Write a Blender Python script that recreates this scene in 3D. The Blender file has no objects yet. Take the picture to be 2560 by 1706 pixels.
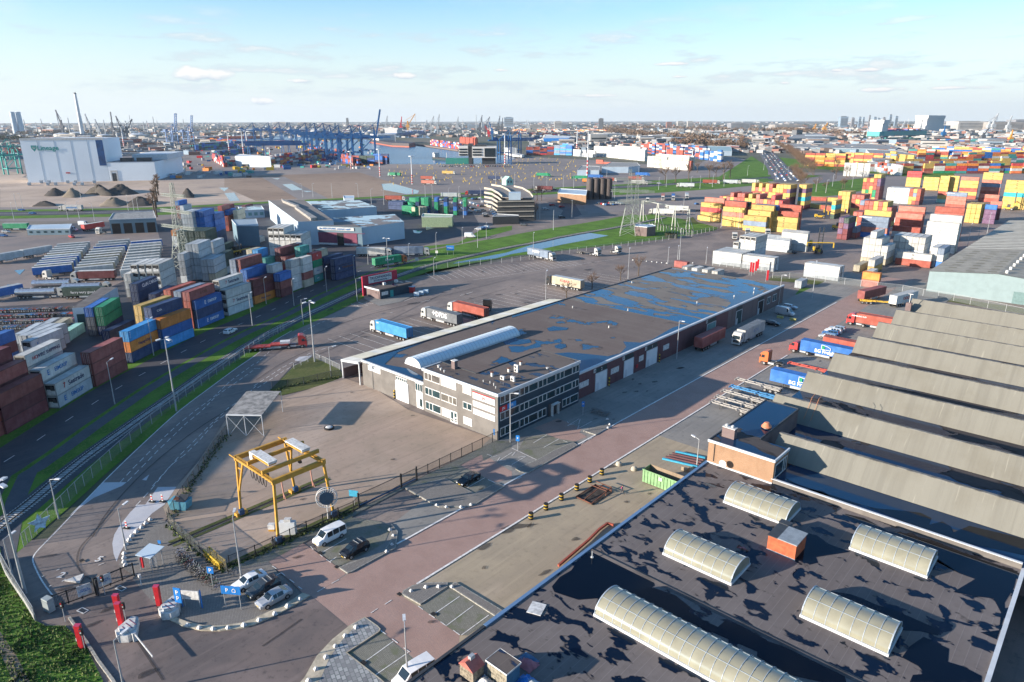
import bpy,math,random
from math import sin,cos,pi,radians,atan2,hypot,sqrt
from mathutils import Vector,Matrix
from mathutils.geometry import tessellate_polygon
random.seed(7)
SC=bpy.context.scene
COL=SC.collection
# ------------------------------------------------------------------ camera
F=1720.;CX=1280.;CY=853.;H=60.
TH=math.atan((853-301.65)/F);YAW=radians(42.32);ROLL=radians(0.11)
fw=Vector((-sin(YAW)*cos(TH),cos(YAW)*cos(TH),-sin(TH)))
rt0=Vector((cos(YAW),sin(YAW),0));up0=rt0.cross(fw)
rt=cos(ROLL)*rt0-sin(ROLL)*up0;up=sin(ROLL)*rt0+cos(ROLL)*up0
cam=bpy.data.cameras.new('camera');camo=bpy.data.objects.new('camera',cam);COL.objects.link(camo)
M=Matrix.Identity(4)
for i in range(3):
    M[i][0]=rt[i];M[i][1]=up[i];M[i][2]=-fw[i]
M[2][3]=H
camo.matrix_world=M
cam.sensor_width=36;cam.lens=F/2560*36;cam.clip_start=.5;cam.clip_end=60000
SC.camera=camo
# ------------------------------------------------------------------ sun, sky, exposure
SUN_AZ=radians(239.5)      # direction towards the sun, counter-clockwise from +X
SUN_EL=radians(14.2)
sd=Vector((cos(SUN_AZ)*cos(SUN_EL),sin(SUN_AZ)*cos(SUN_EL),sin(SUN_EL)))
sl=bpy.data.lights.new('sun','SUN');sl.energy=4.2;sl.angle=radians(.5);sl.color=(1,.88,.75)
so=bpy.data.objects.new('sun',sl);COL.objects.link(so)
so.rotation_euler=sd.to_track_quat('Z','Y').to_euler();so.location=(0,0,200)
SC.view_settings.view_transform='Standard';SC.view_settings.look='None'
SC.view_settings.gamma=1;SC.view_settings.exposure=1.5
w=bpy.data.worlds.new('World');SC.world=w;w.use_nodes=True
nt=w.node_tree;N=nt.nodes;Lk=nt.links
for n in list(N):N.remove(n)
def wn(t,**k):
    n=N.new(t)
    for a,b in k.items():setattr(n,a,b)
    return n
def wm(op,a,b=None,c=None,clamp=False):
    n=wn('ShaderNodeMath',operation=op);n.use_clamp=clamp
    for i,v in enumerate((a,b,c)):
        if v is None:continue
        if isinstance(v,(int,float)):n.inputs[i].default_value=v
        else:Lk.new(v,n.inputs[i])
    return n.outputs[0]
sky=wn('ShaderNodeTexSky',sky_type='NISHITA');sky.sun_disc=False
sky.sun_elevation=SUN_EL;sky.sun_rotation=radians(90)-SUN_AZ;sky.altitude=0;sky.air_density=1.0;sky.dust_density=.25;sky.ozone_density=3.0
tc=wn('ShaderNodeTexCoord');sx=wn('ShaderNodeSeparateXYZ');Lk.new(tc.outputs['Generated'],sx.inputs[0])
X,Y,Zc=sx.outputs
az=wm('ARCTAN2',Y,X);el=wm('ARCSINE',Zc)
def noise(vx,vy,scale,det=6,rough=.55,off=0.):
    cb=wn('ShaderNodeCombineXYZ')
    for i,v in enumerate((vx,vy)):Lk.new(v,cb.inputs[i])
    cb.inputs[2].default_value=off
    n=wn('ShaderNodeTexNoise');n.inputs['Scale'].default_value=scale;n.inputs['Detail'].default_value=det;n.inputs['Roughness'].default_value=rough
    Lk.new(cb.outputs[0],n.inputs['Vector']);return n.outputs[0]
def smooth(v,a,b):
    n=wn('ShaderNodeMapRange',interpolation_type='SMOOTHSTEP');n.inputs[1].default_value=a;n.inputs[2].default_value=b
    Lk.new(v,n.inputs[0]);return n.outputs[0]
n1=noise(az,wm('MULTIPLY',el,5.5),11.0,7,.6,3.3)
band=wm('MULTIPLY',smooth(el,.012,.04),wm('SUBTRACT',1,smooth(el,.085,.15)))
thin=wm('MULTIPLY',smooth(n1,.50,.66),band)
n2=noise(az,wm('MULTIPLY',el,3),4.0,5,.6,9.1)
wisp=wm('MULTIPLY',smooth(n2,.48,.75),wm('MULTIPLY',smooth(el,.06,.13),.55))
nb=noise(az,wm('MULTIPLY',el,1.6),34.,6,.6,1.7)
def blob(px,py,rx,ry):
    # a small cumulus standing at the compass bearing and height of this point of the sky
    d=(fw+(px-CX)/F*rt-(py-CY)/F*up).normalized()
    a0=atan2(d.y,d.x);e0=math.asin(d.z)
    u=wm('DIVIDE',wm('SUBTRACT',az,a0),rx/F);v=wm('DIVIDE',wm('SUBTRACT',el,e0),ry/F)
    r2=wm('ADD',wm('MULTIPLY',u,u),wm('MULTIPLY',v,v))
    g=wm('SUBTRACT',1.0,r2)
    m=smooth(wm('ADD',g,wm('MULTIPLY',wm('SUBTRACT',nb,.5),3.2)),.1,.9)
    return m,wm('MULTIPLY',m,smooth(wm('ADD',v,wm('MULTIPLY',wm('SUBTRACT',nb,.5),2.0)),-.75,.1))
cl=None;lit=None
for b in ((505,186,84,17),(470,178,40,14),(655,252,32,10),(760,203,40,6),(1012,190,34,9),(1250,176,22,4),(2215,224,60,6),(2400,220,70,5),
          (1680,160,44,5),(1700,192,22,4),(1960,208,18,4),(2170,175,30,5),(2090,176,16,4),(1470,240,90,6)):
    m,l=blob(*b)
    cl=m if cl is None else wm('MAXIMUM',cl,m);lit=l if lit is None else wm('MAXIMUM',lit,l)
hs=wn('ShaderNodeHueSaturation');hs.inputs['Saturation'].default_value=1.2;Lk.new(sky.outputs[0],hs.inputs['Color'])
def mix(f,a,b,bt='MIX'):
    n=wn('ShaderNodeMix',data_type='RGBA',blend_type=bt)
    if isinstance(f,(int,float)):n.inputs[0].default_value=f
    else:Lk.new(f,n.inputs[0])
    for i,v in ((6,a),(7,b)):
        if isinstance(v,tuple):n.inputs[i].default_value=(*v,1)
        else:Lk.new(v,n.inputs[i])
    return n.outputs[2]
# the pale band of haze that lies on the horizon
c0=mix(wm('SUBTRACT',1,smooth(el,-.015,.19)),hs.outputs[0],(3.3,3.65,3.85))
c1=mix(wm('MULTIPLY',thin,.8),c0,mix(smooth(n1,.58,.72),(2.6,3.05,3.4),(3.7,3.8,3.85)))
c1=mix(wm('MULTIPLY',wisp,.6),c1,(3.5,3.75,3.9))
ccol=mix(lit,(2.2,2.6,3.1),(4.2,4.1,4.0))
c2=mix(wm('MULTIPLY',cl,.9),c1,ccol)
bg=wn('ShaderNodeBackground');bg.inputs[1].default_value=.09;Lk.new(c2,bg.inputs[0])
ow=wn('ShaderNodeOutputWorld');Lk.new(bg.outputs[0],ow.inputs[0])
# ------------------------------------------------------------------ where a point of the photograph lies on the ground (survey table)
def at(px,py,z=0.):
    d=fw+(px-CX)/F*rt-(py-CY)/F*up
    t=(z-H)/d.z
    return d.x*t,d.y*t
k=.27234
VW=dict(V=(0,0,1.088),A=(0,200,k),B=(640,200,k),C=(1280,200,k),D=(1920,200,k),E=(0,560,k),F=(640,560,k),G=(1280,560,k),H=(1920,560,k),I=(0,920,k),J=(640,920,k),K=(1280,920,k),L=(1920,920,k),M=(0,1279,k),N=(640,1279,k),O=(1280,1279,k),Q=(1920,1279,k),
T1=(0,800,.1913),T2=(180,640,.16584),T3=(400,470,.16584),T4=(560,570,.14668),U1=(1720,430,.1467),U2=(2010,400,.1467),U3=(2260,400,.1467),U4=(2000,540,.14668),g1=(1900,960,.136),g2=(80,1290,.136),g3=(590,1080,.136))
def W(v,x,y,z=0.):
    a=VW[v];return at(a[0]+x*a[2],a[1]+y*a[2],z)
def PL(s,z=0.):
    """'I 0,1465 300,1240 E 10,20' -> list of ground points"""
    out=[];v=None
    for t in s.split():
        if ',' in t:x,y=t.split(',');out.append(W(v,float(x),float(y),z))
        else:v=t
    return out
# ------------------------------------------------------------------ materials
MC={}
def newmat(name):
    m=bpy.data.materials.new(name);m.use_nodes=True
    n=m.node_tree.nodes;b=n['Principled BSDF'];return m,m.node_tree,b
class G:
    def __init__(s,nt):s.t=nt;s.n=nt.nodes;s.l=nt.links
    def set(s,sock,v):
        if isinstance(v,(int,float)):sock.default_value=v
        elif isinstance(v,tuple):sock.default_value=(*v,1) if len(sock.default_value) == 4 and len(v) == 3 else v
        else:s.l.new(v,sock)
    def m(s,op,a,b=0.,c=None,clamp=False):
        n=s.n.new('ShaderNodeMath');n.operation=op;n.use_clamp=clamp
        s.set(n.inputs[0],a);s.set(n.inputs[1],b)
        if c is not None:s.set(n.inputs[2],c)
        return n.outputs[0]
    def co(s,sc=(1,1,1),rot=0.,kind='Object'):
        t=s.n.new('ShaderNodeTexCoord');mp=s.n.new('ShaderNodeMapping');mp.inputs['Scale'].default_value=sc;mp.inputs['Rotation'].default_value=(0,0,rot)
        s.l.new(t.outputs[kind],mp.inputs[0]);return mp.outputs[0]
    def noise(s,v,scale,det=4,rough=.55,dist=0.):
        n=s.n.new('ShaderNodeTexNoise');s.l.new(v,n.inputs['Vector']);n.inputs['Scale'].default_value=scale;n.inputs['Detail'].default_value=det;n.inputs['Roughness'].default_value=rough;n.inputs['Distortion'].default_value=dist
        return n.outputs[0]
    def ss(s,v,a,b):
        n=s.n.new('ShaderNodeMapRange');n.interpolation_type='SMOOTHSTEP';s.set(n.inputs[0],v);n.inputs[1].default_value=a;n.inputs[2].default_value=b;return n.outputs[0]
    def mix(s,f,a,b,bt='MIX'):
        n=s.n.new('ShaderNodeMix');n.data_type='RGBA';n.blend_type=bt;s.set(n.inputs[0],f);s.set(n.inputs[6],a);s.set(n.inputs[7],b);return n.outputs[2]
    def xyz(s,v):
        n=s.n.new('ShaderNodeSeparateXYZ');s.l.new(v,n.inputs[0]);return n.outputs
    def bump(s,h,st,b,dist=.05):
        n=s.n.new('ShaderNodeBump');n.inputs['Strength'].default_value=st;n.inputs['Distance'].default_value=dist;s.set(n.inputs['Height'],h);s.l.new(n.outputs[0],b.inputs['Normal'])
def flat(name,c,rough=.6,metal=0.,var=.12,sc=1.5,spec=.4):
    """painted or plain surface with a little dirt and fading"""
    if name in MC:return MC[name]
    m,t,b=newmat(name);g=G(t)
    v=g.co();n1=g.noise(v,sc,5,.6)
    c2=tuple(x*(1-var*2) for x in c)
    g.l.new(g.mix(g.ss(n1,.35,.7),c,c2),b.inputs['Base Color'])
    b.inputs['Roughness'].default_value=rough;b.inputs['Metallic'].default_value=metal;b.inputs['Specular IOR Level'].default_value=spec
    MC[name]=m;return m
def ground(name,c,c2,scale=.12,rough=.85,stain=(0,0,0),stamt=.35,fine=.5,bumpy=.3,streak=None,c3=None):
    """worn ground: two broad tones, fine grain, dark stains, optional streaks along a direction"""
    m,t,b=newmat(name);g=G(t)
    v=g.co();n1=g.noise(v,scale,6,.6,.3);n2=g.noise(v,scale*9,5,.65);n3=g.noise(v,5.5,4,.7)
    col=g.mix(g.ss(n1,.38,.62),c,c2)
    if c3:col=g.mix(g.ss(g.noise(v,scale*.37,4,.6,.5),.48,.62),col,c3)
    col=g.mix(g.m('MULTIPLY',g.ss(n2,.52,.75),stamt),col,stain)
    col=g.mix(g.m('MULTIPLY',n3,fine),col,tuple(x*.62 for x in c2))
    if streak:
        sv=g.co((1,.05,1),streak);n4=g.noise(sv,1.1,4,.6)
        col=g.mix(g.m('MULTIPLY',g.ss(n4,.5,.7),.3),col,tuple(x*.5 for x in c))
        sv=g.co((.6,.03,1),streak+.05);n5=g.noise(sv,1.7,4,.6)
        col=g.mix(g.m('MULTIPLY',g.ss(n5,.55,.72),.22),col,tuple(min(1,x*1.5) for x in c))
    g.l.new(col,b.inputs['Base Color']);b.inputs['Roughness'].default_value=rough;b.inputs['Specular IOR Level'].default_value=.25
    g.bump(n3,bumpy,b,.02);return m
def emit(name,c,s):
    m,t,b=newmat(name);b.inputs['Base Color'].default_value=(*c,1);b.inputs['Emission Color'].default_value=(*c,1);b.inputs['Emission Strength'].default_value=s;return m
# ------------------------------------------------------------------ mesh builder
class MB:
    def __init__(s):s.v=[];s.f=[];s.mi=[];s.sm=[];s.ms=[]
    def mat(s,m):
        if m not in s.ms:s.ms.append(m)
        return s.ms.index(m)
    def add(s,vs,fs,m,smooth=False):
        o=len(s.v);s.v += [tuple(a) for a in vs];i=s.mat(m)
        for f in fs:s.f.append(tuple(o+a for a in f));s.mi.append(i);s.sm.append(smooth)
        return s
    def box(s,c,d,m,rz=0.,rx=0.,ry=0.):
        x,y,z=d[0]/2,d[1]/2,d[2]/2
        vs=[Vector((a*x,b*y,e*z)) for e in (-1,1) for a,b in ((-1,-1),(1,-1),(1,1),(-1,1))]
        if rz or rx or ry:
            R=Matrix.Rotation(rz,3,'Z') @ Matrix.Rotation(ry,3,'Y') @ Matrix.Rotation(rx,3,'X');vs=[R @ q for q in vs]
        C=Vector(c)
        return s.add([C+q for q in vs],[(3,2,1,0),(4,5,6,7),(0,1,5,4),(1,2,6,5),(2,3,7,6),(3,0,4,7)],m)
    def bx(s,x0,x1,y0,y1,z0,z1,m):return s.box(((x0+x1)/2,(y0+y1)/2,(z0+z1)/2),(abs(x1-x0),abs(y1-y0),abs(z1-z0)),m)
    def beam(s,p,q,wd,ht,m):
        """square bar from p to q"""
        p=Vector(p);q=Vector(q);d=q-p;L=d.length
        if L < 1e-6:return s
        d.normalize();a=Vector((0,0,1)) if abs(d.z) < .98 else Vector((1,0,0))
        u=d.cross(a).normalized()*wd/2;n=u.cross(d).normalized()*ht/2
        vs=[p-u-n,p+u-n,p+u+n,p-u+n,q-u-n,q+u-n,q+u+n,q-u+n]
        return s.add(vs,[(0,1,2,3),(7,6,5,4),(4,5,1,0),(5,6,2,1),(6,7,3,2),(7,4,0,3)],m)
    def cyl(s,p,q,r,m,r2=None,n=8,smooth=True,caps=True):
        p=Vector(p);q=Vector(q);d=(q-p).normalized();r2=r if r2 is None else r2
        a=Vector((0,0,1)) if abs(d.z) < .98 else Vector((1,0,0));u=d.cross(a).normalized();w_=d.cross(u)
        vs=[]
        for c,rr in ((p,r),(q,r2)):
            for i in range(n):t=2*pi*i/n;vs.append(c+u*cos(t)*rr+w_*sin(t)*rr)
        s.add(vs,[(i,(i+1) % n,n+(i+1) % n,n+i) for i in range(n)],m,smooth)
        if caps:s.add(vs,[tuple(range(n-1,-1,-1)),tuple(range(n,2*n))],m)
        return s
    def tube(s,pts,r,m,n=6):
        for a,b in zip(pts,pts[1:]):s.cyl(a,b,r,m,n=n)
        return s
    def prism(s,pts,z0,z1,m,mtop=None):
        n=len(pts);A=sum(pts[i][0]*pts[(i+1) % n][1]-pts[(i+1) % n][0]*pts[i][1] for i in range(n))
        if A < 0:pts=pts[::-1]
        vs=[(*p,z0) for p in pts]+[(*p,z1) for p in pts]
        s.add(vs,[(i,(i+1) % n,n+(i+1) % n,n+i) for i in range(n)],m)
        tr=[up_tri(pts,t) for t in tessellate_polygon([[Vector((*p,0)) for p in pts]])]
        s.add(vs,[tuple(n+a for a in t) for t in tr],mtop or m);s.add(vs,[tuple(t[::-1]) for t in tr],m);return s
    def sheet(s,pts,z,m):
        tr=[up_tri(pts,t) for t in tessellate_polygon([[Vector((*p,0)) for p in pts]])]
        return s.add([(*p,z) for p in pts],tr,m)
    def profile(s,prof,y0,y1,m,axis='y'):
        """closed (a,z) outline swept along the other axis"""
        n=len(prof)
        mk=(lambda a,z,y:(a,y,z)) if axis == 'y' else (lambda a,z,y:(y,a,z))
        vs=[mk(a,z,y0) for a,z in prof]+[mk(a,z,y1) for a,z in prof]
        fs=[(i,n+i,n+(i+1) % n,(i+1) % n) for i in range(n)]
        s.add(vs,fs,m);tr=tessellate_polygon([[Vector((a,z,0)) for a,z in prof]])
        s.add(vs,[tuple(t) for t in tr]+[tuple(n+a for a in t[::-1]) for t in tr],m);return s
    def mesh(s,name,bev=0.):
        me=bpy.data.meshes.new(name);me.from_pydata([tuple(a) for a in s.v],[],s.f)
        for m in s.ms:me.materials.append(m)
        me.polygons.foreach_set('material_index',s.mi);me.polygons.foreach_set('use_smooth',s.sm);me.update()
        return me
    def ob(s,name,parent=None,loc=None,rz=0.,**kw):
        return obj(name,s.mesh(name),parent,loc,rz,**kw)
def up_tri(pts,t):
    a,b,c=(pts[i] for i in t)
    return tuple(t) if (b[0]-a[0])*(c[1]-a[1])-(b[1]-a[1])*(c[0]-a[0]) > 0 else tuple(t)[::-1]
def obj(name,data,parent=None,loc=None,rz=0.,label=None,cat=None,group=None,kind=None):
    o=bpy.data.objects.new(name,data);COL.objects.link(o)
    if loc is not None:o.location=loc if len(loc) == 3 else (*loc,0)
    if rz:o.rotation_euler=(0,0,rz)
    if parent:o.parent=parent
    for a,b in (('label',label),('category',cat),('group',group),('kind',kind)):
        if b:o[a]=b
    return o
def inst(spec,name,label,cat,loc,rz=0.,group=None):
    """spec = list of (part name, mesh, [sub-parts]) -> one thing with its parts; meshes are shared between copies"""
    if len(spec) == 1 and not spec[0][2]:
        return obj(name,spec[0][1],None,loc,rz,label,cat,group)
    r=obj(name,None,None,loc,rz,label,cat,group);r.empty_display_size=.5
    for p,me,subs in spec:
        c=obj(p,me,r)
        for q in subs:obj(q[0],q[1],c)
    return r
def struct(name,mb):return mb.ob(name,kind='structure')
def text_mesh(s,size,m,ext=.01,bold=0.,sx=1.):
    cu=bpy.data.curves.new('lettering','FONT');cu.body=s;cu.size=size;cu.extrude=ext;cu.align_x='CENTER';cu.align_y='CENTER';cu.resolution_u=2;cu.offset=bold
    o=bpy.data.objects.new('lettering',cu);COL.objects.link(o)
    dg=bpy.context.evaluated_depsgraph_get();me=bpy.data.meshes.new_from_object(o.evaluated_get(dg));me.name='lettering'
    bpy.data.objects.remove(o);bpy.data.curves.remove(cu)
    me.materials.clear();me.materials.append(m)
    if sx != 1.:
        for v in me.vertices:v.co.x *= sx
    return me
TX={}
def lettering(s,size,m,parent,loc,rot,name='lettering',bold=0.,sx=1.,label=None):
    k_=(s,size,m.name,bold,sx)
    if k_ not in TX:TX[k_]=text_mesh(s,size,m,.012,bold,sx)
    o=obj(name,TX[k_],parent);o.location=loc;o.rotation_euler=rot
    if label:o['label']=label
    return o
class Ln:
    """offset helper along a polyline"""
    def __init__(s,pts):s.p=[Vector((a[0],a[1])) for a in pts]
    def resample(s,step):
        out=[s.p[0]];acc=0
        for a,b in zip(s.p,s.p[1:]):
            L=(b-a).length;n=max(1,int(round(L/step)))
            for i in range(1,n+1):out.append(a+(b-a)*i/n)
        return Ln(out)
    def smooth(s,it=3):
        for _ in range(it):
            q=[s.p[0]]
            for a,b in zip(s.p,s.p[1:]):q += [a*.75+b*.25,a*.25+b*.75]
            q.append(s.p[-1]);s.p=q
        return s
    def off(s,d):
        out=[]
        for i,p in enumerate(s.p):
            a=s.p[max(0,i-1)];b=s.p[min(len(s.p)-1,i+1)];t=(b-a).normalized();out.append((p.x-t.y*d,p.y+t.x*d))
        return out
    def strip(s,mb,d0,d1,z,m):
        A=s.off(d0);B=s.off(d1);n=len(A)
        vs=[(*a,z) for a in A]+[(*b,z) for b in B]
        fs=[]
        for i in range(n-1):
            f=(i,i+1,n+i+1,n+i) if d1 > d0 else (n+i,n+i+1,i+1,i)
            fs.append(f)
        return mb.add(vs,fs,m)
    def walk(s,step,start=0.):
        """points with heading every step metres"""
        out=[];d=start
        for a,b in zip(s.p,s.p[1:]):
            L=(b-a).length
            while d < L:
                q=a+(b-a)*(d/L);out.append((q.x,q.y,atan2((b-a).y,(b-a).x)));d += step
            d -= L
        return out
# ------------------------------------------------------------------ ground materials
m_far=ground('far land',(0.132,0.125,0.099),(0.0858,0.099,0.0594),.004,.9,(0.066,0.066,0.066),.6,.3,0,None,(0.198,0.172,0.145))
m_asph=ground('worn asphalt',(0.24,0.195,0.168),(0.182,0.152,0.137),.09,.75,(0.0653,0.0594,0.0594),.55,.4,.3,radians(60),(0.29,0.235,0.2))
m_dasph=ground('dark asphalt',(.085,.08,.085),(.062,.062,.07),.1,.7,(.03,.03,.035),.4,.35,.3,radians(125))
m_entr=ground('entrance asphalt',(0.174,0.139,0.125),(0.131,0.11,0.104),.15,.7,(0.0436,0.0396,0.0416),.6,.35,.3,radians(40),(0.218,0.172,0.155))
m_conc=ground('yard concrete',(0.392,0.297,0.231),(0.327,0.257,0.196),.1,.85,(0.117,0.099,0.0832),.4,.4,.3,radians(10),(0.436,0.343,0.274))
m_tan=ground('tan concrete',(0.392,0.323,0.226),(0.327,0.271,0.196),.12,.85,(0.145,0.119,0.0832),.35,.35,.3,radians(80),(0.436,0.356,0.267))
m_grey=ground('grey concrete',(0.271,0.257,0.231),(0.224,0.215,0.198),.12,.82,(0.066,0.066,0.066),.45,.35,.3,radians(85))
m_yard=ground('container yard asphalt',(0.254,0.205,0.178),(0.196,0.165,0.152),.06,.7,(0.0871,0.0792,0.0772),.5,.3,.2,radians(20),(0.29,0.231,0.196))
m_brown=ground('bare brown plot',(0.29,0.205,0.149),(0.24,0.172,0.125),.012,.9,(0.0871,0.066,0.0535),.6,.25,0,radians(5),(0.334,0.244,0.178))
m_lot=ground('pale gravel lot',(0.45,0.35,0.267),(0.363,0.284,0.226),.02,.9,(0.145,0.119,0.0954),.4,.25,0,None,(0.522,0.409,0.32))
m_term=ground('terminal asphalt',(0.246,0.211,0.19),(0.204,0.178,0.167),.015,.8,(0.102,0.0924,0.0891),.5,.25,0,radians(100),(0.29,0.244,0.214))
m_line=flat('white road paint',(.78,.76,.72),.7,0,.2,3)
m_kerb=flat('kerb stone',(.34,.33,.29),.85,0,.25,3)
def grassmat(name,a,b2,c):
    m,t,b=newmat(name);g=G(t);v=g.co()
    n1=g.noise(v,.12,5,.6);n2=g.noise(v,2.2,5,.7)
    col=g.mix(g.ss(n1,.4,.6),a,b2);col=g.mix(g.ss(n2,.45,.7),col,c)
    g.l.new(col,b.inputs['Base Color']);b.inputs['Roughness'].default_value=.9;b.inputs['Specular IOR Level'].default_value=.1
    g.bump(g.noise(v,4,4,.8),.7,b,.12);return m
m_grass=grassmat('verge grass',(.10,.21,.03),(.065,.145,.022),(.14,.19,.05))
m_grass2=grassmat('dry grass',(.12,.125,.05),(.09,.11,.035),(.06,.08,.025))
def pavers(name,c,c2,mortar,s=1.,rough=.85,rot=0.,moss=None):
    m,t,b=newmat(name);g=G(t);v=g.co((1,1,1),rot)
    br=t.nodes.new('ShaderNodeTexBrick');g.l.new(v,br.inputs['Vector']);br.inputs['Scale'].default_value=1/s
    g.set(br.inputs['Color1'],c);g.set(br.inputs['Color2'],c2);g.set(br.inputs['Mortar'],mortar)
    br.inputs['Mortar Size'].default_value=.03;br.inputs['Brick Width'].default_value=.42;br.inputs['Row Height'].default_value=.3;br.inputs['Bias'].default_value=.1
    n1=g.noise(v,.25,5,.6);col=g.mix(g.m('MULTIPLY',g.ss(n1,.4,.7),.45),br.outputs[0],tuple(x*.6 for x in c))
    if moss:col=g.mix(g.m('MULTIPLY',g.ss(g.noise(v,.5,4,.6),.5,.68),.8),col,moss)
    g.l.new(col,b.inputs['Base Color']);b.inputs['Roughness'].default_value=rough;b.inputs['Specular IOR Level'].default_value=.25
    g.bump(br.outputs['Fac'],-.3,b,.01);return m
m_redb=pavers('red brown brick paving',(0.416,0.266,0.217),(0.354,0.242,0.205),(0.231,0.17,0.145),.5)
m_gpav=pavers('grey block paving',(0.251,0.231,0.211),(0.198,0.185,0.172),(0.0924,0.0924,0.0792),.6,.85,.4)
m_mpav=pavers('mossy block paving',(0.251,0.238,0.205),(0.198,0.191,0.165),(0.0924,0.099,0.066),.6,.85,0,(0.132,0.145,0.0858))
m_wpav=pavers('pale block paving',(.42,.43,.42),(.18,.18,.19),(.12,.14,.14),1.7,.8,.35)
def watermat(name,c,rough=.03,bm=.0,sc=.2,spec=(1,1,1)):
    m,t,b=newmat(name);g=G(t);v=g.co()
    b.inputs['Base Color'].default_value=(*c,1);b.inputs['Roughness'].default_value=rough;b.inputs['IOR'].default_value=1.33
    b.inputs['Specular Tint'].default_value=(*spec,1)
    if bm:g.bump(g.noise(v,sc,4,.6),bm,b,.3)
    return m
m_water=watermat('harbour water',(.035,.10,.20),.25,.3,.15,(.45,.65,1))
m_pud=watermat('puddle water',(.05,.12,.2),.05,.02,.5,(.8,.9,1))  # blue base colour stands in for the sky mirrored in puddles
# ------------------------------------------------------------------ ground sheets, painted in order of height
gz=[0.]
def sheet(name,mat,*pls,mb=None):
    b=MB()
    for p in pls:gz[0] += .003;b.sheet(PL(p) if isinstance(p,str) else p,gz[0],mat)
    return struct(name,b)
b=MB();b.sheet([(-30000,-30000),(30000,-30000),(30000,30000),(-30000,30000)],-.02,m_far);struct('ground',b)
# far harbour
sheet('terminal_ground',m_term,'A 0,700 900,560 2350,560 B 0,560 1000,590 2350,700 C 800,740 1500,800 2000,700 D 300,850 2350,860 2350,1568 C 2350,1568 B 0,1300 A 0,1300')
sheet('gravel_lot',m_lot,'A 0,880 250,900 1500,925 2050,905 B 0,895 380,1095 A 1480,1165 0,1170','A -300,760 250,870 0,1000 -300,1000')
sheet('brown_plot',m_brown,'A 2050,905 B 0,880 950,850 1530,1030 1100,1068 660,1095 250,890 A 2050,900','B 250,893 60,900 380,1092 0,1112 A 2060,985 2060,905')
sheet('wet_strip',ground('wet strip',(.26,.23,.21),(.20,.18,.17),.02,.8,(.1,.1,.1),.3,.2,0),'B 60,897 262,890 665,1090 380,1092')
sheet('harbour_water',m_water,'B 600,775 500,560 1000,545 1240,600 1420,600 1860,662 2200,690 2350,700 2350,745 2190,775 1100,775',
      'B 1230,495 1530,480 1600,535 1320,530','A 1760,520 2350,520 B 0,520 500,470 640,480 480,560 0,555 A 2350,560 1830,560','B 2190,700 2350,690 C 60,700 0,740 B 2350,780 2190,760',
      'D 800,540 1150,530 1700,560 2350,575 2350,600 1500,590 900,560')
sheet('puddle',m_pud,'B 1150,955 1250,950 1340,975 1500,1020 1480,1045 1380,1050 1170,1010','B 150,905 220,905 200,915','B 240,960 330,955 430,1010 330,1015','B 425,1018 520,1022 470,1032','A 2060,1040 2150,1035 2200,1110 2110,1115','A 2010,990 2100,990 2060,1025')
# highway on the far side, with verges
hwy=Ln(PL('A -300,1235 0,1232 700,1222 1480,1205 B 0,1155 500,1128 1000,1108 1500,1078 2080,1058 C 0,1040 500,1010 1200,975 1540,958 2330,908 D 300,870')).smooth(2)
b=MB();hwy.strip(b,-26,24,.05,m_grass);struct('verge',b)
b=MB();hwy.strip(b,-11,11,.07,m_dasph);struct('highway',b)
b=MB();hwy.strip(b,-.3,.3,.09,m_line);struct('highway_line',b)
dual=Ln(PL('C 2300,950 2250,800 2200,660 2215,560 2260,480')).smooth(2)
# left container yard and truck yard
sheet('left_yard',m_dasph,'I 0,880 E 0,1500 1000,1350 1800,1010 F 0,740 500,570 930,400 1300,330 1600,190 B 1900,1470 2050,1330 1950,1150 1350,1085 650,1105 0,1160 A 1480,1290 0,1340 -400,1340 -500,1568')
sheet('truck_yard',m_yard,'A -300,1380 0,1380 A 1450,1400 1500,1568 E 1200,500 700,720 0,760 -400,760')
# near apron: truck park, roads and yards
sheet('truck_park',m_asph,'M -400,300 M 0,300 I 440,1568 940,1055 1640,400 E 2350,1190 F 250,1100 700,880 1000,720 1290,560 1700,450 G 0,320 700,210 1400,120 1900,50 U1 600,960 1400,1060 2000,1000 D 900,1300 2350,1100 2350,900 D 2900,1000 H 2900,1568 L 2900,1568 Q 2900,1900 M -400,1900')
sheet('junction_road',m_asph,'B 1350,1568 1900,1430 2350,1300 C 100,1130 260,1070 620,1100 700,1230 1280,1190 1330,1240 1000,1320 500,1360 0,1450 B 1900,1568 G 0,40 F 2000,210 1300,400 1250,330')
sheet('slip_road',m_dasph,'C 320,1120 560,1110 640,1240 560,1270 420,1280 470,1200')
sheet('verge',m_grass,'C -100,1490 400,1390 1000,1310 1150,1250 1280,1235 1640,1290 1900,1360 1860,1385 1390,1465 0,1620 F 1350,480 1290,520',
      'C 930,1010 1800,940 2350,900 2350,960 1900,1000 1300,1040 930,1060','C 1220,930 1900,890 2200,700 2350,800 2350,890 1400,950','D 380,960 900,900 D 900,1010 640,1060 380,1080',
      'D 0,780 600,830 1300,890 1800,1000 1700,860 900,800 0,700','B 1850,1500 2060,1380 2350,1340 2350,1380 1900,1500 1560,1560 1540,1530')
sheet('container_yard',m_yard,'U1 540,950 1000,1010 1400,1050 1400,1150 1000,1400 700,1568 H 100,440 1100,590 1500,640 2000,600 D 2900,1568 D 2900,900 1400,950 400,1100 U1 1900,1050')
sheet('dry_verge',m_grass2,'H 0,520 40,480 700,540 1100,600 1500,650 2350,780 2350,830 1500,690 1100,640 300,545','C 1560,1290 1660,1260 1720,1330')
sheet('verge',m_grass,'H 250,650 300,590 470,585 780,620 780,700 700,735 600,740 430,690')
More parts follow.
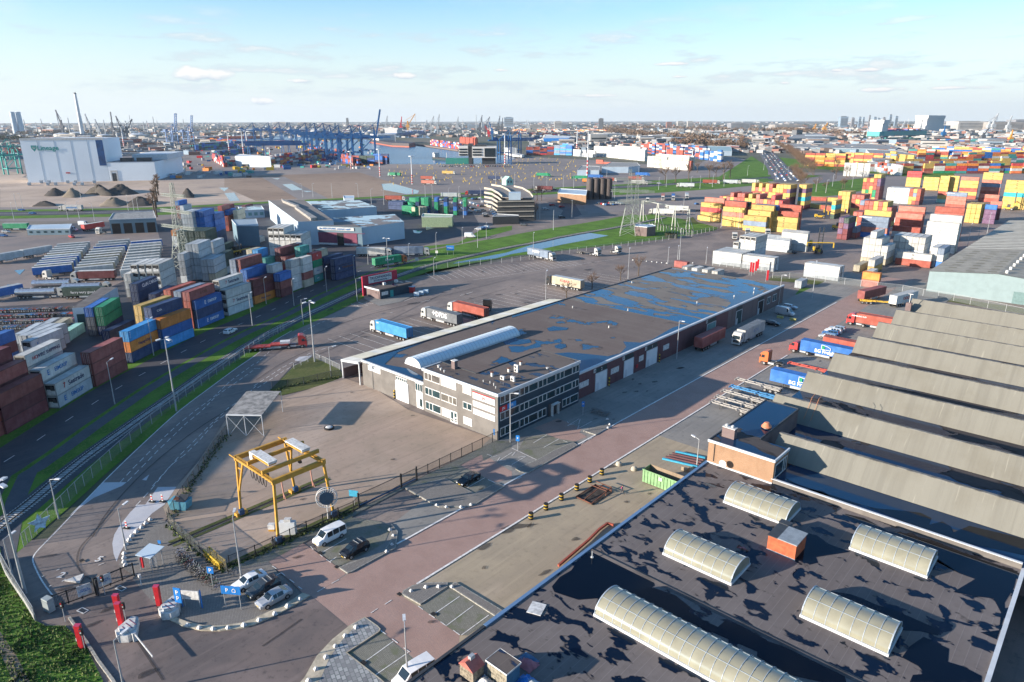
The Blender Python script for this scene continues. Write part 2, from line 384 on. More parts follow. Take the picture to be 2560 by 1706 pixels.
sheet('puddle',m_pud,'C -60,1590 200,1510 500,1440 690,1410 870,1435 700,1470 480,1510 250,1560 0,1600 B 2200,1640 F 1800,370 1860,350','C 560,1420 700,1405 890,1432 800,1442')
sheet('puddle',m_pud,'E 120,270 160,275 150,310 110,300','E 130,430 230,420 180,470','E 60,560 180,560 120,610','F 1440,60 1530,70 1500,90 1450,85','F 1560,30 1640,40 1560,60','T3 1020,910 1090,940 1050,950')
# ------------------------------------------------------------------ the road beside the containers, the verge, the railway
road=Ln(PL('M -700,900 I -300,1095 I 30,873 190,773 370,650 495,565 620,483 738,407 853,334 958,265 1062,201 1170,138 1270,80 1368,27 E 1465,1293 1565,1240 1660,1187 1748,1140 1835,1095 1920,1052 2000,1015 2080,975 F 60,838 240,748 430,650 650,560 900,450 1150,375 1500,280')).smooth(1)
rail=Ln(PL('M -700,660 I -300,1720 I 0,1470 300,1240 600,985 850,790 1100,612 1300,468 1600,262 1960,8 E 2350,1075 F 400,868 700,728 980,598 1300,478 1600,378 2000,288 2350,212 G 220,175 500,112 1050,20 C 1400,1265')).smooth(1)
white=Ln(PL('M 490,785 380,640 305,480 300,430 340,370 470,240 700,0 I 940,1060 1270,740 1640,400 1910,200 2180,0 E 2350,1210 F 180,1068 F 330,985')).smooth(2)
b=MB();rail.strip(b,-7.,25,.07,m_grass);struct('verge',b)
b=MB();road.strip(b,-5.2,5.0,.09,m_dasph);struct('road',b)
m_cyc=ground('cycle path',(.10,.105,.115),(.08,.085,.095),.3,.8)
b=MB();road.strip(b,-9.2,-6.3,.095,m_cyc);struct('cycle_path',b)
b=MB()
for x,y,a in road.walk(9.0,1.):b.box((x,y,.1),(2.6,.16,.006),m_line,a)
struct('lane_dash',b)
m_ball=ground('ballast',(.09,.10,.115),(.07,.08,.09),.8,.95,(.05,.05,.05),.4,.7,.8)
b=MB();rs=rail.resample(3)
A=rs.off(-2.3);A2=rs.off(-1.6);B2=rs.off(1.6);B_=rs.off(2.3);n=len(A)
b.add([(*p,.08) for p in A]+[(*p,.3) for p in A2]+[(*p,.3) for p in B2]+[(*p,.08) for p in B_],[(j*n+i,j*n+i+1,(j+1)*n+i+1,(j+1)*n+i) for j in range(3) for i in range(n-1)],m_ball);struct('ballast',b)
r=obj('railway_track',None,None,(0,0,0),0,'single railway track on grey ballast running along the grass verge','railway')
m_slp=flat('sleeper',(.55,.55,.53),.9,0,.25,2);m_rl=flat('rail steel',(.075,.065,.06),.45,.5)
b=MB()
for x,y,a in rail.walk(.62):b.box((x,y,.33),(.27,2.5,.12),m_slp,a)
b.ob('sleepers',r)
for sgn in (-1,1):
    b=MB();A=rs.off(sgn*.74-.06);B_=rs.off(sgn*.74+.06)
    b.add([(*p,.39) for p in A]+[(*p,.55) for p in A]+[(*p,.55) for p in B_]+[(*p,.39) for p in B_],[(j*n+i,j*n+i+1,(j+1)*n+i+1,(j+1)*n+i) for j in range(3) for i in range(n-1)],m_rl);b.ob('rail',r)
# lane inside the fence
sheet('yard_lane',m_asph,'M 500,800 380,650 300,480 295,430 340,365 470,235 700,-8 I 940,1055 1270,735 1640,395 1910,195 2180,-6 E 2350,1200 F 180,1060 900,740 1700,650 700,1150 F 350,1290 130,1530 I 2080,440 1930,700 1640,1070 1510,1290 M 1550,60 1100,480 1130,520 900,620')
b=MB();white.resample(3).strip(b,-.09,.09,gz[0]+.01,m_line);struct('lane_line',b)
b=MB()
for s_,st in (('I 1120,1040 1230,920 1370,780 1500,650 1640,520 1790,400 1960,275 2110,130 2330,-30 F 0,1290 120,1180 250,1100 400,1010 560,925 720,860',1.6),
           ('I 1190,1030 1300,920 1440,775 1580,640 1710,515 1850,400 1990,260 2150,150 2350,10 F 60,1330',1.6),
           ('I 1270,1250 1390,1120 1520,960 1660,800 1800,660 1940,520 2100,370 2230,290 2350,170',1.6),
           ('I 1420,1070 1570,900 1700,800 1840,660 1980,500 2070,430',1.6),
           ('F 0,1480 250,1320 500,1190 720,1120',1.6),('F 30,1500 260,1350 480,1240',1.6)):
    for x,y,a in Ln(PL(s_)).walk(2.6):b.box((x,y,gz[0]+.012),(st,.13,.005),m_line,a)
struct('lane_dash',b)
# white painted wedges on the lane
m_wedge=ground('white painted surface',(.52,.52,.53),(.46,.46,.48),.3,.7,(.25,.25,.27),.2,.3)
sheet('painted_wedge',m_wedge,'I 945,1058 1165,1055 1120,1090 1000,1140 860,1200 640,1360')
sheet('painted_wedge',m_wedge,'I 1450,1100 1622,1098 1510,1262 M 1400,22 1250,180 1170,275 1105,380 1085,430 1072,468 1045,400 1032,300 1050,220 1100,135 1200,10 I 1268,1262 1335,1262')
sheet('painted_wedge',m_wedge,'I 1305,1035 1372,983 1345,1040','F 355,1255 400,1225 520,1212 450,1265 400,1268','I 2280,1530 2350,1520 2350,1568')
# concrete crane yard
yardp='I 1500,1290 1640,1075 1820,870 1930,700 2080,470 J 0,470 J 60,330 240,290 790,90 J 1080,190 1400,390 2222,670 J 1450,1010 940,1285 N 640,60 440,180 N 0,440 M 2070,560 1800,300 1560,130'
sheet('crane_yard',m_conc,yardp)
sheet('grass_patch',m_grass2,'F 130,1530 350,1310 520,1230 620,1270 770,1340 800,1410 J 640,150 480,200 230,260 130,200 100,-10')
# long apron between the hall and the front building
sheet('grey_apron',m_grey,[(-86.3,88),(-86.3,300),(-44,300),(-44,30),(-60,30),(-66,36),(-71.5,38),(-76,53),(-78,62),(-80,70)])
sheet('tan_apron',m_tan,[(-62.5,48),(-62.5,112),(-44,112),(-44,30),(-57,37)])
sheet('brick_road',m_redb,[(-71.9,300),(-62.6,300),(-62.6,49.5)]+PL('N 1330,780 1530,910 1870,1145 1860,1240 1540,1450 1400,1310 1250,1200 1150,1110 1010,980 845,1065 510,787 700,670 830,590 1300,335')+[(-71.9,54)],
      'N 120,470 430,300 600,410 828,580 700,668 508,785 430,760 330,660 200,550')
sheet('brick_road',m_redb,'J 1880,900 2080,800 2200,870 2350,960 2350,1020 2200,1060 2050,1010','K 200,560 420,470 640,560 620,600 690,640 560,690 400,650')
# entrance asphalt
sheet('entrance_road',m_entr,'M 560,950 620,910 1250,620 1450,900 1580,1020 M 1850,1110 M 2350,1050 N 0,1045 300,900 510,785 845,1065 650,1260 520,1400 420,1568 N 380,1900 M 1300,1900 1040,1568 780,1220')
m_wl=m_line
zz=gz[0]+.012
b=MB()
def ln(p,w_=.12,z=None):
    q=p if isinstance(p,list) else PL(p)
    for a,c in zip(q,q[1:]):
        d=hypot(c[0]-a[0],c[1]-a[1]);b.box(((a[0]+c[0])/2,(a[1]+c[1])/2,z or zz),(d,w_,.006),m_line,atan2(c[1]-a[1],c[0]-a[0]))
ln([(-71.9,53.5),(-71.9,245)],.32,zz+.06);ln([(-62.6,49.5),(-62.6,178)],.32,zz+.06)
struct('road_line',b)
# ------------------------------------------------------------------ object materials and prototypes
m_white=flat('white paint',(.66,.66,.64),.5);m_black=flat('black rubber',(.015,.015,.016),.8);m_dk=flat('dark grey metal',(.045,.048,.052),.5)
m_glass,_t,_b=newmat('dark glass');_b.inputs['Base Color'].default_value=(.012,.022,.03,1);_b.inputs['Roughness'].default_value=.06;_b.inputs['Specular IOR Level'].default_value=.6
m_steel=flat('galvanised steel',(.42,.44,.45),.45,.3);m_lamp=flat('lamp housing',(.62,.64,.66),.4)
m_rim=flat('wheel rim',(.4,.41,.42),.35,.6);m_ylw=flat('yellow paint',(.60,.40,.04),.5);m_redp=flat('bright red paint',(.50,.02,.03),.45)
m_blue=flat('sign blue',(.02,.19,.55),.4);m_teal=flat('teal paint',(.03,.30,.28),.5);m_conw=flat('whitewashed concrete',(.62,.62,.60),.8,0,.2,2);m_rust=flat('rusty steel',(.19,.075,.045),.85,0,.3,3)
m_rail_l=flat('tail light',(.4,.02,.02),.3);m_hl=flat('headlight',(.6,.62,.62),.2);m_ptxt=flat('dark blue print',(.02,.035,.11),.5);m_wtxt=flat('white print',(.75,.75,.75),.5);m_ktxt=flat('black print',(.03,.03,.035),.5)
m_rtxt=flat('red print',(.45,.02,.03),.5);m_btxt=flat('blue print',(.02,.16,.42),.5);m_gtxt=flat('green print',(.02,.35,.16),.5);m_otxt=flat('brown print',(.16,.06,.03),.5);m_cyan=flat('cyan paint',(.05,.33,.50),.5)
CC={'r':((.27,.062,.04),'brick red'),'n':((0.123,0.0287,0.0328),'maroon'),'m':((0.205,0.0574,0.0492),'red brown'),'R':((0.394,0.041,0.041),'bright red'),'p':((.34,.12,.085),'salmon red'),'y':((.41,.275,.075),'yellow'),'Y':((.45,.255,.03),'deep yellow'),'o':((0.492,0.164,0.0287),'orange'),'O':((0.508,0.131,0.041),'bright orange'),
      'w':((.42,.42,.395),'white'),'W':((.34,.37,.385),'pale grey'),'b':((0.0205,0.107,0.328),'blue'),'c':((0.0328,0.213,0.451),'light blue'),'B':((0.0164,0.0369,0.0984),'navy blue'),'s':((0.131,0.172,0.23),'slate grey'),'g':((0.00984,0.18,0.082),'green'),'k':((0.0246,0.0492,0.0369),'dark green'),'t':((0.0164,0.295,0.344),'turquoise'),'G':((.10,.11,.12),'grey'),
      'e':((.36,.32,.23),'cream'),'T':((0.0328,0.197,0.18),'teal'),'a':((0.246,0.451,0.369),'mint green'),'v':((0.107,0.0574,0.107),'plum')}
def paint(ch,dk=1.):
    key='paint %s %s' % (ch,dk)
    if key in MC:return MC[key]
    c,nm=CC[ch];c=tuple(q*dk for q in c);m,t,b=newmat('container paint '+nm);g=G(t);v=g.co()
    n1=g.noise(v,.5,4,.6);n2=g.noise(g.co((1.8,1.8,.12)),1.6,4,.65)
    fade=tuple(min(.8,x*1.25+.02) for x in c);col=g.mix(g.ss(n1,.35,.68),c,fade)
    col=g.mix(g.m('MULTIPLY',g.ss(n2,.52,.74),.45),col,tuple(x*.45+.02 for x in c))
    rnd=t.nodes.new('ShaderNodeObjectInfo')
    hs_=t.nodes.new('ShaderNodeHueSaturation');g.l.new(col,hs_.inputs['Color']);g.l.new(g.m('ADD',g.m('MULTIPLY',rnd.outputs['Random'],.35),.82),hs_.inputs['Value'])
    g.l.new(hs_.outputs[0],b.inputs['Base Color']);b.inputs['Roughness'].default_value=.6;b.inputs['Specular IOR Level'].default_value=.3
    # corrugation of the steel sides
    x=g.xyz(g.co())[0];wv=g.m('SINE',g.m('MULTIPLY',x,22.));g.bump(wv,.25,b,.04)
    MC[key]=m;return m
PM={}
def container_spec(ch,L,h=2.82,kind='box',det=2):
    key=('cont',ch,L,h,kind,det)
    if key in PM:return PM[key]
    p=paint(ch);w_=2.44
    fr=MB();t=.13;body_p=p;p=paint(ch,.6)  # frame colour darkened to carry the shade of seams between boxes
    for y in (0,w_-t):
        for z in (0,h-t):fr.bx(0,L,y,y+t,z,z+t,p)
        for x in (0,L-t):fr.bx(x,x+t,y,y+t,t,h-t,p)
    for x in (0,L-t):
        for z in (0,h-t):fr.bx(x,x+t,t,w_-t,z,z+t,p)
    p=body_p;bd=MB();bd.bx(.05,L-.05,.045,w_-.045,.06,h-.03,p)
    dr=MB();un=None
    if kind == 'reefer':
        un=MB();un.bx(-.02,.03,.25,2.19,h*.45,h-.35,m_black);un.bx(-.04,.02,.35,1.1,h*.47,h*.62,m_dk);un.bx(-.05,-.0,1.2,2.0,h*.42,h*.52,m_white)
        un.cyl((-.06,.85,h*.7),(.0,.85,h*.7),.32,m_dk,n=10);un.bx(-.03,.02,.3,2.1,.35,h*.38,m_white)
    else:
        for y in (.55,.95,1.5,1.9):dr.cyl((-.02,y,.12),(-.02,y,h-.12),.03,m_steel,n=5)
        dr.bx(-.01,.06,1.2,1.24,.1,h-.1,m_dk)
        for z in (.75,1.5,2.2):dr.bx(-.025,.03,.35,2.1,z-.03,z+.03,p)
    if det == 0:
        a=MB();a.bx(0,L,0,w_,0,h,p)
        if kind == 'reefer':o=len(a.v);a.v += un.v;[a.f.append(tuple(o+i for i in f)) for f in un.f];[a.mi.append(a.mat(un.ms[i])) for i in un.mi];a.sm += un.sm
        sp=[('body',a.mesh('container'),[])]
    else:
        sub=[('reefer_unit',un.mesh('reefer_unit'),[])] if un else [('door',dr.mesh('container_door'),[])]
        sp=[('body',bd.mesh('container_body'),[]),('frame',fr.mesh('container_frame'),[])]+sub
    PM[key]=sp;return sp
NUM=['bottom','second from the ground','third from the ground','fourth from the ground','fifth from the ground','sixth from the ground','seventh from the ground']
def lvl(i,n):return 'single' if n == 1 else ('bottom' if i == 0 else 'top' if i == n-1 else ['','second','third','fourth','fifth','sixth'][i]+'-level')
NC=[0]
PEND=[]
def stack(a,ang,cols,desc,L=12.19,h=2.82,kind='box',det=2,grp='stacked shipping containers',marks=None,z0=0.,flip=False):
    """cols: one letter per container from the ground up; '-' leaves a gap; a = ground corner, ang = heading of the long side"""
    n=len(cols)
    for i,ch in enumerate(cols):
        if ch == '-':continue
        nm='white' if ch == 'w' else CC[ch][1]
        kd='reefer' if kind == 'reefer' else ('short container' if L < 8 else 'container')
        sc=L/(a[0]**2+a[1]**2)*(1. if i == n-1 else .75)*(2. if marks and i in marks else 1.)
        PEND.append((sc,a,ang,ch,L,h,kind,det,grp,(marks or {}).get(i,()),z0+i*(h+.015),f"{lvl(i, n)} {nm} {kd} {desc}"))
def place_containers(rest,limit=300):
    PEND.sort(key=lambda q:-q[0])
    for k_,(sc,a,ang,ch,L,h,kind,det,grp,marks,z,lab) in enumerate(PEND):
        if k_ >= limit:
            c,s_=cos(ang),sin(ang);rest.box((a[0]+c*L/2-s_*1.22,a[1]+s_*L/2+c*1.22,z+h/2),(L-.1,2.36,h-.11),paint(ch),ang)
            if kind == 'reefer':rest.box((a[0]-s_*1.22,a[1]+c*1.22,z+h*.7),(.12,1.8,h*.4),m_dk,ang)
            if k_ < limit+140 and kind != 'reefer' and ch in 'nrRB':
                for q in (.6,1.2,1.8):rest.box((a[0]-s_*q,a[1]+c*q,z+h/2),(.1,.06,h*.8),m_steel,ang)
            for (t,sz,mm,fx,fz,*r) in marks:TXP.append((t,sz,mm,(a[0]+c*L*fx+s_*.03,a[1]+s_*L*fx-c*.03,z+h*fz),ang))
            continue
        j=random.uniform(-.06,.06);o=inst(container_spec(ch,L,h,kind,det),'shipping_container',lab,'container',(a[0]+j*cos(ang),a[1]+j*sin(ang),z),ang,grp)
        for (t,sz,mm,fx,fz,*r) in marks:lettering(t,sz,mm,o,(L*fx,-.012,h*fz),(radians(90),0,0),bold=.012*sz)
TXP=[]
# ---- wheels
def wheel_mb(x,y,r,wd,hub=True):
    a=MB();a.cyl((x,y-wd/2,r),(x,y+wd/2,r),r,m_black,n=12);
    h_=MB();s=1 if y > 0 else -1;h_.cyl((x,y+s*wd*.42,r),(x,y+s*(wd/2+.015),r),r*.58,m_rim,n=10)
    return a,h_
def wheels(sp,xs,yw,r,wd):
    for x in xs:
        for y in (-yw,yw):
            a,h_=wheel_mb(x,y,r,wd);sp.append(('wheel',a.mesh('wheel'),[('rim',h_.mesh('rim'),[])]))
def loft(st,m_body,m_win):
    """st: stations (x, z_bottom, z_belt, z_top, half width at belt, half width at top, glass?) -> body and window meshes"""
    b=MB();g_=MB();R=[]
    for (x,zb,zl,zt,wl,wt,gl) in st:
        R.append([(x,-wl*.93,zb),(x,-wl,zb+.25*(zl-zb)),(x,-wl,zl),(x,-wt,zt),(x,wt,zt),(x,wl,zl),(x,wl,zb+.25*(zl-zb)),(x,wl*.93,zb)])
    for i in range(len(R)-1):
        gl=st[i][6]
        for j in range(8):
            q=[R[i][j],R[i+1][j],R[i+1][(j+1) % 8],R[i][(j+1) % 8]]
            isg=(gl in (1,3) and j in (2,4)) or (gl == 2 and j == 3)
            if isg:
                b.add(q,[(0,1,2,3)],m_body)
                c=sum((Vector(a) for a in q),Vector())/4;nrm=(Vector(q[1])-Vector(q[0])).cross(Vector(q[3])-Vector(q[0])).normalized()
                out=nrm if nrm.dot(c-Vector((c.x,0,.6))) > 0 else -nrm
                g_.add([c+(Vector(a)-c)*(.9 if gl != 3 else .98)+out*.012 for a in q],[(0,1,2,3)],m_win)
            else:b.add(q,[(0,1,2,3)],m_body)
    b.add(R[0],[tuple(range(8))],m_body);b.add(R[-1],[tuple(range(7,-1,-1))],m_body)
    return b,g_
def car_spec(kind,col):
    key=(kind,col)
    if key in PM:return PM[key]
    c={'silver':(.42,.44,.46),'white':(.72,.73,.73),'black':(.012,.013,.016),'grey':(.12,.13,.14),'blue':(.03,.10,.25),'red':(.35,.03,.03),'dark':(.035,.045,.055)}[col]
    mb_=flat('car paint '+col,c,.25,.35 if col in ('silver','grey') else 0,.03,1,.6)
    if kind == 'sedan':st=[(-2.3,.35,.75,.80,.78,.68,0),(-2.2,.25,.88,1.0,.88,.76,0),(-1.75,.2,.92,1.06,.9,.74,2),(-1.0,.2,.94,1.42,.9,.62,1),(-.1,.2,.93,1.46,.9,.63,1),(.45,.2,.92,1.40,.9,.62,2),(1.15,.2,.88,.98,.9,.74,0),(2.0,.22,.74,.86,.86,.7,0),(2.3,.32,.6,.68,.74,.62,0)]
    elif kind == 'estate':st=[(-2.3,.35,.8,1.0,.8,.7,0),(-2.2,.25,.92,1.15,.88,.72,2),(-1.95,.2,.95,1.46,.9,.64,1),(-.9,.2,.95,1.50,.9,.64,1),(-.1,.2,.94,1.50,.9,.64,1),(.5,.2,.93,1.44,.9,.63,2),(1.2,.2,.9,1.02,.9,.74,0),(2.0,.22,.78,.9,.86,.7,0),(2.3,.32,.62,.7,.74,.62,0)]
    elif kind == 'suv':st=[(-2.1,.4,.85,1.05,.82,.72,0),(-2.0,.3,1.0,1.3,.9,.74,2),(-1.7,.26,1.05,1.62,.92,.66,1),(-.7,.26,1.05,1.68,.92,.68,1),(.0,.26,1.04,1.66,.92,.68,1),(.55,.26,1.03,1.56,.92,.66,2),(1.2,.26,1.0,1.15,.92,.76,0),(1.95,.3,.88,1.0,.88,.72,0),(2.2,.4,.68,.78,.76,.64,0)]
    elif kind == 'van':st=[(-2.45,.35,1.05,1.88,.88,.80,0),(-2.4,.3,1.1,1.95,.93,.82,1),(-1.2,.3,1.1,1.98,.95,.84,1),(-.1,.3,1.1,1.98,.95,.84,1),(.85,.3,1.08,1.92,.95,.82,2),(1.6,.3,1.02,1.22,.94,.80,0),(2.3,.34,.82,.98,.88,.74,0),(2.45,.4,.65,.75,.78,.66,0)]
    else:st=[(-3.0,.4,1.5,2.55,.95,.85,0),(-2.9,.35,1.5,2.68,1.0,.88,0),(-.5,.35,1.5,2.7,1.0,.88,0),(.9,.35,1.35,2.66,1.0,.86,1),(1.35,.35,1.3,2.5,1.0,.84,2),(2.3,.35,1.15,1.35,.98,.82,0),(2.85,.4,.85,1.05,.92,.78,0),(3.0,.45,.65,.78,.82,.7,0)]
    b,g_=loft(st,mb_,m_glass);xl=st[-1][0];xr=st[0][0]
    for i in range(len(b.sm)):b.sm[i]=False
    sp=[('body',b.mesh('car_body'),[]),('windows',g_.mesh('windows'),[])]
    r=.33 if kind in ('sedan','estate') else .36
    wheels(sp,(xr*.6,xl*.62),.86 if kind != 'bigvan' else .92,r,.24)
    for s in (-1,1):
        a=MB();a.box((xl*.955,s*.6,.66 if kind != 'bigvan' else .8),(.22,.32,.14),m_hl);sp.append(('headlight',a.mesh('headlight'),[]))
        a=MB();a.box((xr*.965,s*.68,.85),(.14,.2,.22),m_rail_l);sp.append(('tail_light',a.mesh('tail_light'),[]))
        a=MB();a.box((xl*.30,s*1.02,1.0 if kind != 'bigvan' else 1.5),(.12,.16,.14),mb_);sp.append(('mirror',a.mesh('mirror'),[]))
    a=MB();a.box((xl*.995,0,.5),(.05,.5,.11),m_ylw);sp.append(('number_plate',a.mesh('number_plate'),[]))
    if kind == 'suv':
        for s in (-.25,-.95):a=MB();a.box((s,0,1.76),(.06,1.35,.05),m_steel);sp.append(('roof_bar',a.mesh('roof_bar'),[]))
    PM[key]=sp;return sp
def cab_parts(sp,x0,cm,low=False):
    """tractor cab whose front is at x0"""
    zt=3.0 if low else 3.75
    b=MB();prof=[(x0-2.25,.95),(x0-2.25,zt-.15),(x0-1.9,zt),(x0-.9,zt-.12),(x0-.25,zt-.75),(x0-.02,1.9),(x0,.45),(x0-.25,.4),(x0-.5,.95)]
    b.profile(prof,-1.22,1.22,cm);sp.append(('cab',b.mesh('cab'),[]))
    g_=MB();g_.add([(x0-.22,-1.08,zt-.85),(x0-.22,1.08,zt-.85),(x0-.0,1.08,1.95),(x0-.0,-1.08,1.95)],[(0,3,2,1)],m_glass)
    for s in (-1,1):g_.add([(x0-.45,s*1.235,1.95),(x0-1.35,s*1.235,1.95),(x0-1.35,s*1.235,2.7),(x0-.6,s*1.235,2.7)],[(0,1,2,3)],m_glass)
    sp.append(('windows',g_.mesh('windows'),[]))
    g_=MB();g_.box((x0+.01,0,1.3),(.04,1.7,.75),m_dk);sp.append(('grille',g_.mesh('grille'),[]))
    for s in (-1,1):a=MB();a.box((x0-.0,s*.95,.62),(.06,.34,.2),m_hl);sp.append(('headlight',a.mesh('headlight'),[]));
    for s in (-1,1):a=MB();a.box((x0-.15,s*1.4,2.35),(.1,.16,.6),m_dk);sp.append(('mirror',a.mesh('mirror'),[]))
def truck_spec(cab,box,kind='box',roof=None):
    key=('truck',cab,box,kind,roof)
    if key in PM:return PM[key]
    sp=[];cm=flat('cab paint '+cab,CC[cab][0] if cab in CC else (.012,.012,.014),.35,0,.05,1,.5)
    cab_parts(sp,8.1,cm,kind == 'yard')
    ch=MB();ch.bx(-8,7.4,-.45,.45,.75,1.05,m_dk)
    if kind != 'skel':ch.bx(-2.5,1.2,-1.15,-1.0,.45,1.0,m_steel);ch.bx(-2.5,1.2,1.0,1.15,.45,1.0,m_steel)
    ch.bx(3.6,5.2,-1.15,-.8,.55,.95,m_steel);ch.bx(3.6,5.2,.8,1.15,.55,.95,m_steel);sp.append(('chassis',ch.mesh('chassis'),[]))
    wheels(sp,(6.8,3.2,-4.2,-5.5,-6.8),1.02,.5,.34)
    if kind in ('box','yard'):
        b=MB();p=paint(box);b.bx(-8.25,5.2,-1.27,1.27,1.12,4.0,p);sp.append(('trailer_box',b.mesh('trailer_box'),[]))
        rf=MB();rf.bx(-8.26,5.21,-1.28,1.28,4.0,4.03,paint(roof) if roof else p);sp.append(('trailer_roof',rf.mesh('trailer_roof'),[]))
        d=MB();d.bx(-8.29,-8.25,-1.1,-.02,1.2,3.9,p);d.bx(-8.29,-8.25,.02,1.1,1.2,3.9,p)
        for y in (-.7,-.3,.3,.7):d.cyl((-8.31,y,1.2),(-8.31,y,3.9),.03,m_steel,n=5)
        sp.append(('rear_door',d.mesh('rear_door'),[]))
    elif kind == 'cont':
        p=paint(box);b=MB();b.bx(-8.2,5.4,-1.17,1.17,1.24,3.98,p);sp.append(('container_body',b.mesh('body'),[]))
        fr=MB()
        for y in (-1.22,1.1):
            for z in (1.2,3.96):fr.bx(-8.25,5.45,y,y+.12,z,z+.1,p)
            for x in (-8.25,5.33):fr.bx(x,x+.12,y,y+.12,1.3,3.96,p)
        sp.append(('container_frame',fr.mesh('frame'),[]))
        d=MB()
        for y in (-.8,-.35,.35,.8):d.cyl((-8.26,y,1.3),(-8.26,y,3.9),.035,m_steel,n=5)
        sp.append(('rear_door',d.mesh('rear_door'),[]))
    elif kind == 'tank':
        b=MB();b.cyl((-8.1,0,2.4),(4.8,0,2.4),1.2,flat('polished tank',(.55,.57,.6),.2,.7),n=20);b.bx(-7,4,-.3,.3,3.55,3.66,m_dk);sp.append(('tank',b.mesh('tank'),[]))
        for x in (-6,-3,0,3):d=MB();d.cyl((x,0,3.55),(x,0,3.8),.3,m_steel,n=10);sp.append(('hatch',d.mesh('hatch'),[]))
    elif kind == 'low':
        b=MB();rm=flat('low loader red',(.38,.05,.04),.6);b.bx(-8.2,-1.5,-1.25,1.25,.85,1.15,rm);b.bx(-1.5,3.2,-1.2,1.2,1.15,1.5,rm);b.bx(1.0,3.6,-.9,.9,1.5,2.1,m_white);sp.append(('loading_deck',b.mesh('deck'),[]))
    PM[key]=sp;return sp
def tractor_spec(cab):
    key=('tractor',cab)
    if key in PM:return PM[key]
    sp=[];cm=flat('cab paint '+cab,CC[cab][0] if cab in CC else (.012,.012,.014),.35,0,.05,1,.5)
    cab_parts(sp,3.0,cm);ch=MB();ch.bx(-3,2.5,-.45,.45,.75,1.05,m_dk);ch.bx(-2.4,-1.1,-.5,.5,1.05,1.2,m_black);ch.bx(-.8,.7,-1.15,-.8,.5,1.0,m_steel);ch.bx(-.8,.7,.8,1.15,.5,1.0,m_steel);sp.append(('chassis',ch.mesh('chassis'),[]))
    wheels(sp,(1.7,-1.8),1.02,.5,.34);PM[key]=sp;return sp
def skel_spec(col,L=12.):
    key=('skel',col,L)
    if key in PM:return PM[key]
    mm=flat('trailer steel '+str(col),{'g':(.33,.32,.30),'b':(.05,.22,.45),'r':(.42,.07,.05),'k':(.08,.08,.085),'Y':(.6,.38,.05)}[col],.6,0,.25,2)
    sp=[];b=MB()
    for y in (-.5,.5):b.bx(-L/2,L/2,y-.07,y+.07,.95,1.25,mm)
    for i in range(6):x=-L/2+.3+i*(L-.6)/5;b.bx(x-.12,x+.12,-1.2 if i in (0,2,5) else -.5,1.2 if i in (0,2,5) else .5,1.0,1.2,mm)
    b.bx(-L/2,-L/2+3.6,-1.15,-1.05,.9,1.15,mm);b.bx(-L/2,-L/2+3.6,1.05,1.15,.9,1.15,mm)
    sp.append(('trailer_frame',b.mesh('trailer_frame'),[]));wheels(sp,(-L/2+.8,-L/2+2.1,-L/2+3.4),1.0,.48,.34)
    d=MB()
    for y in (-.6,.6):d.bx(L/2-2.6,L/2-2.4,y-.06,y+.06,0,1,m_dk)
    sp.append(('landing_leg',d.mesh('landing_leg'),[]));PM[key]=sp;return sp
def trailer_spec(box,kind='cont',roof=None):
    key=('trailer',box,kind,roof)
    if key in PM:return PM[key]
    sp=[];p=paint(box);b=MB();b.bx(-6.8,6.8,-1.25,1.25,1.15,3.98,p);sp.append(('trailer_box',b.mesh('trailer_box'),[]))
    rf=MB();rf.bx(-6.81,6.81,-1.26,1.26,3.98,4.01,paint(roof) if roof else p);sp.append(('trailer_roof',rf.mesh('trailer_roof'),[]))
    c=MB();c.bx(-6.6,6.4,-.45,.45,.8,1.12,m_dk);c.bx(-1.5,2,-1.15,-1.05,.5,1.1,m_steel);c.bx(-1.5,2,1.05,1.15,.5,1.1,m_steel)
    c.bx(3.6,3.8,-.8,-.6,0,.9,m_dk);c.bx(3.6,3.8,.6,.8,0,.9,m_dk);sp.append(('chassis',c.mesh('chassis'),[]))
    wheels(sp,(-5.6,-4.3,-3.0),1.02,.5,.34);PM[key]=sp;return sp
# ---- lamp posts and masts
def lamp_spec(h,arm=1.6,heads=1,r=.09):
    key=('lamp',h,arm,heads,r)
    if key in PM:return PM[key]
    sp=[];b=MB();b.cyl((0,0,0),(0,0,h*.35),r*1.5,m_steel,r2=r*1.2,n=8);b.cyl((0,0,h*.35),(0,0,h),r*1.1,m_steel,r2=r*.7,n=8);sp.append(('pole',b.mesh('pole'),[]))
    if heads == 1:
        a=MB();a.cyl((0,0,h-.05),(arm,0,h+.15),.05,m_steel,n=5);sp.append(('arm',a.mesh('arm'),[]))
        q=MB();q.box((arm+.25,0,h+.16),(.9,.34,.16),m_lamp,0,0,-.1);sp.append(('lamp_head',q.mesh('lamp_head'),[]))
    else:
        for i in range(heads):
            t=2*pi*i/heads+.3;a=MB();a.cyl((0,0,h-.1),(.9*cos(t),.9*sin(t),h),.05,m_steel,n=5)
            a.box((1.25*cos(t),1.25*sin(t),h+.02),(.95,.55,.22),m_lamp,t,0,.15);sp.append(('floodlight',a.mesh('floodlight'),[]))
    PM[key]=sp;return sp
def lamp(p,h,label,heads=1,arm=1.6,rz=0.,grp='street lamps',r=.09,name=None):return inst(lamp_spec(h,arm,heads,r),name or ('lamp_post' if heads == 1 else 'floodlight_mast'),label,'lamp post' if heads == 1 else 'light mast',p,rz,grp)
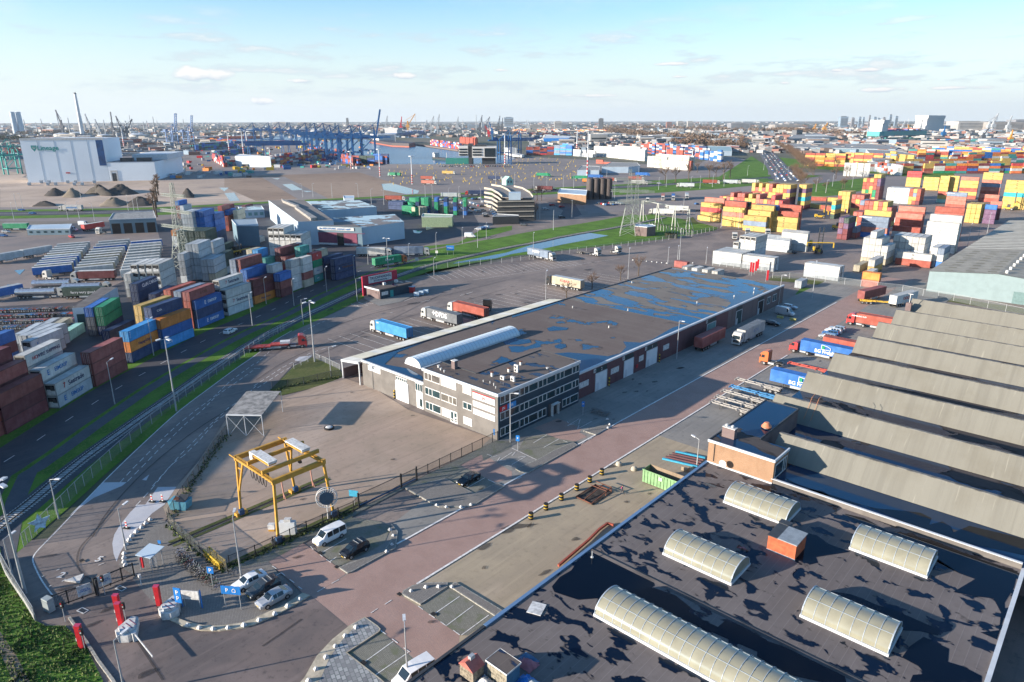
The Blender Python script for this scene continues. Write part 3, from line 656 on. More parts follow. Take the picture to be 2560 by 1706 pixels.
# ---- fences
def netmat(name,c,op):
    m,t,b=newmat(name);b.inputs['Base Color'].default_value=(*c,1);b.inputs['Alpha'].default_value=op;b.inputs['Roughness'].default_value=.6;return m
m_net=netmat('wire netting',(.18,.20,.20),.28);m_netd=netmat('dark wire netting',(.05,.06,.06),.4);m_fblk=flat('black fence steel',(.02,.021,.022),.5)
def fence(pts,h,label,style='net',step=2.6,grp=None):
    L_=Ln(pts).resample(step);o=obj('fence',None,None,(*L_.p[0],0),0,label,'fence',grp);x0,y0=L_.p[0]
    P=[(p.x-x0,p.y-y0) for p in L_.p]
    pm=m_fblk if style == 'bars' else m_steel if style == 'net' else m_dk
    k_=('post',style,h)
    if k_ not in PM:q=MB();q.bx(-.045,.045,-.045,.045,0,h+.06,pm);PM[k_]=q.mesh('post')
    st=MB()
    for i,(x,y) in enumerate(P):
        if i < 95:obj('post',PM[k_],o,(x,y,0))
        else:st.bx(x-.045,x+.045,y-.045,y+.045,0,h+.06,pm)
    if st.f:st.ob('posts',o,kind='stuff')
    b=MB()
    for a,c in zip(P,P[1:]):
        d=hypot(c[0]-a[0],c[1]-a[1]);an=atan2(c[1]-a[1],c[0]-a[0])
        if style == 'bars':
            for z in (.15,h-.12):b.box(((a[0]+c[0])/2,(a[1]+c[1])/2,z),(d,.05,.06),pm,an)
            n=int(d/.17)
            for j in range(n):t=(j+.5)/n;b.box((a[0]+(c[0]-a[0])*t,a[1]+(c[1]-a[1])*t,h/2),(.026,.026,h),pm,an)
        else:
            b.add([(*a,.05),(*c,.05),(*c,h),(*a,h)],[(0,1,2,3)],m_net if style == 'net' else m_netd)
            b.box(((a[0]+c[0])/2,(a[1]+c[1])/2,h),(d,.05,.05),pm,an)
    b.ob('fence_panel',o);return o
# ---- bare winter trees
m_bark=flat('bark',(.12,.09,.065),.9,0,.2,2);m_twig=flat('brown twigs',(.20,.125,.08),.9,0,.15,.5)
def tree_spec(h,r,seed,dense=1.):
    key=('tree',h,r,seed)
    if key in PM:return PM[key]
    R=random.Random(seed);b=MB();tw=MB();top=h*.45
    b.cyl((0,0,0),(0,0,top),h*.022+.05,m_bark,r2=h*.012+.03,n=6)
    def grow(p,d,L,rad,lv):
        q=p+d*L;(b if lv < 2 else tw).cyl(p,q,rad,m_bark if lv < 2 else m_twig,r2=rad*.6,n=4 if lv < 2 else 3,caps=False)
        if lv >= 3:return
        for _ in range(int((5,5,5)[lv]*dense)):
            t=R.uniform(.35,1.);s=p+d*L*t
            nd=(d+Vector((R.uniform(-1,1),R.uniform(-1,1),R.uniform(-.25,.75)))*.85).normalized();grow(s,nd,L*R.uniform(.45,.75),rad*.5,lv+1)
    for i in range(7):
        t=2*pi*i/7+R.uniform(-.3,.3);e=R.uniform(.5,1.2);grow(Vector((0,0,top*R.uniform(.55,1.))),Vector((cos(t)*cos(e),sin(t)*cos(e),sin(e))),r*R.uniform(.7,1.),h*.007+.02,0)
    sp=[('trunk',b.mesh('trunk'),[]),('crown',tw.mesh('crown'),[])];PM[key]=sp;return sp
def lattice(b,P0,P1,w0,w1,n,r,m,diag=True,ax=None):
    """square lattice mast or boom from P0 to P1"""
    P0=Vector(P0);P1=Vector(P1);d=(P1-P0).normalized();a=Vector((0,0,1)) if abs(d.z) < .9 else Vector((1,0,0));u=d.cross(a).normalized() if ax is None else Vector(ax);v=d.cross(u).normalized()
    R=[]
    for i in range(n+1):
        t=i/n;c=P0.lerp(P1,t);w_=(w0+(w1-w0)*t)/2;R.append([c+u*w_*s+v*w_*q for s,q in ((-1,-1),(1,-1),(1,1),(-1,1))])
    for j in range(4):b.beam(R[0][j],R[-1][j],r,r,m)
    for i in range(n):
        for j in range(4):
            if diag:b.beam(R[i][j],R[i+1][(j+1) % 4],r*.6,r*.6,m);b.beam(R[i+1][j],R[i][(j+1) % 4],r*.6,r*.6,m)
            b.beam(R[i+1][j],R[i+1][(j+1) % 4],r*.6,r*.6,m)
    return b
# ------------------------------------------------------------------ buildings near by
def roofmat(name,c,c2,pc,thr,sc=.25,seam=1.0,seamrot=0.,rough=.8,wid=.06,det=5,stretch=(1,1,1),lines=.25,refl=(.55,.75,1.)):
    """bitumen felt with seams; where it dips, rain water stands in sharp-edged pools"""
    m,t,b=newmat(name);g=G(t);v=g.co(stretch);u=g.co()
    n=g.noise(v,sc,det,.52,.35);n2=g.noise(u,1.2,5,.65);n3=g.noise(u,.06,3,.5)
    wet=g.ss(g.m('ADD',n,g.m('MULTIPLY',n3,.25)),thr,thr+.008);damp=g.ss(g.m('ADD',n,g.m('MULTIPLY',n3,.25)),thr-.03,thr+.01)
    col=g.mix(g.ss(n3,.4,.6),c,c2);col=g.mix(g.m('MULTIPLY',g.ss(n2,.45,.75),.3),col,tuple(x*.6 for x in c))
    s=g.xyz(g.co((1,1,1),seamrot));sy=g.m('FRACT',g.m('MULTIPLY',s[0],1/seam));line=g.ss(g.m('ABSOLUTE',g.m('SUBTRACT',sy,.5)),.46,.5)
    cell=t.nodes.new('ShaderNodeTexWhiteNoise');cell.noise_dimensions='1D';g.l.new(g.m('FLOOR',g.m('ADD',g.m('MULTIPLY',s[0],1/seam),.5)),cell.inputs['W'])
    col=g.mix(g.m('MULTIPLY',cell.outputs[0],.25),col,tuple(x*.72 for x in c));col=g.mix(g.m('MULTIPLY',line,lines),col,tuple(min(1,x*1.8) for x in c))
    col=g.mix(damp,col,tuple(x*.45 for x in c));col=g.mix(wet,col,pc)  # pc puts the reflected sky's blue into the pools' base colour
    g.l.new(col,b.inputs['Base Color']);g.l.new(g.m('SUBTRACT',rough,g.m('MULTIPLY',wet,rough-.045)),b.inputs['Roughness'])
    b.inputs['IOR'].default_value=1.36;g.l.new(g.m('ADD',g.m('MULTIPLY',wet,.42),.1),b.inputs['Specular IOR Level']);g.l.new(g.mix(wet,(.3,.3,.3),refl),b.inputs['Specular Tint'])
    g.bump(g.m('MULTIPLY',g.m('SUBTRACT',1,wet),g.m('ADD',n2,line)),.35,b,.03);return m
m_rf_hall=roofmat('brown felt roof',(.15,.122,.11),(.17,.142,.127),(.012,.06,.13),.75,.11,2.,radians(90))
m_rf_halln=roofmat('wet brown felt roof',(.19,.17,.15),(.215,.195,.17),(.012,.07,.16),.64,.13,2.,radians(90),.8,.06,10,(.6,1.5,1))
m_rf_off=roofmat('office felt roof',(.13,.11,.10),(.15,.13,.118),(.02,.035,.07),.71,.35,1.4,0,.8,.06,5,(.6,1.3,1))
m_rf_front=roofmat('dark felt roof',(.15,.132,.126),(.175,.155,.148),(.003,.008,.02),.68,.42,1.05,0,.8,.06,3,(.8,1.15,1),.55,(.42,.6,.85))
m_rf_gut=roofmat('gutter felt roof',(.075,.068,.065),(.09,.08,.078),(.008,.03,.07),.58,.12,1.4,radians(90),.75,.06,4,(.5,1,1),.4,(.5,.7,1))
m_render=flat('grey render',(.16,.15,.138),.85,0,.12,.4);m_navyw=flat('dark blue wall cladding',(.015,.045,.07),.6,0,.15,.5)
def brickmat(name,c,c2,mo):
    m,t,b=newmat(name);g=G(t)
    tcn=t.nodes.new('ShaderNodeTexCoord');s=g.xyz(tcn.outputs['Object']);cb=t.nodes.new('ShaderNodeCombineXYZ');g.l.new(g.m('ADD',s[0],s[1]),cb.inputs[0]);g.l.new(s[2],cb.inputs[1])
    br=t.nodes.new('ShaderNodeTexBrick');g.l.new(cb.outputs[0],br.inputs['Vector']);br.inputs['Scale'].default_value=1;br.inputs['Brick Width'].default_value=.24;br.inputs['Row Height'].default_value=.09;br.inputs['Mortar Size'].default_value=.012
    g.set(br.inputs['Color1'],c);g.set(br.inputs['Color2'],c2);g.set(br.inputs['Mortar'],mo)
    col=g.mix(g.m('MULTIPLY',g.ss(g.noise(g.co((1,1,.5)),.5,5,.6),.45,.75),.5),br.outputs[0],tuple(x*.6 for x in c))
    g.l.new(col,b.inputs['Base Color']);b.inputs['Roughness'].default_value=.9;b.inputs['Specular IOR Level'].default_value=.2;return m
m_mbrick=brickmat('maroon brick',(.125,.052,.06),(.15,.065,.07),(.12,.09,.09));m_tbrick=brickmat('orange brown brick',(.30,.17,.10),(.26,.145,.08),(.30,.23,.16));m_gbrick=brickmat('grey brown brick',(.16,.115,.11),(.19,.14,.13),(.16,.13,.13))
m_trim=flat('pale roof trim',(.55,.58,.60),.5,0,.08,.5);m_shut=flat('white shutter door',(.66,.69,.70),.5,0,.06,.5);m_gshut=flat('sea green shutter',(.12,.26,.27),.5,0,.1,.5);m_ydk=flat('dark green door',(.012,.05,.055),.5,0,.1,.5)
m_pane=flat('window glass bluish',(.02,.055,.065),.08,0,.25,.35,.8);m_blind=flat('closed white blind',(.55,.52,.47),.7,0,.1,1)
m_edge=flat('blue grey metal roof edge',(.16,.27,.42),.35,.3,.06,.5)
def P3(face,a,z,at_,d):
    """a along the wall, d outwards"""
    return {'Y-':(a,at_-d,z),'X+':(at_+d,a,z),'X-':(at_-d,a,z),'Y+':(a,at_+d,z)}[face]
def pbox(mb,face,a0,a1,z0,z1,at_,d0,d1,m):
    p=P3(face,a0,z0,at_,d0);q=P3(face,a1,z1,at_,d1)
    mb.bx(min(p[0],q[0]),max(p[0],q[0]),min(p[1],q[1]),max(p[1],q[1]),z0,z1,m)
def window(par,face,a0,a1,z0,z1,at_,n=1,pane=None,fr=None,name='window',splits=None):
    f=MB();fr=fr or m_white;w_=.15
    pbox(f,face,a0,a1,z0,z0+w_,at_,.0,.09,fr);pbox(f,face,a0,a1,z1-w_,z1,at_,.0,.09,fr)
    xs=splits or [a0+(a1-a0)*i/n for i in range(n+1)]
    for i,a in enumerate(xs):pbox(f,face,max(a0,a-w_/2),min(a1,a+w_/2) if a < a1 else a1,z0+w_,z1-w_,at_,.0,.085,fr)
    o=f.ob(name,par);g_=MB();pbox(g_,face,a0+.03,a1-.03,z0+.03,z1-.03,at_,.01,.04,pane or m_pane);g_.ob('pane',o);return o
def door(par,face,a0,a1,z0,z1,at_,m,panels=6,name='shutter_door'):
    d=MB();pbox(d,face,a0,a1,z0,z1,at_,.0,.06,m);o=d.ob(name,par)
    f=MB();pbox(f,face,a0-.18,a0,z0,z1+.15,at_,0,.12,m_trim);pbox(f,face,a1,a1+.18,z0,z1+.15,at_,0,.12,m_trim);pbox(f,face,a0,a1,z1+.005,z1+.15,at_,0,.118,m_trim)
    f.ob('door_frame',o);h_=MB();pbox(h_,face,a0+.35,a0+1.25,z0+.02,z0+2.1,at_,.06,.075,m_trim);h_.ob('wicket_door',o);return o
def signp(par,face,a0,a1,z0,z1,at_,m,txt=None,tm=None,size=.5,name='sign_board'):
    d=MB();pbox(d,face,a0,a1,z0,z1,at_,.0,.09,m);o=d.ob(name,par)
    if txt:
        p=P3(face,(a0+a1)/2,(z0+z1)/2,at_,.1);rz={'Y-':0,'X+':pi/2,'X-':-pi/2}[face]
        lettering(txt,size,tm or m_ktxt,o,p,(radians(90),0,rz),bold=.01)
    return o
# ---- the long hall with its office
hall=obj('warehouse',None,None,(0,0,0),0,'long low warehouse with wet brown flat roof and grey three storey office corner','warehouse')
HX0,HX1,HY0,HY1=-129.,-85.6,89.2,232.
b=MB();b.prism([(HX0,HY0),(-106.5,HY0),(-106.5,88.9),(-106.5,94.3),(-86.4,94.3),(-86.4,HY0+30),(HX1,HY0+25.9),(HX1,HY1),(HX0,HY1)][0:1]+[(-106.7,HY0),(-106.7,94.3),(-95.9,94.3),(-95.9,114.8),(HX1,114.8),(HX1,190.),(HX0,190.)],0,6.25,m_mbrick);b.ob('wall',hall)
b=MB();b.prism([(HX0,190.01),(HX1,190.01),(HX1,HY1),(HX0,HY1)],0,6.25,m_gbrick);b.ob('rear_wall',hall)
b=MB();b.bx(HX0-.01,-106.7,HY0-.05,HY0,0,6.3,m_render);b.ob('front_wall',hall)
b=MB();b.prism([(HX0,HY0),(-106.7,HY0),(-106.7,94.3),(-95.9,94.3),(-95.9,114.8),(-86,114.8),(-86,167.6),(HX0,167.6)],6.26,6.32,m_rf_hall);b.ob('roof_felt',hall)
b=MB();b.bx(HX0,-107.2,167.62,HY1,6.26,6.34,m_rf_halln);b.bx(-107.19,-86,167.62,HY1,6.26,6.345,m_rf_halln);b.ob('roof_felt',hall)
pd=MB()
for s_ in ('G 1020,1080 1080,1085 1180,1090 1290,1060 1390,1000 1480,950 1620,915 1700,890 1690,905 1300,1095 900,1265 600,1390 540,1375 600,1310 480,1290 370,1190 520,1180 700,1195 880,1215 990,1190 1050,1130','G 390,1120 440,1100 490,1105 500,1130 450,1150 400,1140',
           'G 10,1030 60,1060 160,1060 180,1090 60,1110 -60,1110 -100,1060','G 320,960 380,940 520,955 500,975 340,985','G 1900,680 2000,655 2330,605 2180,700 1940,790 2010,730 1990,700',
           'G 0,845 250,760 480,700 470,712 250,790 0,862','F 990,1245 1400,1110 1560,1060 1600,1065 1300,1180 1180,1290 1400,1330 1520,1400 1540,1440 1250,1350'):
    pts=PL(s_,6.35);pts=[(min(-86.1,max(-128.9,x)),max(89.4,y)) for x,y in pts];
    A_=sum(pts[i][0]*pts[(i+1) % len(pts)][1]-pts[(i+1) % len(pts)][0]*pts[i][1] for i in range(len(pts)))
    pd.sheet(pts,6.352+.002*len(pd.ms)+.0005*len(pd.f),watermat('roof pool',(.012,.05,.11),.05,.02,.5,(.5,.72,1)) if not pd.ms else pd.ms[0])  # pool base colour holds the blue of the reflected sky
pd.ob('roof_puddle',hall)
b=MB();b.bx(HX1-.05,HX1+.12,114.8,HY1,6.05,6.5,m_trim);b.bx(HX1-.5,HX1-.05,114.8,HY1,6.3,6.5,m_trim);b.bx(HX0-.1,-106.8,HY0-.2,HY0+.25,6.05,6.5,m_trim);b.ob('roof_trim',hall)
b=MB();b.bx(HX0-.35,HX0+.1,HY0+.3,HY1,6.2,6.52,m_dk);b.bx(HX0-.3,HX1,HY1,HY1+.2,6.0,6.5,m_dk);b.bx(HX0+.2,HX1-.5,167.45,167.62,6.3,6.42,m_dk);b.ob('roof_kerb',hall)
# office block, an L of three storeys
for (x0,x1,y0,y1) in ((-106.6,-84.7,88.9,94.2),(-95.85,-84.7,94.2,114.9)):
    b=MB();b.bx(x0,x1,y0,y1,0,9.7,m_render);b.ob('office_wall',hall)
b=MB();b.bx(-84.7,-84.6,88.9,114.9,0,9.4,m_navyw);b.ob('office_side_wall',hall)  # side wall in one dark blue, unlike the grey front
b=MB();b.prism([(-106.6,88.9),(-84.7,88.9),(-84.7,114.9),(-95.85,114.9),(-95.85,94.2),(-106.6,94.2)],9.71,9.83,m_rf_off);b.ob('office_roof',hall)
b=MB();b.bx(-106.8,-84.45,88.7,88.95,9.4,9.98,m_trim);b.bx(-84.7,-84.45,88.95,115.1,9.4,9.98,m_trim);b.bx(-106.8,-106.55,88.95,94.2,9.45,9.98,m_trim);b.ob('office_trim',hall)
b=MB();b.bx(-106.5,-95.9,94.2,94.4,9.6,9.98,m_dk);b.bx(-95.95,-95.75,94.4,115,9.6,9.98,m_dk);b.bx(-95.7,-84.7,114.9,115.05,9.6,9.95,m_dk);b.ob('office_kerb',hall)
for i,(z0,z1) in enumerate(((7.55,9.3),(4.15,5.9),(.75,2.6))):
    window(hall,'Y-',-106.1,-101.3,z0,z1,88.9,splits=[-106.1,-104.9,-103.8,-101.3],pane=m_pane if i else flat('lit grey pane',(.12,.11,.10),.15,0,.3,.4))  # top floor left panes in a plain grey tone
    window(hall,'Y-',-101.0,-96.3,z0,z1,88.9,splits=[-101.0,-98.6,-97.5,-96.3] if i < 2 else [-101,-98.6,-98.4],pane=m_blind if i != 1 else flat('grey pane',(.17,.16,.14),.15,0,.3,.4))
    window(hall,'Y-',-94.4,-91.9,z0+.1,z1-.1,88.9,2,pane=m_blind if i != 1 else m_pane)
    if i < 2:segs=[(89.4+5.75*j,5.55) for j in range(4)]+[(112.35,2.3)]
    else:segs=[(89.4,5.55),(95.15,5.55),(100.9,2.6),(109.0,5.6)]
    for (y0,w_) in segs:window(hall,'X+',y0,y0+w_,z0,z1,-84.6,splits=[y0,y0+1.35,y0+2.7,y0+w_] if w_ > 3 else [y0,y0+w_/2,y0+w_])
dr=MB();dr.bx(-98.3,-96.2,88.84,88.9,.05,2.7,m_white);o=dr.ob('entrance_door',hall)
g_=MB();g_.bx(-98.1,-97.4,88.82,88.86,.4,2.5,m_pane);g_.bx(-97.1,-96.4,88.82,88.86,.5,1.2,m_pane);g_.bx(-97.1,-96.4,88.82,88.86,1.5,2.4,m_pane);g_.ob('pane',o)
dr=MB();dr.bx(-84.6,-84.5,104.3,108.6,.0,3.0,m_dk);dr.bx(-84.5,-83.9,105.0,105.15,0,2.7,m_white);dr.bx(-84.5,-83.9,107.0,107.15,0,2.7,m_white);dr.bx(-84.5,-83.7,105.0,107.3,2.7,2.8,m_white);dr.ob('porch',hall)
signp(hall,'Y-',-91.5,-85.4,7.3,8.6,88.9,m_conw,'JN',m_rtxt,.8);b=MB();b.bx(-91.5,-85.4,88.78,88.9,8.6,8.78,m_redp);b.ob('sign_band',hall)
signp(hall,'Y-',-91.5,-85.4,5.6,6.8,88.9,m_conw);signp(hall,'Y-',-91.5,-85.4,3.9,5.1,88.9,m_conw)
signp(hall,'X+',89.3,91.4,6.05,7.1,-84.6,m_redp,'JN',m_wtxt,.8);signp(hall,'X+',91.45,94.0,6.05,7.1,-84.6,flat('bright blue sign',(.02,.25,.60),.4),'Vh',m_wtxt,.8)
# front wall openings
window(hall,'Y-',-126.6,-121.9,4.6,5.9,89.15,2,pane=m_conw);door(hall,'Y-',-116.4,-112.3,0,4.5,89.15,m_shut);window(hall,'Y-',-116.3,-112.4,4.8,5.7,89.15,6)
window(hall,'Y-',-109.6,-107.3,4.0,5.9,89.15,3);dr=MB();dr.bx(-109.4,-107.2,89.08,89.15,0,3.9,m_white);o=dr.ob('side_door',hall);g_=MB();g_.bx(-108.3,-107.5,89.05,89.1,.6,2.4,m_pane);g_.ob('pane',o)
for x in (-117.0,):
    bl=MB()
    for i in range(6):bl.cyl((x,88.9,i*.35),(x,88.9,i*.35+.35),.16,m_ylw if i % 2 else m_black,n=8)
    bl.ob('striped_bollard',hall)
# loading doors on the long side
for (y0,y1,mat_,t1,t2) in ((122.6,126.9,m_shut,'A','2'),(134.4,138.3,m_shut,'B',''),(144.5,149.4,m_shut,'C','1'),(176.8,181.9,m_gshut,'D',''),(195.6,199.4,m_ydk,'',''),(211.5,215.5,m_black,'','')):
    door(hall,'X+',y0,y1,0,4.4,HX1,mat_);window(hall,'X+',y0,y1,4.65,5.8,HX1,5,pane=m_ydk,fr=m_dk)
    if t1:signp(hall,'X+',y0-.9,y0-.1,4.9,5.8,HX1+.02,m_conw,t1,m_ktxt,.7,'letter_sign')
    if t2:lettering(t2,1.1,m_wtxt,hall,(HX1+.13,(y0+y1)/2,5.2),(radians(90),0,pi/2),'door_number')
for y in (127.5,150.2):
    bl=MB()
    for i in range(6):bl.cyl((-85.1,y,i*.4),(-85.1,y,i*.4+.4),.17,m_ylw if i % 2 else m_black,n=8)
    bl.ob('striped_bollard',hall)
for (y0,y1) in ((116.2,119.8),(128.7,132.0),(141.0,143.0),(152.6,155.5)):signp(hall,'X+',y0,y1,2.6,4.0,HX1,m_conw)
b=MB();b.box((HX1+.05,140.2,1.7),(.1,.9,.9),m_redp);b.ob('hose_box',hall)
for (y0,y1) in ((218.5,221),(223,226)):window(hall,'X+',y0,y1,2.2,4.6,HX1,2)
# barrel rooflight of the hall
def rooflight(name,x0,x1,y0,y1,z,rise,axis,np_,mg,label=None,par=None,cat='skylight',grp=None):
    o=obj(name,None,par,(0,0,0) if par else ((x0+x1)/2,(y0+y1)/2,z),0,label,cat if not par else None,grp)
    ox,oy,oz=(0,0,0) if par else ((x0+x1)/2,(y0+y1)/2,z)
    def pt(a,c):  # a along, c in 0..1 across
        t=pi*(1-c);r_=.5
        if axis == 'y':w_=(x1-x0)/2;return ((x0+x1)/2+cos(t)*w_-ox,a-oy,z+.35+sin(t)*rise-oz)
        w_=(y1-y0)/2;return (a-ox,(y0+y1)/2+cos(t)*w_-oy,z+.35+sin(t)*rise-oz)
    a0,a1=(y0,y1) if axis == 'y' else (x0,x1);nc=12
    sk=MB();vs=[pt(a0+(a1-a0)*i/np_,c/nc) for i in range(np_+1) for c in range(nc+1)]
    sk.add(vs,[(i*(nc+1)+c,(i+1)*(nc+1)+c,(i+1)*(nc+1)+c+1,i*(nc+1)+c+1) for i in range(np_) for c in range(nc)],mg,True)
    for i in (0,np_):sk.add([pt(a0+(a1-a0)*i/np_,c/nc) for c in range(nc+1)],[tuple(range(nc+1))],mg)
    sk.ob('glazing',o)
    rb=MB()
    for i in range(np_+1):
        a=a0+(a1-a0)*i/np_;P=[Vector(pt(a,c/nc))*1 for c in range(nc+1)]
        for p,q in zip(P,P[1:]):rb.beam(p+Vector((0,0,.02)),q+Vector((0,0,.02)),.05 if 0 < i < np_ else .12,.05,m_lightrib)
    for c in (4,8):rb.beam(Vector(pt(a0,c/nc))+Vector((0,0,.02)),Vector(pt(a1,c/nc))+Vector((0,0,.02)),.04,.04,m_lightrib)
    rb.ob('rib',o)
    cb=MB();cb.bx(x0-.12-ox,x1+.12-ox,y0-.12-oy,y1+.12-oy,z-oz,z+.33-oz,m_trim);cb.ob('curb',o);return o
m_lightrib=flat('light blue grey rib',(.36,.42,.47),.4)
mg1,_t,_b=newmat('ribbed rooflight sheet');_b.inputs['Base Color'].default_value=(.58,.66,.70,1);_b.inputs['Roughness'].default_value=.3
mg2,_t,_b=newmat('yellowed rooflight');_g=G(_t);_g.l.new(_g.mix(_g.ss(_g.noise(_g.co(),.6,4),.35,.7),(.27,.26,.19),(.23,.22,.16)),_b.inputs['Base Color']);_b.inputs['Roughness'].default_value=.16;_b.inputs['Specular IOR Level'].default_value=.7;_b.inputs['Specular Tint'].default_value=(.55,.8,1,1)
rooflight('rooflight',-119.6,-114.2,94.6,128.4,6.35,1.7,'y',30,mg1,par=hall)
# roof gear on the office
b=MB();b.bx(-102.1,-101.1,93.0,93.9,9.84,11.6,m_gbrick);b.bx(-102.2,-101.0,92.9,94.0,11.6,11.72,m_conw);b.ob('chimney',hall)
for (x,y,r_,h_) in ((-92.4,95.4,.45,.9),(-91.6,99.6,.42,.8),(-92.6,104.5,.4,.8),(-104.5,91.5,.3,.5),(-103.0,90.8,.25,.4),(-101.5,90.4,.2,.4),(-88.2,97.0,.25,.4),(-89.9,92.2,.12,.4),(-88.5,91.8,.12,.5),(-87.2,91.0,.12,.4),(-91.5,91.9,.12,.35),(-86.7,106.3,.3,.3)):
    c=MB();c.cyl((x,y,9.8),(x,y,9.8+h_),r_*.7,m_conw,n=8);c.cyl((x,y,9.8+h_),(x,y,9.9+h_),r_,m_rust if r_ > .38 else m_conw,n=8);c.ob('roof_vent',hall)
for (x,y,hh_) in ((-89.3,95.2,.8),(-87.2,96.0,1.0),(-90.2,100.4,1.6)):
    c=MB();c.bx(x-.5,x+.5,y-.2,y+.2,9.95,9.95+hh_,m_conw);o=c.ob('air_conditioner',hall);f=MB()
    for k_ in range(1 if hh_ < 1.2 else 2):f.cyl((x-.1,y-.23,10.35+k_*.75),(x-.1,y-.19,10.35+k_*.75),.28,m_dk,n=12)
    f.ob('fan',o)
for (x,y) in ((-121,160),(-107,168.5),(-96,190),(-101,150),(-126,200),(-91,205),(-89.6,118.5),(-88.5,214),(-90.5,219)):c=MB();c.cyl((x,y,6.3),(x,y,6.95),.16,m_conw,n=8);c.ob('roof_pipe',hall)
# ---- lean-to canopy along the left side of the hall
can=obj('canopy',None,None,(-136.6,88.5,0),0,'cream lean-to canopy roof running along the left wall of the long warehouse','canopy')
b=MB();y=0.
cpm=[flat('cream roof sheet',(.62,.58,.45),.6,0,.1,.4),flat('white roof sheet',(.68,.66,.58),.6,0,.1,.4)]
while y < 79:b.add([(0,y,5.0),(7.3,y,6.0),(7.3,min(y+2.6,79.5),6.0),(0,min(y+2.6,79.5),5.0),(0,y,4.9),(7.3,y,5.9),(7.3,min(y+2.6,79.5),5.9),(0,min(y+2.6,79.5),4.9)],[(0,1,2,3),(4,7,6,5),(0,4,5,1),(3,2,6,7),(0,3,7,4)],cpm[int(y/2.6) % 3 == 0]);y += 2.6
b.ob('roof_sheet',can)
for y in (0,13,26,39,52,65,79):b=MB();b.bx(.05,.3,y,y+.25,0,4.9,m_trim);b.ob('post',can)
b=MB();b.bx(7.0,7.25,0,.25,0,5.8,m_trim);b.ob('post',can);b=MB();b.bx(0,.15,.4,79,.0,2.6,m_gbrick);b.ob('low_wall',can)
b=MB();b.beam((.1,-.1,4.75),(7.3,-.1,5.75),.16,.5,m_trim);b.ob('front_beam',can);b=MB();b.bx(.3,7.2,20,20.2,0,5.0,m_mbrick);b.ob('back_wall',can)
# ---- flat roofed building in the foreground
fb=obj('factory_building',None,None,(0,0,0),0,'large flat roofed building with dark puddled felt roof and yellowed barrel skylights in the foreground','building')
b=MB();b.bx(-44.4,-2,10,95.9,0,6.7,m_gbrick);b.ob('wall',fb)
b=MB();b.bx(-44.3,-2.1,10,63.6,6.71,6.95,m_rf_front);b.bx(-44.3,-2.1,63.61,95.9,6.71,6.955,m_rf_front);b.ob('roof_felt',fb)
b=MB();b.bx(-44.6,-44.15,44.2,95.9,6.6,7.12,m_edge);b.bx(-2.2,-1.75,10,96.2,6.6,7.12,m_trim);b.ob('roof_edge',fb)
b=MB();b.bx(-44.55,-44.2,10,44.2,6.6,7.08,m_dk);b.ob('roof_edge',fb)
b=MB();b.add([(-44,63.2,6.96),(-2.3,63.2,6.96),(-2.3,63.65,7.1),(-44,63.65,7.1),(-44,64.1,6.96),(-2.3,64.1,6.96)],[(0,1,2,3),(3,2,5,4)],flat('roof ridge felt',(.10,.09,.088),.8,0,.2,.5));b.ob('roof_ridge',fb)
b=MB();b.bx(-33.8,-2.2,95.95,96.15,6.9,7.75,flat('parapet felt',(.16,.145,.13),.8,0,.15,.6));b.ob('parapet',fb);b=MB();b.bx(-33.8,-2.2,95.85,96.25,7.75,7.85,m_trim);b.ob('parapet_cap',fb)
pd=MB();pm_=watermat('dark roof pool',(.002,.004,.009),.04,.02,.5,(.45,.62,.85));zq=6.968
for s_ in ('O 700,370 830,400 1000,480 1130,570 1300,650 1310,680 1230,740 1090,760 1030,730 960,760 880,790 760,800 610,812 480,770 390,740 365,690 440,600 545,540 600,450',
           'O 1000,790 1100,760 1300,700 1500,770 1640,880 1620,920 1760,1000 1890,1060 1960,1000 2100,1050 2340,1180 2350,1330 2000,1180 1500,960 1060,840',
           'Q -90,1180 0,1190 200,1260 330,1310 560,1400 700,1500 720,1568 500,1568 200,1500 -100,1330','Q 260,170 450,220 560,300 700,350 760,370 440,420 460,470 380,490 320,440 250,455 300,330',
           'Q 700,20 880,60 1100,180 1500,260 1600,300 1900,420 2290,550 2270,700 2170,840 2190,940 2150,1150 2110,1180 1950,1110 2120,1090 2140,930 2070,800 1900,780 1700,740 1900,620 1760,570 1500,400 1550,420 1300,330 1000,230',
           'Q 1230,1340 1300,1240 1430,1150 1530,1200 1660,1260 1650,1380 1780,1420 1960,1510 1960,1568 1300,1568 1330,1500 1440,1490 1380,1420','Q 440,760 560,730 760,760 870,800 1000,860 1150,900 1400,1010 1580,1090 1560,1140 1400,1100 1210,1090 1180,1060'):
    pts=PL(s_,zq);zq += .003;pts=[(min(-2.3,max(-44,x)),min(95.7,y)) for x,y in pts];pd.sheet(pts,zq,pm_)
pd.ob('roof_puddle',fb)
for (x0,x1,y0,y1,lb) in ((-36.4,-12,53.7,58.8,'long yellowed barrel skylight at the bottom edge of the foreground roof'),(-36.6,-27.5,69,74.2,'yellowed barrel skylight left of the red hut on the foreground roof'),(-36.6,-27.7,86,91.4,'yellowed barrel skylight below the brick building corner'),
        (-19.3,-10.5,86.2,91.5,'yellowed barrel skylight closest to the roof parapet on the right'),(-19.2,-10.3,69.1,74.3,'yellowed barrel skylight below right of the red hut')):
    rooflight('skylight',x0,x1,y0,y1,6.95,1.75,'x',max(7,int((x1-x0)/1.15)),mg2,lb,grp='barrel skylights on the dark roof')
o=obj('roof_hut',None,None,(-27.3,79,6.95),0,'rust red roof hut with grey metal lid between the skylights','roof hut')
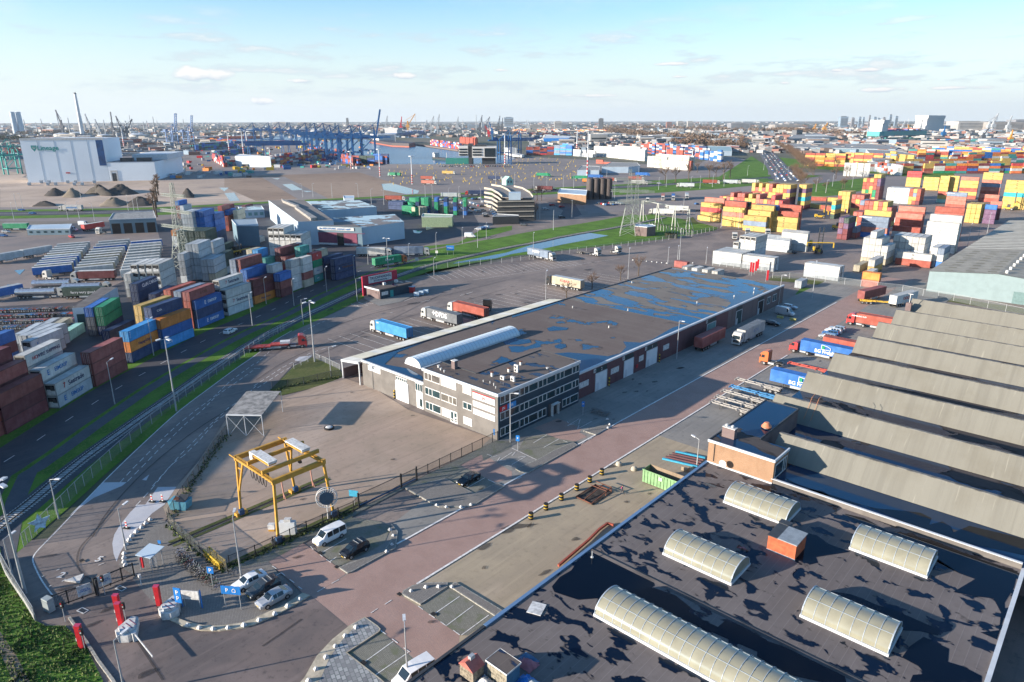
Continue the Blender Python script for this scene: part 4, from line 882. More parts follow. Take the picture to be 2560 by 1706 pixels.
b=MB();b.bx(0,3.6,0,3.5,0,2.1,flat('rust red sheet',(.45,.11,.045),.7,0,.2,1.5));b.ob('wall',o);b=MB();b.bx(-.1,1.2,-.1,3.6,2.1,2.2,m_dk);b.bx(1.22,3.7,-.1,3.6,2.11,2.24,flat('grey metal lid',(.26,.29,.31),.4));b.ob('lid',o)
b=MB();b.bx(-.05,3.65,-.05,0,0,.15,m_conw);b.ob('base_strip',o)
b=MB();b.bx(-.6,.9,-.5,.5,0,1.5,flat('grey duct',(.2,.21,.22),.5));b.bx(-.65,.95,-.55,.55,1.5,1.58,m_dk);b.ob('roof_duct',None,(-27.2,84.3,6.95),label='grey sheet metal duct box standing behind the rust red roof hut',cat='duct')
o=obj('roof_hut',None,None,(-39.1,39.2,6.95),0,'weathered wooden roof hut with flat brown top near the bottom edge','roof hut')
b=MB();b.bx(0,2.6,0,1.9,0,2.0,flat('weathered boards',(.30,.27,.20),.9,0,.35,3));b.bx(2.6,2.62,0,1.9,0,2.0,flat('blue side',(.04,.13,.22),.7));b.ob('wall',o)
b=MB();b.bx(-.1,2.72,-.1,2.0,2.0,2.12,m_rf_off);b.ob('roof',o);b=MB();b.bx(-.14,2.76,-.14,-.1,1.98,2.15,m_conw);b.bx(2.72,2.76,-.1,2.0,1.98,2.15,m_conw);b.bx(-.14,2.72,2.0,2.04,1.98,2.15,m_conw);b.bx(-.14,-.1,-.1,2.0,1.98,2.15,m_conw);b.ob('roof_edging',o)
o=obj('roof_hut',None,None,(-41.4,37.6,6.95),0,'small stone roof hut with faded red gable top beside the wooden hut','roof hut')
b=MB();b.bx(0,1.9,0,1.5,0,1.4,flat('stained masonry',(.27,.23,.17),.9,0,.35,3));b.ob('wall',o)
b=MB();b.profile([(-.1,1.4),(.9,2.1),(2.0,1.4)],-.1,1.6,flat('faded red roof',(.45,.13,.10),.7,0,.2,1));b.ob('roof',o);b=MB();b.bx(.7,1.1,.5,1.1,2.0,2.4,m_steel);b.ob('cowl',o)
def cloth(name,label,loc,mats,sz,seed):
    R=random.Random(seed);b=MB();n=14
    for q in range(3):
        H_=[[0]*(n+1) for _ in range(n+1)];cx,cy=R.uniform(-.3,.3)*sz,R.uniform(-.3,.3)*sz
        vs=[(cx+(i/n-.5)*sz*1.2+R.uniform(-.05,.05),cy+(j/n-.5)*sz+R.uniform(-.05,.05),max(0.02,(.55+.1*q)*sz*.5*cos((i/n-.5)*pi)*cos((j/n-.5)*pi)+R.uniform(-.09,.09))) for i in range(n+1) for j in range(n+1)]
        b.add(vs,[(i*(n+1)+j,(i+1)*(n+1)+j,(i+1)*(n+1)+j+1,i*(n+1)+j+1) for i in range(n) for j in range(n)],mats[q % len(mats)],True)
    b.ob(name,None,loc,label=label,cat='tarpaulin')
cloth('tarpaulin','crumpled salmon pink tarpaulin heap beside the wooden roof hut',(-37.2,43.3,6.98),[flat('pink cloth',(.42,.15,.17),.8),flat('blue cloth',(.05,.14,.26),.7)],1.6,3)
cloth('tarpaulin','crumpled bright blue tarpaulin heap in front of the wooden roof hut',(-35.6,41.2,6.98),[m_blue,flat('white cloth',(.5,.5,.48),.8)],1.5,5)
cloth('tarpaulin','white and blue patterned tarpaulin between the two small roof huts',(-38.4,38.0,6.98),[flat('white cloth',(.5,.5,.48),.8),m_btxt],1.5,8)
b=MB();b.box((0,0,.05),(1.7,2.0,.08),m_conw,.35);b.ob('white_board',None,(-42.0,50.2,6.97),label='white perforated board lying flat on the dark roof',cat='board')
b=MB();b.cyl((0,0,0),(0,0,.9),.07,m_steel,n=6);b.cyl((0,0,0),(0,0,.1),.2,m_conw,n=8);b.ob('roof_pipe',None,(-43.0,62.3,7.0),label='thin white vent pipe standing on the roof near its left edge',cat='vent pipe')
b=MB()
for i in range(12):b.box((random.uniform(-.8,.8),random.uniform(-.25,.25),.06),(.3,.2,.08),m_otxt if i % 2 else flat('pink cloth',(.42,.15,.17),.8),random.random()*3)
b.ob('rubble',None,(-29.5,77.0,7.0),label='scattered heap of broken pink rubble left of the red roof hut',cat='rubble')
# ---- brick building standing up behind
bb=obj('brick_building',None,None,(-44.4,95.9,0),0,'orange brown brick building with wet flat roof and chimney beside the dark roof','building')
b=MB();b.bx(0,10.8,0,5.6,0,10.8,m_tbrick);b.ob('wall',bb);b=MB();b.bx(.02,6.0,5.61,22.2,0,10.8,m_gbrick);b.ob('rear_wall',bb)
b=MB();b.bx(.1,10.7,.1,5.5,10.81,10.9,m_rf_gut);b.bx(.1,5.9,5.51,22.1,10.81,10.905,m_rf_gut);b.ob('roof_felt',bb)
b=MB();b.bx(-.12,10.92,-.12,.1,10.6,11.0,m_trim);b.bx(10.7,10.92,.1,5.7,10.6,11.0,m_trim);b.bx(5.9,6.12,5.75,22.3,10.6,11.0,m_dk);b.bx(-.12,.1,.1,22.3,10.6,11.0,m_dk);b.bx(.1,6.,22.1,22.3,10.6,11.0,m_dk);b.ob('roof_trim',bb)
b=MB();b.bx(.9,3.0,2.6,3.6,10.9,12.6,m_gbrick);b.bx(.85,3.05,2.55,3.65,12.6,12.7,m_conw);o=b.ob('chimney',bb)
for x in (1.4,2.4):c=MB();c.cyl((x,3.1,12.7),(x,3.1,13.1),.2,m_conw,n=8);c.ob('chimney_pot',o)
window(bb,'X+',.5,5.0,7.6,10.0,10.8,splits=[.5,3.6,4.3,5.0]);b=MB();b.bx(.0,10.8,-.12,-.0,6.95,7.2,m_trim);b.ob('flashing',bb)
c=MB();c.cyl((1.1,-.06,7.5),(1.1,-.06,10.6),.06,m_dk,n=6);c.ob('downpipe',bb)
o=obj('satellite_dish',None,None,(-41.2,95.3,7.3),0,'pale round satellite dish mounted low on the brick wall','satellite dish')
c=MB();vs=[(0,-.35,.9)]+[(cos(2*pi*i/16)*.62,-.5-.12,.9+sin(2*pi*i/16)*.62) for i in range(16)];c.add(vs,[(0,1+i,1+(i+1)%16) for i in range(16)],m_conw,True);c.ob('dish',o);c=MB();c.cyl((0,.5,.9),(0,-.35,.9),.04,m_steel);c.ob('bracket',o)
o=obj('roof_ventilator',None,None,(-39.4,106.5,9.4),0,'round ventilator with orange domed hood beside the brick building roof','ventilator')
c=MB();c.cyl((0,0,-2.),(0,0,1.7),.5,m_conw,n=12);c.ob('shaft',o);c=MB();c.cyl((0,0,1.7),(0,0,1.85),.85,flat('orange dome',(.55,.2,.1),.6),n=14);c.cyl((0,0,1.85),(0,0,2.5),.8,MC['orange dome'],r2=.35,n=14);c.ob('hood',o)
# ---- sawtooth hall
m_slope,_t,_b=newmat('pale fibre cement slope');_g=G(_t);_v=_g.co()
_c=_g.mix(_g.ss(_g.noise(_g.co((.55,.02,.02)),1.2,5,.65),.42,.68),(.185,.18,.15),(.155,.15,.125));_c=_g.mix(_g.m('MULTIPLY',_g.ss(_g.noise(_v,.13,5,.6),.45,.7),.5),_c,(.14,.13,.10))
_c=_g.mix(_g.m('MULTIPLY',_g.ss(_g.noise(_g.co((.9,.05,.05)),2.1,3,.6),.62,.72),.45),_c,(.30,.29,.24));_s=_g.xyz(_v);_ln=_g.ss(_g.m('ABSOLUTE',_g.m('SUBTRACT',_g.m('FRACT',_g.m('MULTIPLY',_s[0],.9)),.5)),.47,.5);_c=_g.mix(_g.m('MULTIPLY',_ln,.25),_c,(.14,.13,.10));_g.l.new(_c,_b.inputs['Base Color']);_b.inputs['Roughness'].default_value=.9
_g.bump(_g.m('ADD',_g.noise(_v,1.5,5,.6),_ln),.3,_b,.05)
sw=obj('sawtooth_factory',None,None,(0,0,0),0,'sawtooth roofed factory with long pale sloping roofs and dark wet gutters','factory')
teeth=[(103.3,-37.2),(119.5,-44.5),(136.,-44.5),(151.9,-44.5),(168.6,-44.5),(184.8,-44.5),(201.2,-44.5),(217.8,-44.5)]
X2=42.
for i,(y0,xl) in enumerate(teeth):
    b=MB();zb,zr=7.45,10.6;y1=y0+3.3
    b.add([(xl,y0,zb),(X2,y0,zb),(X2,y1,zr),(xl,y1,zr),(xl,y1+.5,zr),(X2,y1+.5,zr)],[(0,1,2,3)],m_slope);b.add([(xl,y0,zb),(xl,y1,zr),(xl,y1+.5,zr-.02),(xl,y1+.5,zb)],[(0,1,2,3)],m_gbrick);b.ob('sloping_roof',sw)
    c=MB();c.bx(xl,X2,y1,y1+.55,zr,zr+.12,flat('ridge cap',(.17,.165,.15),.8,0,.3,.8));c.ob('ridge_cap',sw)
    w_=MB();w_.add([(xl,y1+.5,zb),(X2,y1+.5,zb),(X2,y1+.5,zr),(xl,y1+.5,zr)],[(0,1,2,3)],m_glass);w_.ob('north_light',sw)
    yn=teeth[i+1][0] if i+1 < len(teeth) else y0+12
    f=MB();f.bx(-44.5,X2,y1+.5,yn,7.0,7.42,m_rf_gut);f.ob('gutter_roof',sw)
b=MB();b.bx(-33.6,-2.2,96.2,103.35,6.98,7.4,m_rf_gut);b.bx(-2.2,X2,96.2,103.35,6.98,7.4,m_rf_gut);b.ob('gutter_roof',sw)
b=MB();b.bx(-44.5,X2,118.1,229.8,0,6.95,m_gbrick);b.bx(-38.3,X2,101.6,118.05,0,6.95,m_gbrick);b.ob('wall',sw)
b=MB();b.bx(-44.75,-44.5,118.1,229.8,6.6,7.1,m_trim);b.ob('roof_edge',sw)
pd=MB();zq=7.43
for s_ in ('L 160,1010 250,1060 360,1110 500,1130 640,1230 860,1260 1000,1290 1220,1310 1400,1330 1500,1380 1480,1440 1600,1410 1680,1460 1700,1510 1850,1450 2350,1568 L 2350,1720 L 1640,1568 L 900,1270 180,1040',):
    pd.sheet(PL(s_,zq),zq,pm_)
pd.ob('roof_puddle',sw)
o=obj('roof_ladder',None,None,(-37.4,120.6,7.45),0,'steep roof ladder with rusty orange handrails leaning on the sawtooth slope','ladder')
for x in (-.6,.6):
    b=MB();b.beam((x,-.3,0),(x,3.0,3.3),.08,.15,m_rust);b.ob('stringer',o);b=MB();b.tube([(x,-.3,.9),(x,2.8,4.2),(x,4.2,4.4)],.04,flat('orange rail',(.5,.22,.1),.6),n=5);b.ob('handrail',o)
for i in range(9):b=MB();b.box((0,-.1+i*.37,.15+i*.39),(1.2,.25,.05),m_rust);b.ob('step',o)
o=obj('lamp_post',None,None,(-44.2,217,9),0,'short white T shaped mast on a brick stub at the far sawtooth ridge','mast');b=MB();b.bx(-.7,.7,-.7,.7,-2,1.3,m_gbrick);b.ob('stub',o);b=MB();b.cyl((0,0,1.3),(0,0,3.8),.1,m_conw);b.box((0,0,3.8),(1.3,.15,.15),m_conw);b.ob('mast',o)
# ---- pale blue hall on the right
lb=obj('industrial_hall',None,None,(-53.2,284,0),0,'pale blue hall with low pitched grey beige corrugated roof at the right edge','industrial hall')
m_lb=flat('pale blue cladding',(.20,.27,.28),.6,0,.06,.4);m_lr=flat('beige roof sheets',(.30,.28,.23),.8,0,.15,.3);m_ls=flat('olive rooflight strip',(.15,.13,.075),.7,0,.1,.5)
b=MB();b.profile([(0,0),(0,7.5),(20.5,9.4),(75,5.6),(75,0)],0,178,m_lb);b.ob('wall',lb)
b=MB();b.add([(-.3,-.3,7.6),(20.5,-.3,9.55),(20.5,60,9.55),(-.3,60,7.6),(75,-.3,5.7),(75,178,5.7),(20.5,178,9.55),(-.3,178,7.6)],[(0,1,2,3),(1,4,5,6,2),(3,2,6,7)],m_lr);b.ob('roof',lb)
b=MB()
for r_ in range(3):
    for i in range(9):x=4+r_*6.5;y=3+i*6.2;b.add([(x,y,7.6+(x+.3)*.0938+.05),(x+2.6,y,7.6+(x+2.9)*.0938+.05),(x+2.6,y+1.1,7.6+(x+2.9)*.0938+.05),(x,y+1.1,7.6+(x+.3)*.0938+.05)],[(0,1,2,3)],m_ls)
b.ob('rooflight_strips',lb)
b=MB();m_rp=flat('pale roof sheet',(.60,.57,.48),.7,0,.1,.3)
for i in range(22):y=62+i*5.2;b.add([(0,y,7.72),(20.5,y,9.66),(20.5,y+2.3,9.66),(0,y+2.3,7.72)],[(0,1,2,3)],m_rp);b.add([(20.5,y,9.66),(70,y,6.2),(70,y+2.3,6.2),(20.5,y+2.3,9.66)],[(0,1,2,3)],m_rp)
b.ob('pale_sheets',lb)
for i in range(6):c=MB();c.cyl((22.5,4+i*8,9.3),(22.5,4+i*8,10.4),.5,m_conw,n=10);c.ob('roof_vent',lb)
b=MB();b.bx(26,30.5,-.15,0,0,4.2,flat('green grey gate',(.12,.2,.2),.6));b.bx(31,36,-.15,0,0,4.2,MC['green grey gate']);b.ob('gate',lb)
# ------------------------------------------------------------------ kerbed islands, bays and blocks on the apron
def island(name,s_,mat,z=None,kerb=None):
    z=ZI
    pts=PL(s_);n=len(pts);cx=sum(p[0] for p in pts)/n;cy=sum(p[1] for p in pts)/n
    b=MB();b.prism(pts,0,z,kerb or m_kerb);struct(name,b)
    q=MB();A=sum(pts[i][0]*pts[(i+1) % n][1]-pts[(i+1) % n][0]*pts[i][1] for i in range(n));sg=1 if A > 0 else -1
    ins=[]
    for i in range(n):
        a=Vector(pts[i-1]);p=Vector(pts[i]);c=Vector(pts[(i+1) % n]);d1=(p-a).normalized();d2=(c-p).normalized()
        n1=Vector((-d1.y,d1.x))*sg;n2=Vector((-d2.y,d2.x))*sg;m_=(n1+n2);m_=m_/max(.6,m_.length_squared)*2*.16;ins.append((p.x+m_.x,p.y+m_.y))
    q.sheet(ins,z+.006,mat);struct('paving',q)
sheet('pavement',m_gpav,'M 1090,505 1120,400 1160,280 1260,190 1420,70 1550,110 1700,280 1900,420 2080,560 N 0,440 130,480 200,570 330,690 430,762 430,810 300,880 150,960 0,1030 M 2250,1090 2050,1100 1850,1090 1650,1020 1510,940 1440,880 1330,760 1230,640 1215,590')
sheet('pavement',m_mpav,'M 2080,560 2350,440 N 0,430 400,215 900,10 J 1340,1100 2190,680 2350,680 2340,740 2090,862 2072,800 1875,900 1920,935 1735,1022 1370,1112 N 980,0 940,30 560,235 430,300 120,470','N 1530,910 1870,1148 1935,1150 2200,975 1775,708 1515,868','N 1150,1110 1540,1450 1400,1568 1150,1568 840,1318','N 560,365 750,520 1000,400 1180,300 1240,150 1130,100 850,60 620,250','K 120,650 310,620 430,660 640,690 560,692 380,770 225,855 60,760','J 1740,1025 2005,1160 2200,1065 1930,930')
ZI=gz[0]+.15
island('kerbed_island','N 760,530 840,582 880,570 1285,350 1303,200 1245,130 1235,290 1180,370',m_gpav)
island('kerbed_island','J 1370,1115 1735,1027 2005,1167 2215,1067 2285,1100 2010,1270 1960,1288 1680,1290 1610,1255',m_gpav)
island('kerbed_island','K 30,938 75,965 150,978 605,722 560,695 380,772 230,857',m_gpav)
island('kerbed_island','K 655,590 770,627 905,545 880,500 820,540',m_gpav)
island('kerbed_island','N 1340,775 1350,745 1440,695 1540,672 1760,668 1758,708 1510,870',m_gpav)
island('kerbed_island','N 1772,700 1830,664 2262,925 2195,977',m_gpav)
m_cream=flat('cream kerb concrete',(.50,.44,.33),.85,0,.2,1)
island('kerbed_island','N 865,1062 1000,985 1120,1070 1145,1098 1130,1125 838,1316 1160,1568 1300,1720 300,1720 450,1540 560,1345 700,1195',m_wpav,None,m_cream)
b=MB();A_=PL('N 870,1066 710,1196 572,1345 462,1540 330,1720');B_=PL('N 935,1055 790,1205 675,1370 600,1550 470,1720')
b.sheet(A_+B_[::-1],ZI+.015,m_cream);struct('kerb_band',b)
b=MB();A_=PL('M 1470,930 1560,1010 1680,1070 1850,1108 2020,1112 2230,1085 2350,1050 N 0,1048 150,985 330,890 500,790');B_=PL('M 1510,915 1600,985 1720,1030 1860,1062 2020,1068 2220,1040 2350,1000 N 0,990 150,925 300,850 430,765')
b.prism(A_+B_[::-1],0,ZI,m_cream);struct('kerb_band',b)
zl=gz[0]+.012;b=MB()
def lns(s_,w_=.11):
    for part in s_.split('|'):ln(PL(part),w_,zl)
lns('N 1870,790 1650,943|N 1995,875 1745,1062|N 2137,963 1885,1148|N 1490,880 1533,912|N 1588,953 1642,990|N 1695,1025 1750,1064|N 1810,1102 1870,1145|N 1262,1203 1005,1388|N 1398,1306 1100,1512|N 1145,1105 1195,1140|N 1250,1182 1302,1220|N 1355,1262 1412,1304|N 1468,1348 1530,1392|N 1600,1435 1490,1520')
lns('N 695,672 762,637|N 563,750 632,710|N 1055,944 1117,903|N 1183,865 1245,824|N 740,428 680,470|N 648,453 690,480|N 830,260 605,388|N 150,510 188,538|N 233,573 180,603|N 233,573 268,600|N 310,635 352,665|N 390,700 425,725|N 585,405 612,425|N 500,330 527,362|N 735,515 760,535')
lns('J 2100,1018 1940,1110|J 2130,1035 2200,1066|K 320,622 195,698|K 430,660 290,740|K 640,705 667,688|K 700,670 733,652|K 50,1030 90,1012|K 230,855 0,745|K 470,675 510,692',.1)
lns('K 615,475 510,540|K 625,480 612,525|K 730,500 600,570|K 615,535 600,572|K 505,500 520,515|K 510,535 575,522',.09)
lns('J 2120,800 2165,820|J 2150,832 2215,815|J 2215,865 2240,828|J 2230,862 2350,785|J 2230,862 2295,855|J 2300,905 2350,915|K 0,895 125,822|K 0,815 30,780|K 55,830 120,820',.09)
lns('M 905,505 955,485|M 570,655 605,632|M 455,698 472,690|M 385,610 405,602|M 520,552 550,540',.12)
struct('bay_line',b)
b=MB()
# faded bays of the truck park
for s_ in ('F 870,740 965,770|F 940,725 1030,755|F 1010,735 1080,740|F 1360,715 1430,690 1500,672|F 1470,735 1600,702|F 1870,665 1990,630|F 1230,823 1255,818',):
    for part in s_.split('|'):ln(PL(part),.16,zl)
for i in range(14):
    y=104+i*3.7
    ln([(-166.5+i*.15,y),(-147,y)],.1,zl) if i not in () else None
for i in range(20):
    y=158+i*3.7;ln([(-165,y),(-141,y)],.1,zl)
for i in range(24):
    t=i/23;x0,y0=-214+t*24,182+t*62;ln([(x0,y0),(x0+16*.9,y0-6)],.1,zl)
ln([(-190.,186.),(-172.,262.)],.12,zl)
struct('bay_line',b)
bm=MB();bm.add([(-.32,-.32,0),(.32,-.32,0),(.32,.32,0),(-.32,.32,0),(-.14,-.08,.42),(.14,-.08,.42),(.14,.08,.42),(-.14,.08,.42)],[(4,5,6,7),(0,1,5,4),(1,2,6,5),(2,3,7,6),(3,0,4,7)],m_conw);bme=bm.mesh('concrete_block')
def blocks(s_,where,z=None,sc=1.):
    z=z or ZI
    P=PL(s_,z)
    for i,p in enumerate(P):
        q=f"{['first','second','third','fourth','fifth','sixth','seventh','eighth','ninth','tenth','eleventh','twelfth'][i]} white pyramid block {where}"
        o=obj('traffic_block',bme,None,(*p,z),random.uniform(-.3,.3),q,'traffic block','white concrete traffic blocks on the kerbs');o.scale=(sc*random.uniform(.68,.85),)*3
blocks('M 1380,78 1340,112 1300,150 1252,190 1212,228 1187,266 1160,306 1140,388 1140,428 1140,468 1152,500','from the top around the turnstile kerb',gz[0],1.25)
blocks('M 1725,1045 1830,1070 1958,1080 2095,1070 2240,1045 N 30,1000 175,942 292,872 402,808','from the left on the curved cream kerb',None,1.15)
blocks('N 920,1066 820,1146 730,1240 645,1342 552,1450 485,1558','from the top on the pale brick island',None,1.15)
blocks('N 1425,732 1560,697 1675,692 1800,695','from the left on the empty bay island')
blocks('N 1230,170 1260,222 1250,305 1200,370','from the top behind the parked black car')
blocks('J 1658,1262 1748,1280 1882,1280 1972,1258','from the left below the lone black car')
blocks('K 875,474 895,520 878,552','from the top beside the picnic tables')
blocks('G 1110,335 1150,337 1190,342 1235,346 1285,350 1330,355 1375,360 1420,364 1535,355 1600,358 1660,362','from the left along the far kerb',gz[0],1.2)
for p,t in (('K 980,900','rounded pale boulder left of the green skip'),('K 1120,945','rounded pale boulder nearest the green skip')):
    b=MB();b.cyl((0,0,0),(0,0,.5),.6,m_tbrick if 0 else flat('pale stone',(.42,.38,.30),.9),r2=.5,n=9);b.cyl((0,0,.5),(0,0,.7),.5,MC['pale stone'],r2=.2,n=9);b.ob('boulder',None,(*PL(p)[0],gz[0]),label=t,cat='boulder',group='boulders by the road')
# barrels along the right white line
for i,y in enumerate((72.,75.7,79.7,83.9,87.6,91.2)):
    o=obj('barrel',None,None,(-61.6,y,gz[0]),.3*i,f"{['nearest','second nearest','third nearest','fourth nearest','second farthest','farthest'][i]} black barrel with yellow bands beside the white line",'barrel','black and yellow barrels beside the road')
    b=MB();b.cyl((0,0,0),(0,0,1.15),.38,m_black,n=14);b.ob('drum',o)
    for z in (.3,.85):b=MB();b.cyl((0,0,z),(0,0,z+.13),.395,m_ylw,n=14);b.ob('band',o)
# ---- cars
def car(kind,col,p,rz,label,grp='parked cars',z=0.):return inst(car_spec(kind,col),'car' if kind not in ('van','bigvan') else 'van',label,'car' if kind not in ('van','bigvan') else 'van',(*p,gz[0] if not z else z),rz,grp)
S_=-pi/2
car('van','white',(-80.3,47.5),S_,'white passenger van with dark windows in the bays by the fence')
car('suv','black',(-74.7,48.1),S_+.02,'black car with silver roof bars beside the white van')
car('sedan','white',W('M',2290,640,.7),S_,'white saloon car nearest the bicycle racks')
car('suv','dark',W('N',70,700,.8),S_,'dark estate car between the white and silver cars')
car('sedan','silver',W('N',165,790,.7),S_,'silver saloon car parked nearest the cream kerb')
car('sedan','black',(-77.3,73.6),S_+.05,'lone black saloon car on the kerbed island in the middle')
car('van','white',W('N',1445,1490,1.),S_-.1,'white car cut off by the bottom edge beside the roof')
car('estate','silver',W('H',205,765,.7),.0,'silver estate car parked behind the silver van')
car('bigvan','silver',W('H',155,810,1.2),.0+pi*0-.02,'silver panel van parked beside the end of the warehouse')
car('estate','black',W('H',40,915,.7),0.05,'black hatchback car beside the yellow concrete blocks')
for i,(x,y,c,t) in enumerate(((545,1035,'silver','silver car nearest the red tractor unit'),(575,1005,'blue','blue car second in the row before the red container'),(600,985,'white','white car third in the row before the red container'),(635,965,'silver','silver car last in the row before the red container'))):
    car('estate',c,W('H',x,y,.7),pi+.05,t)
for i,(x,y) in enumerate(((110,870),(228,892))):b=MB();b.box((0,0,.35),(1.9,.8,.7),flat('yellow concrete',(.36,.33,.12),.8));b.ob('concrete_block',None,(*W('H',x,y),gz[0]),label=['yellow concrete block nearest the silver van','yellow concrete block nearest the white line'][i],cat='concrete block',group='yellow concrete blocks')
# ---- lorries on the apron and in the truck park
def truck(spec,p,rz,label,name='truck',cat='truck',grp='parked lorries',txt=None):
    o=inst(spec,name,label,cat,(*p,gz[0]),rz,grp)
    for t in (txt or ()):
        s,sz,mm,x,z,side=t;lettering(s,sz,mm,o,(x,-side*1.29 if side else 0,z),(radians(90),0,0 if side > 0 else pi),bold=.02*sz)
    return o
truck(truck_spec('w','w','box','G'),(-76.5,184.4),S_,'white curtain lorry parked beside the long warehouse',txt=[('S  T  E',1.1,m_btxt,-2,2.6,-1)])
truck(trailer_spec('m','cont'),(-81.9,171.5),pi/2,'dull red container trailer without tractor beside the warehouse','trailer','trailer')
truck(trailer_spec('m','cont'),W('H',950,660,1.5),radians(76),'faded red container trailer beside the green lawn','trailer','trailer')
truck(trailer_spec('w','cont'),W('H',1240,705,1.5),radians(76),'white container trailer with pink lettering behind the sawtooth roof','trailer','trailer',txt=[('OOCL',1.5,m_rtxt,-.5,2.6,1)])
truck(skel_spec('Y'),W('H',1020,725,.8),radians(20),'yellow skeletal trailer between the faded red and white trailers','trailer','trailer')
truck(truck_spec('R','r','cont'),(W('H',860,900,1.5)[0]+4,W('H',860,900,1.5)[1]),pi,'bright red container trailer at the sawtooth hall end','trailer','trailer',txt=[('HAMBURG SUD',.6,m_wtxt,4.6,3.2,-1)])
truck(truck_spec('R','b','yard'),(-55.5,182.4),pi,'red yard tractor with a blue container with white house logo',txt=[('BG Freight Line',1.25,m_wtxt,-2.6,1.9,-1)])
truck(trailer_spec('r','cont'),(-50.5,189.3),pi,'red container trailer behind the blue lettered one','trailer','trailer')
truck(trailer_spec('b','cont'),(-50.6,154.8),pi,'blue container trailer with white house logo parked beside skeletal trailers','trailer','trailer',txt=[('BG Freight Line',1.25,m_wtxt,-1.6,1.9,-1)])
for (cx,y) in ((-54.,181.0),(-49.5,153.4)):
    o=obj('house_logo',None,None,(cx-.2,y-.06 if y > 160 else y-.06,gz[0]+2.6),0,'white house outline with green bars printed on the blue container'+(' behind the red tractor' if y > 160 else ' by the skeletal trailers'),'logo')
    b=MB();P=[(-1.,0,0),(-1.,0,1.2),(.4,0,1.0),(1.3,0,.6),(1.3,0,0),(-1.,0,0)]
    for p,q in zip(P,P[1:]):b.beam(p,q,.06,.1,m_wtxt)
    b.ob('outline',o)
    for x in (-.7,-.35):b=MB();b.box((x,0,.55),(.24,.04,.9),m_gtxt);b.ob('bar',o)
truck(skel_spec('r'),(W('H',330,1320,.8)[0]+2,W('H',330,1320,.8)[1]),pi,'red skeletal trailer behind the blue lettered container','trailer','trailer')
o=inst(tractor_spec('O'),'truck','orange terminal tractor with pale cab at the row of trailers','truck',(*W('H',40,1270,1),gz[0]),pi)
for i,(x,y,c,t) in enumerate(((2200,150,'g','grey skeletal trailer nearest the blue lettered container'),(2170,225,'b','light blue skeletal trailer in the row'),(2050,255,'g','grey skeletal trailer with twin legs in the row middle'),(1960,300,'g','weathered skeletal trailer second nearest the brick building'),(1960,360,'g','pale skeletal trailer nearest the brick building'))):
    p=W('K',x,y,.8);truck(skel_spec(c,11.),(max(-58.5+.5*i,p[0]+1.),p[1]),pi,t,'trailer','trailer','skeletal trailers')
truck(truck_spec('w','c','cont'),(-155.2,118.0),pi+.03,'white lorry with light blue container in the truck park',txt=[('CMA',.55,m_wtxt,4.3,3.5,-1)])
truck(truck_spec('w','G','box'),(-155.,137.5),pi+.02,'white lorry with dark grey box trailer with large white letters',txt=[('DFDS',2.1,m_wtxt,-1.4,2.7,-1),('+',2.6,m_wtxt,2.0,2.8,-1)])
truck(truck_spec('w','r','cont'),(-154.,148.),pi+.03,'white lorry with brick red container behind the grey one')
truck(tractor_spec('K'),W('F',2110,770,1.5),radians(118),'black tractor unit without trailer near the canopy',txt=None)
truck(truck_spec('K','e','box','W'),(-155.2,199.8),pi,'black lorry with gold and yellow striped curtain trailer',txt=[('KORAX',1.3,m_rtxt,-1,2.8,-1)])
truck(truck_spec('w','s','box','W'),(-198.,237.6),radians(-6),'white lorry with slate blue trailer beside the flooded grass',txt=[('SAMSKIP',1.3,m_wtxt,-2.5,3.0,1)])
truck(tractor_spec('w'),W('G',950,245,1.5),radians(-12),'white tractor unit farthest along the grass fence')
truck(tractor_spec('w'),W('G',760,265,1.5),radians(-8),'white tractor unit with a bare chassis trailer behind it')
truck(skel_spec('k',8.),W('G',660,262,1.),radians(-8),'dark short skeletal trailer behind the white tractor unit','trailer','trailer')
truck(truck_spec('O','g','box'),W('F',1230,345,1.8),radians(86),'orange cab lorry with green trailer on the container road',txt=[('Ebon el',1.4,m_wtxt,-1,2.8,1)])
truck(truck_spec('R','r','low'),W('F',190,1120,1.),radians(56),'red heavy low loader driving up the lane')
car('estate','white',W('E',2115,985,.7),radians(118),'white car driving on the dark road beside the containers','cars on the road')
# red and white trailers under the fence of the big container yard come with the yard
# ---- furniture: lamps
lamp(W('M',235,755),16.5,'tall floodlight mast leaning into view at the left edge',3,r=.14,grp='tall floodlight masts')
lamp(W('I',1620,400),16.5,'tall floodlight mast between railway and truck lane',3,r=.14,grp='tall floodlight masts')
lamp(W('F',540,1270),16.2,'tall floodlight mast beside the grass corner of the crane yard',3,r=.14,grp='tall floodlight masts')
lamp(W('F',1215,440),14,'tall light mast behind the red sign',2,r=.12,grp='tall floodlight masts')
for v,x,y,h,t,rz in (('I',1055,335,10,'street lamp beside the stack with blue lettering',2.2),('E',1412,1210,10,'street lamp beside the orange container stack',2.2),('E',2318,935,10,'street lamp beside the tall white stack',2.2),('F',350,755,9,'street lamp third along the container road',2.2),('F',650,625,9,'street lamp fourth along the container road',2.2),('F',905,508,9,'street lamp fifth along the container road',2.2),
                          ('F',95,738,9,'street lamp in front of the orange lettered container',2.2),('F',675,490,8,'street lamp in front of the navy stack',2.2),
                          ('F',1405,355,8,'street lamp near the orange lorry cab',2.2),('F',1030,375,8,'street lamp before the green trailer',2.2),('F',1655,240,8,'street lamp behind the blue direction sign',2.2),('F',1895,185,8,'street lamp by the white van',2.2),('F',2035,220,8,'street lamp at the end of the parking strip',2.2),('F',2115,135,8,'street lamp on the far grass',2.2)):
    lamp(W(v,x,y),h,t,1,1.4,rz)
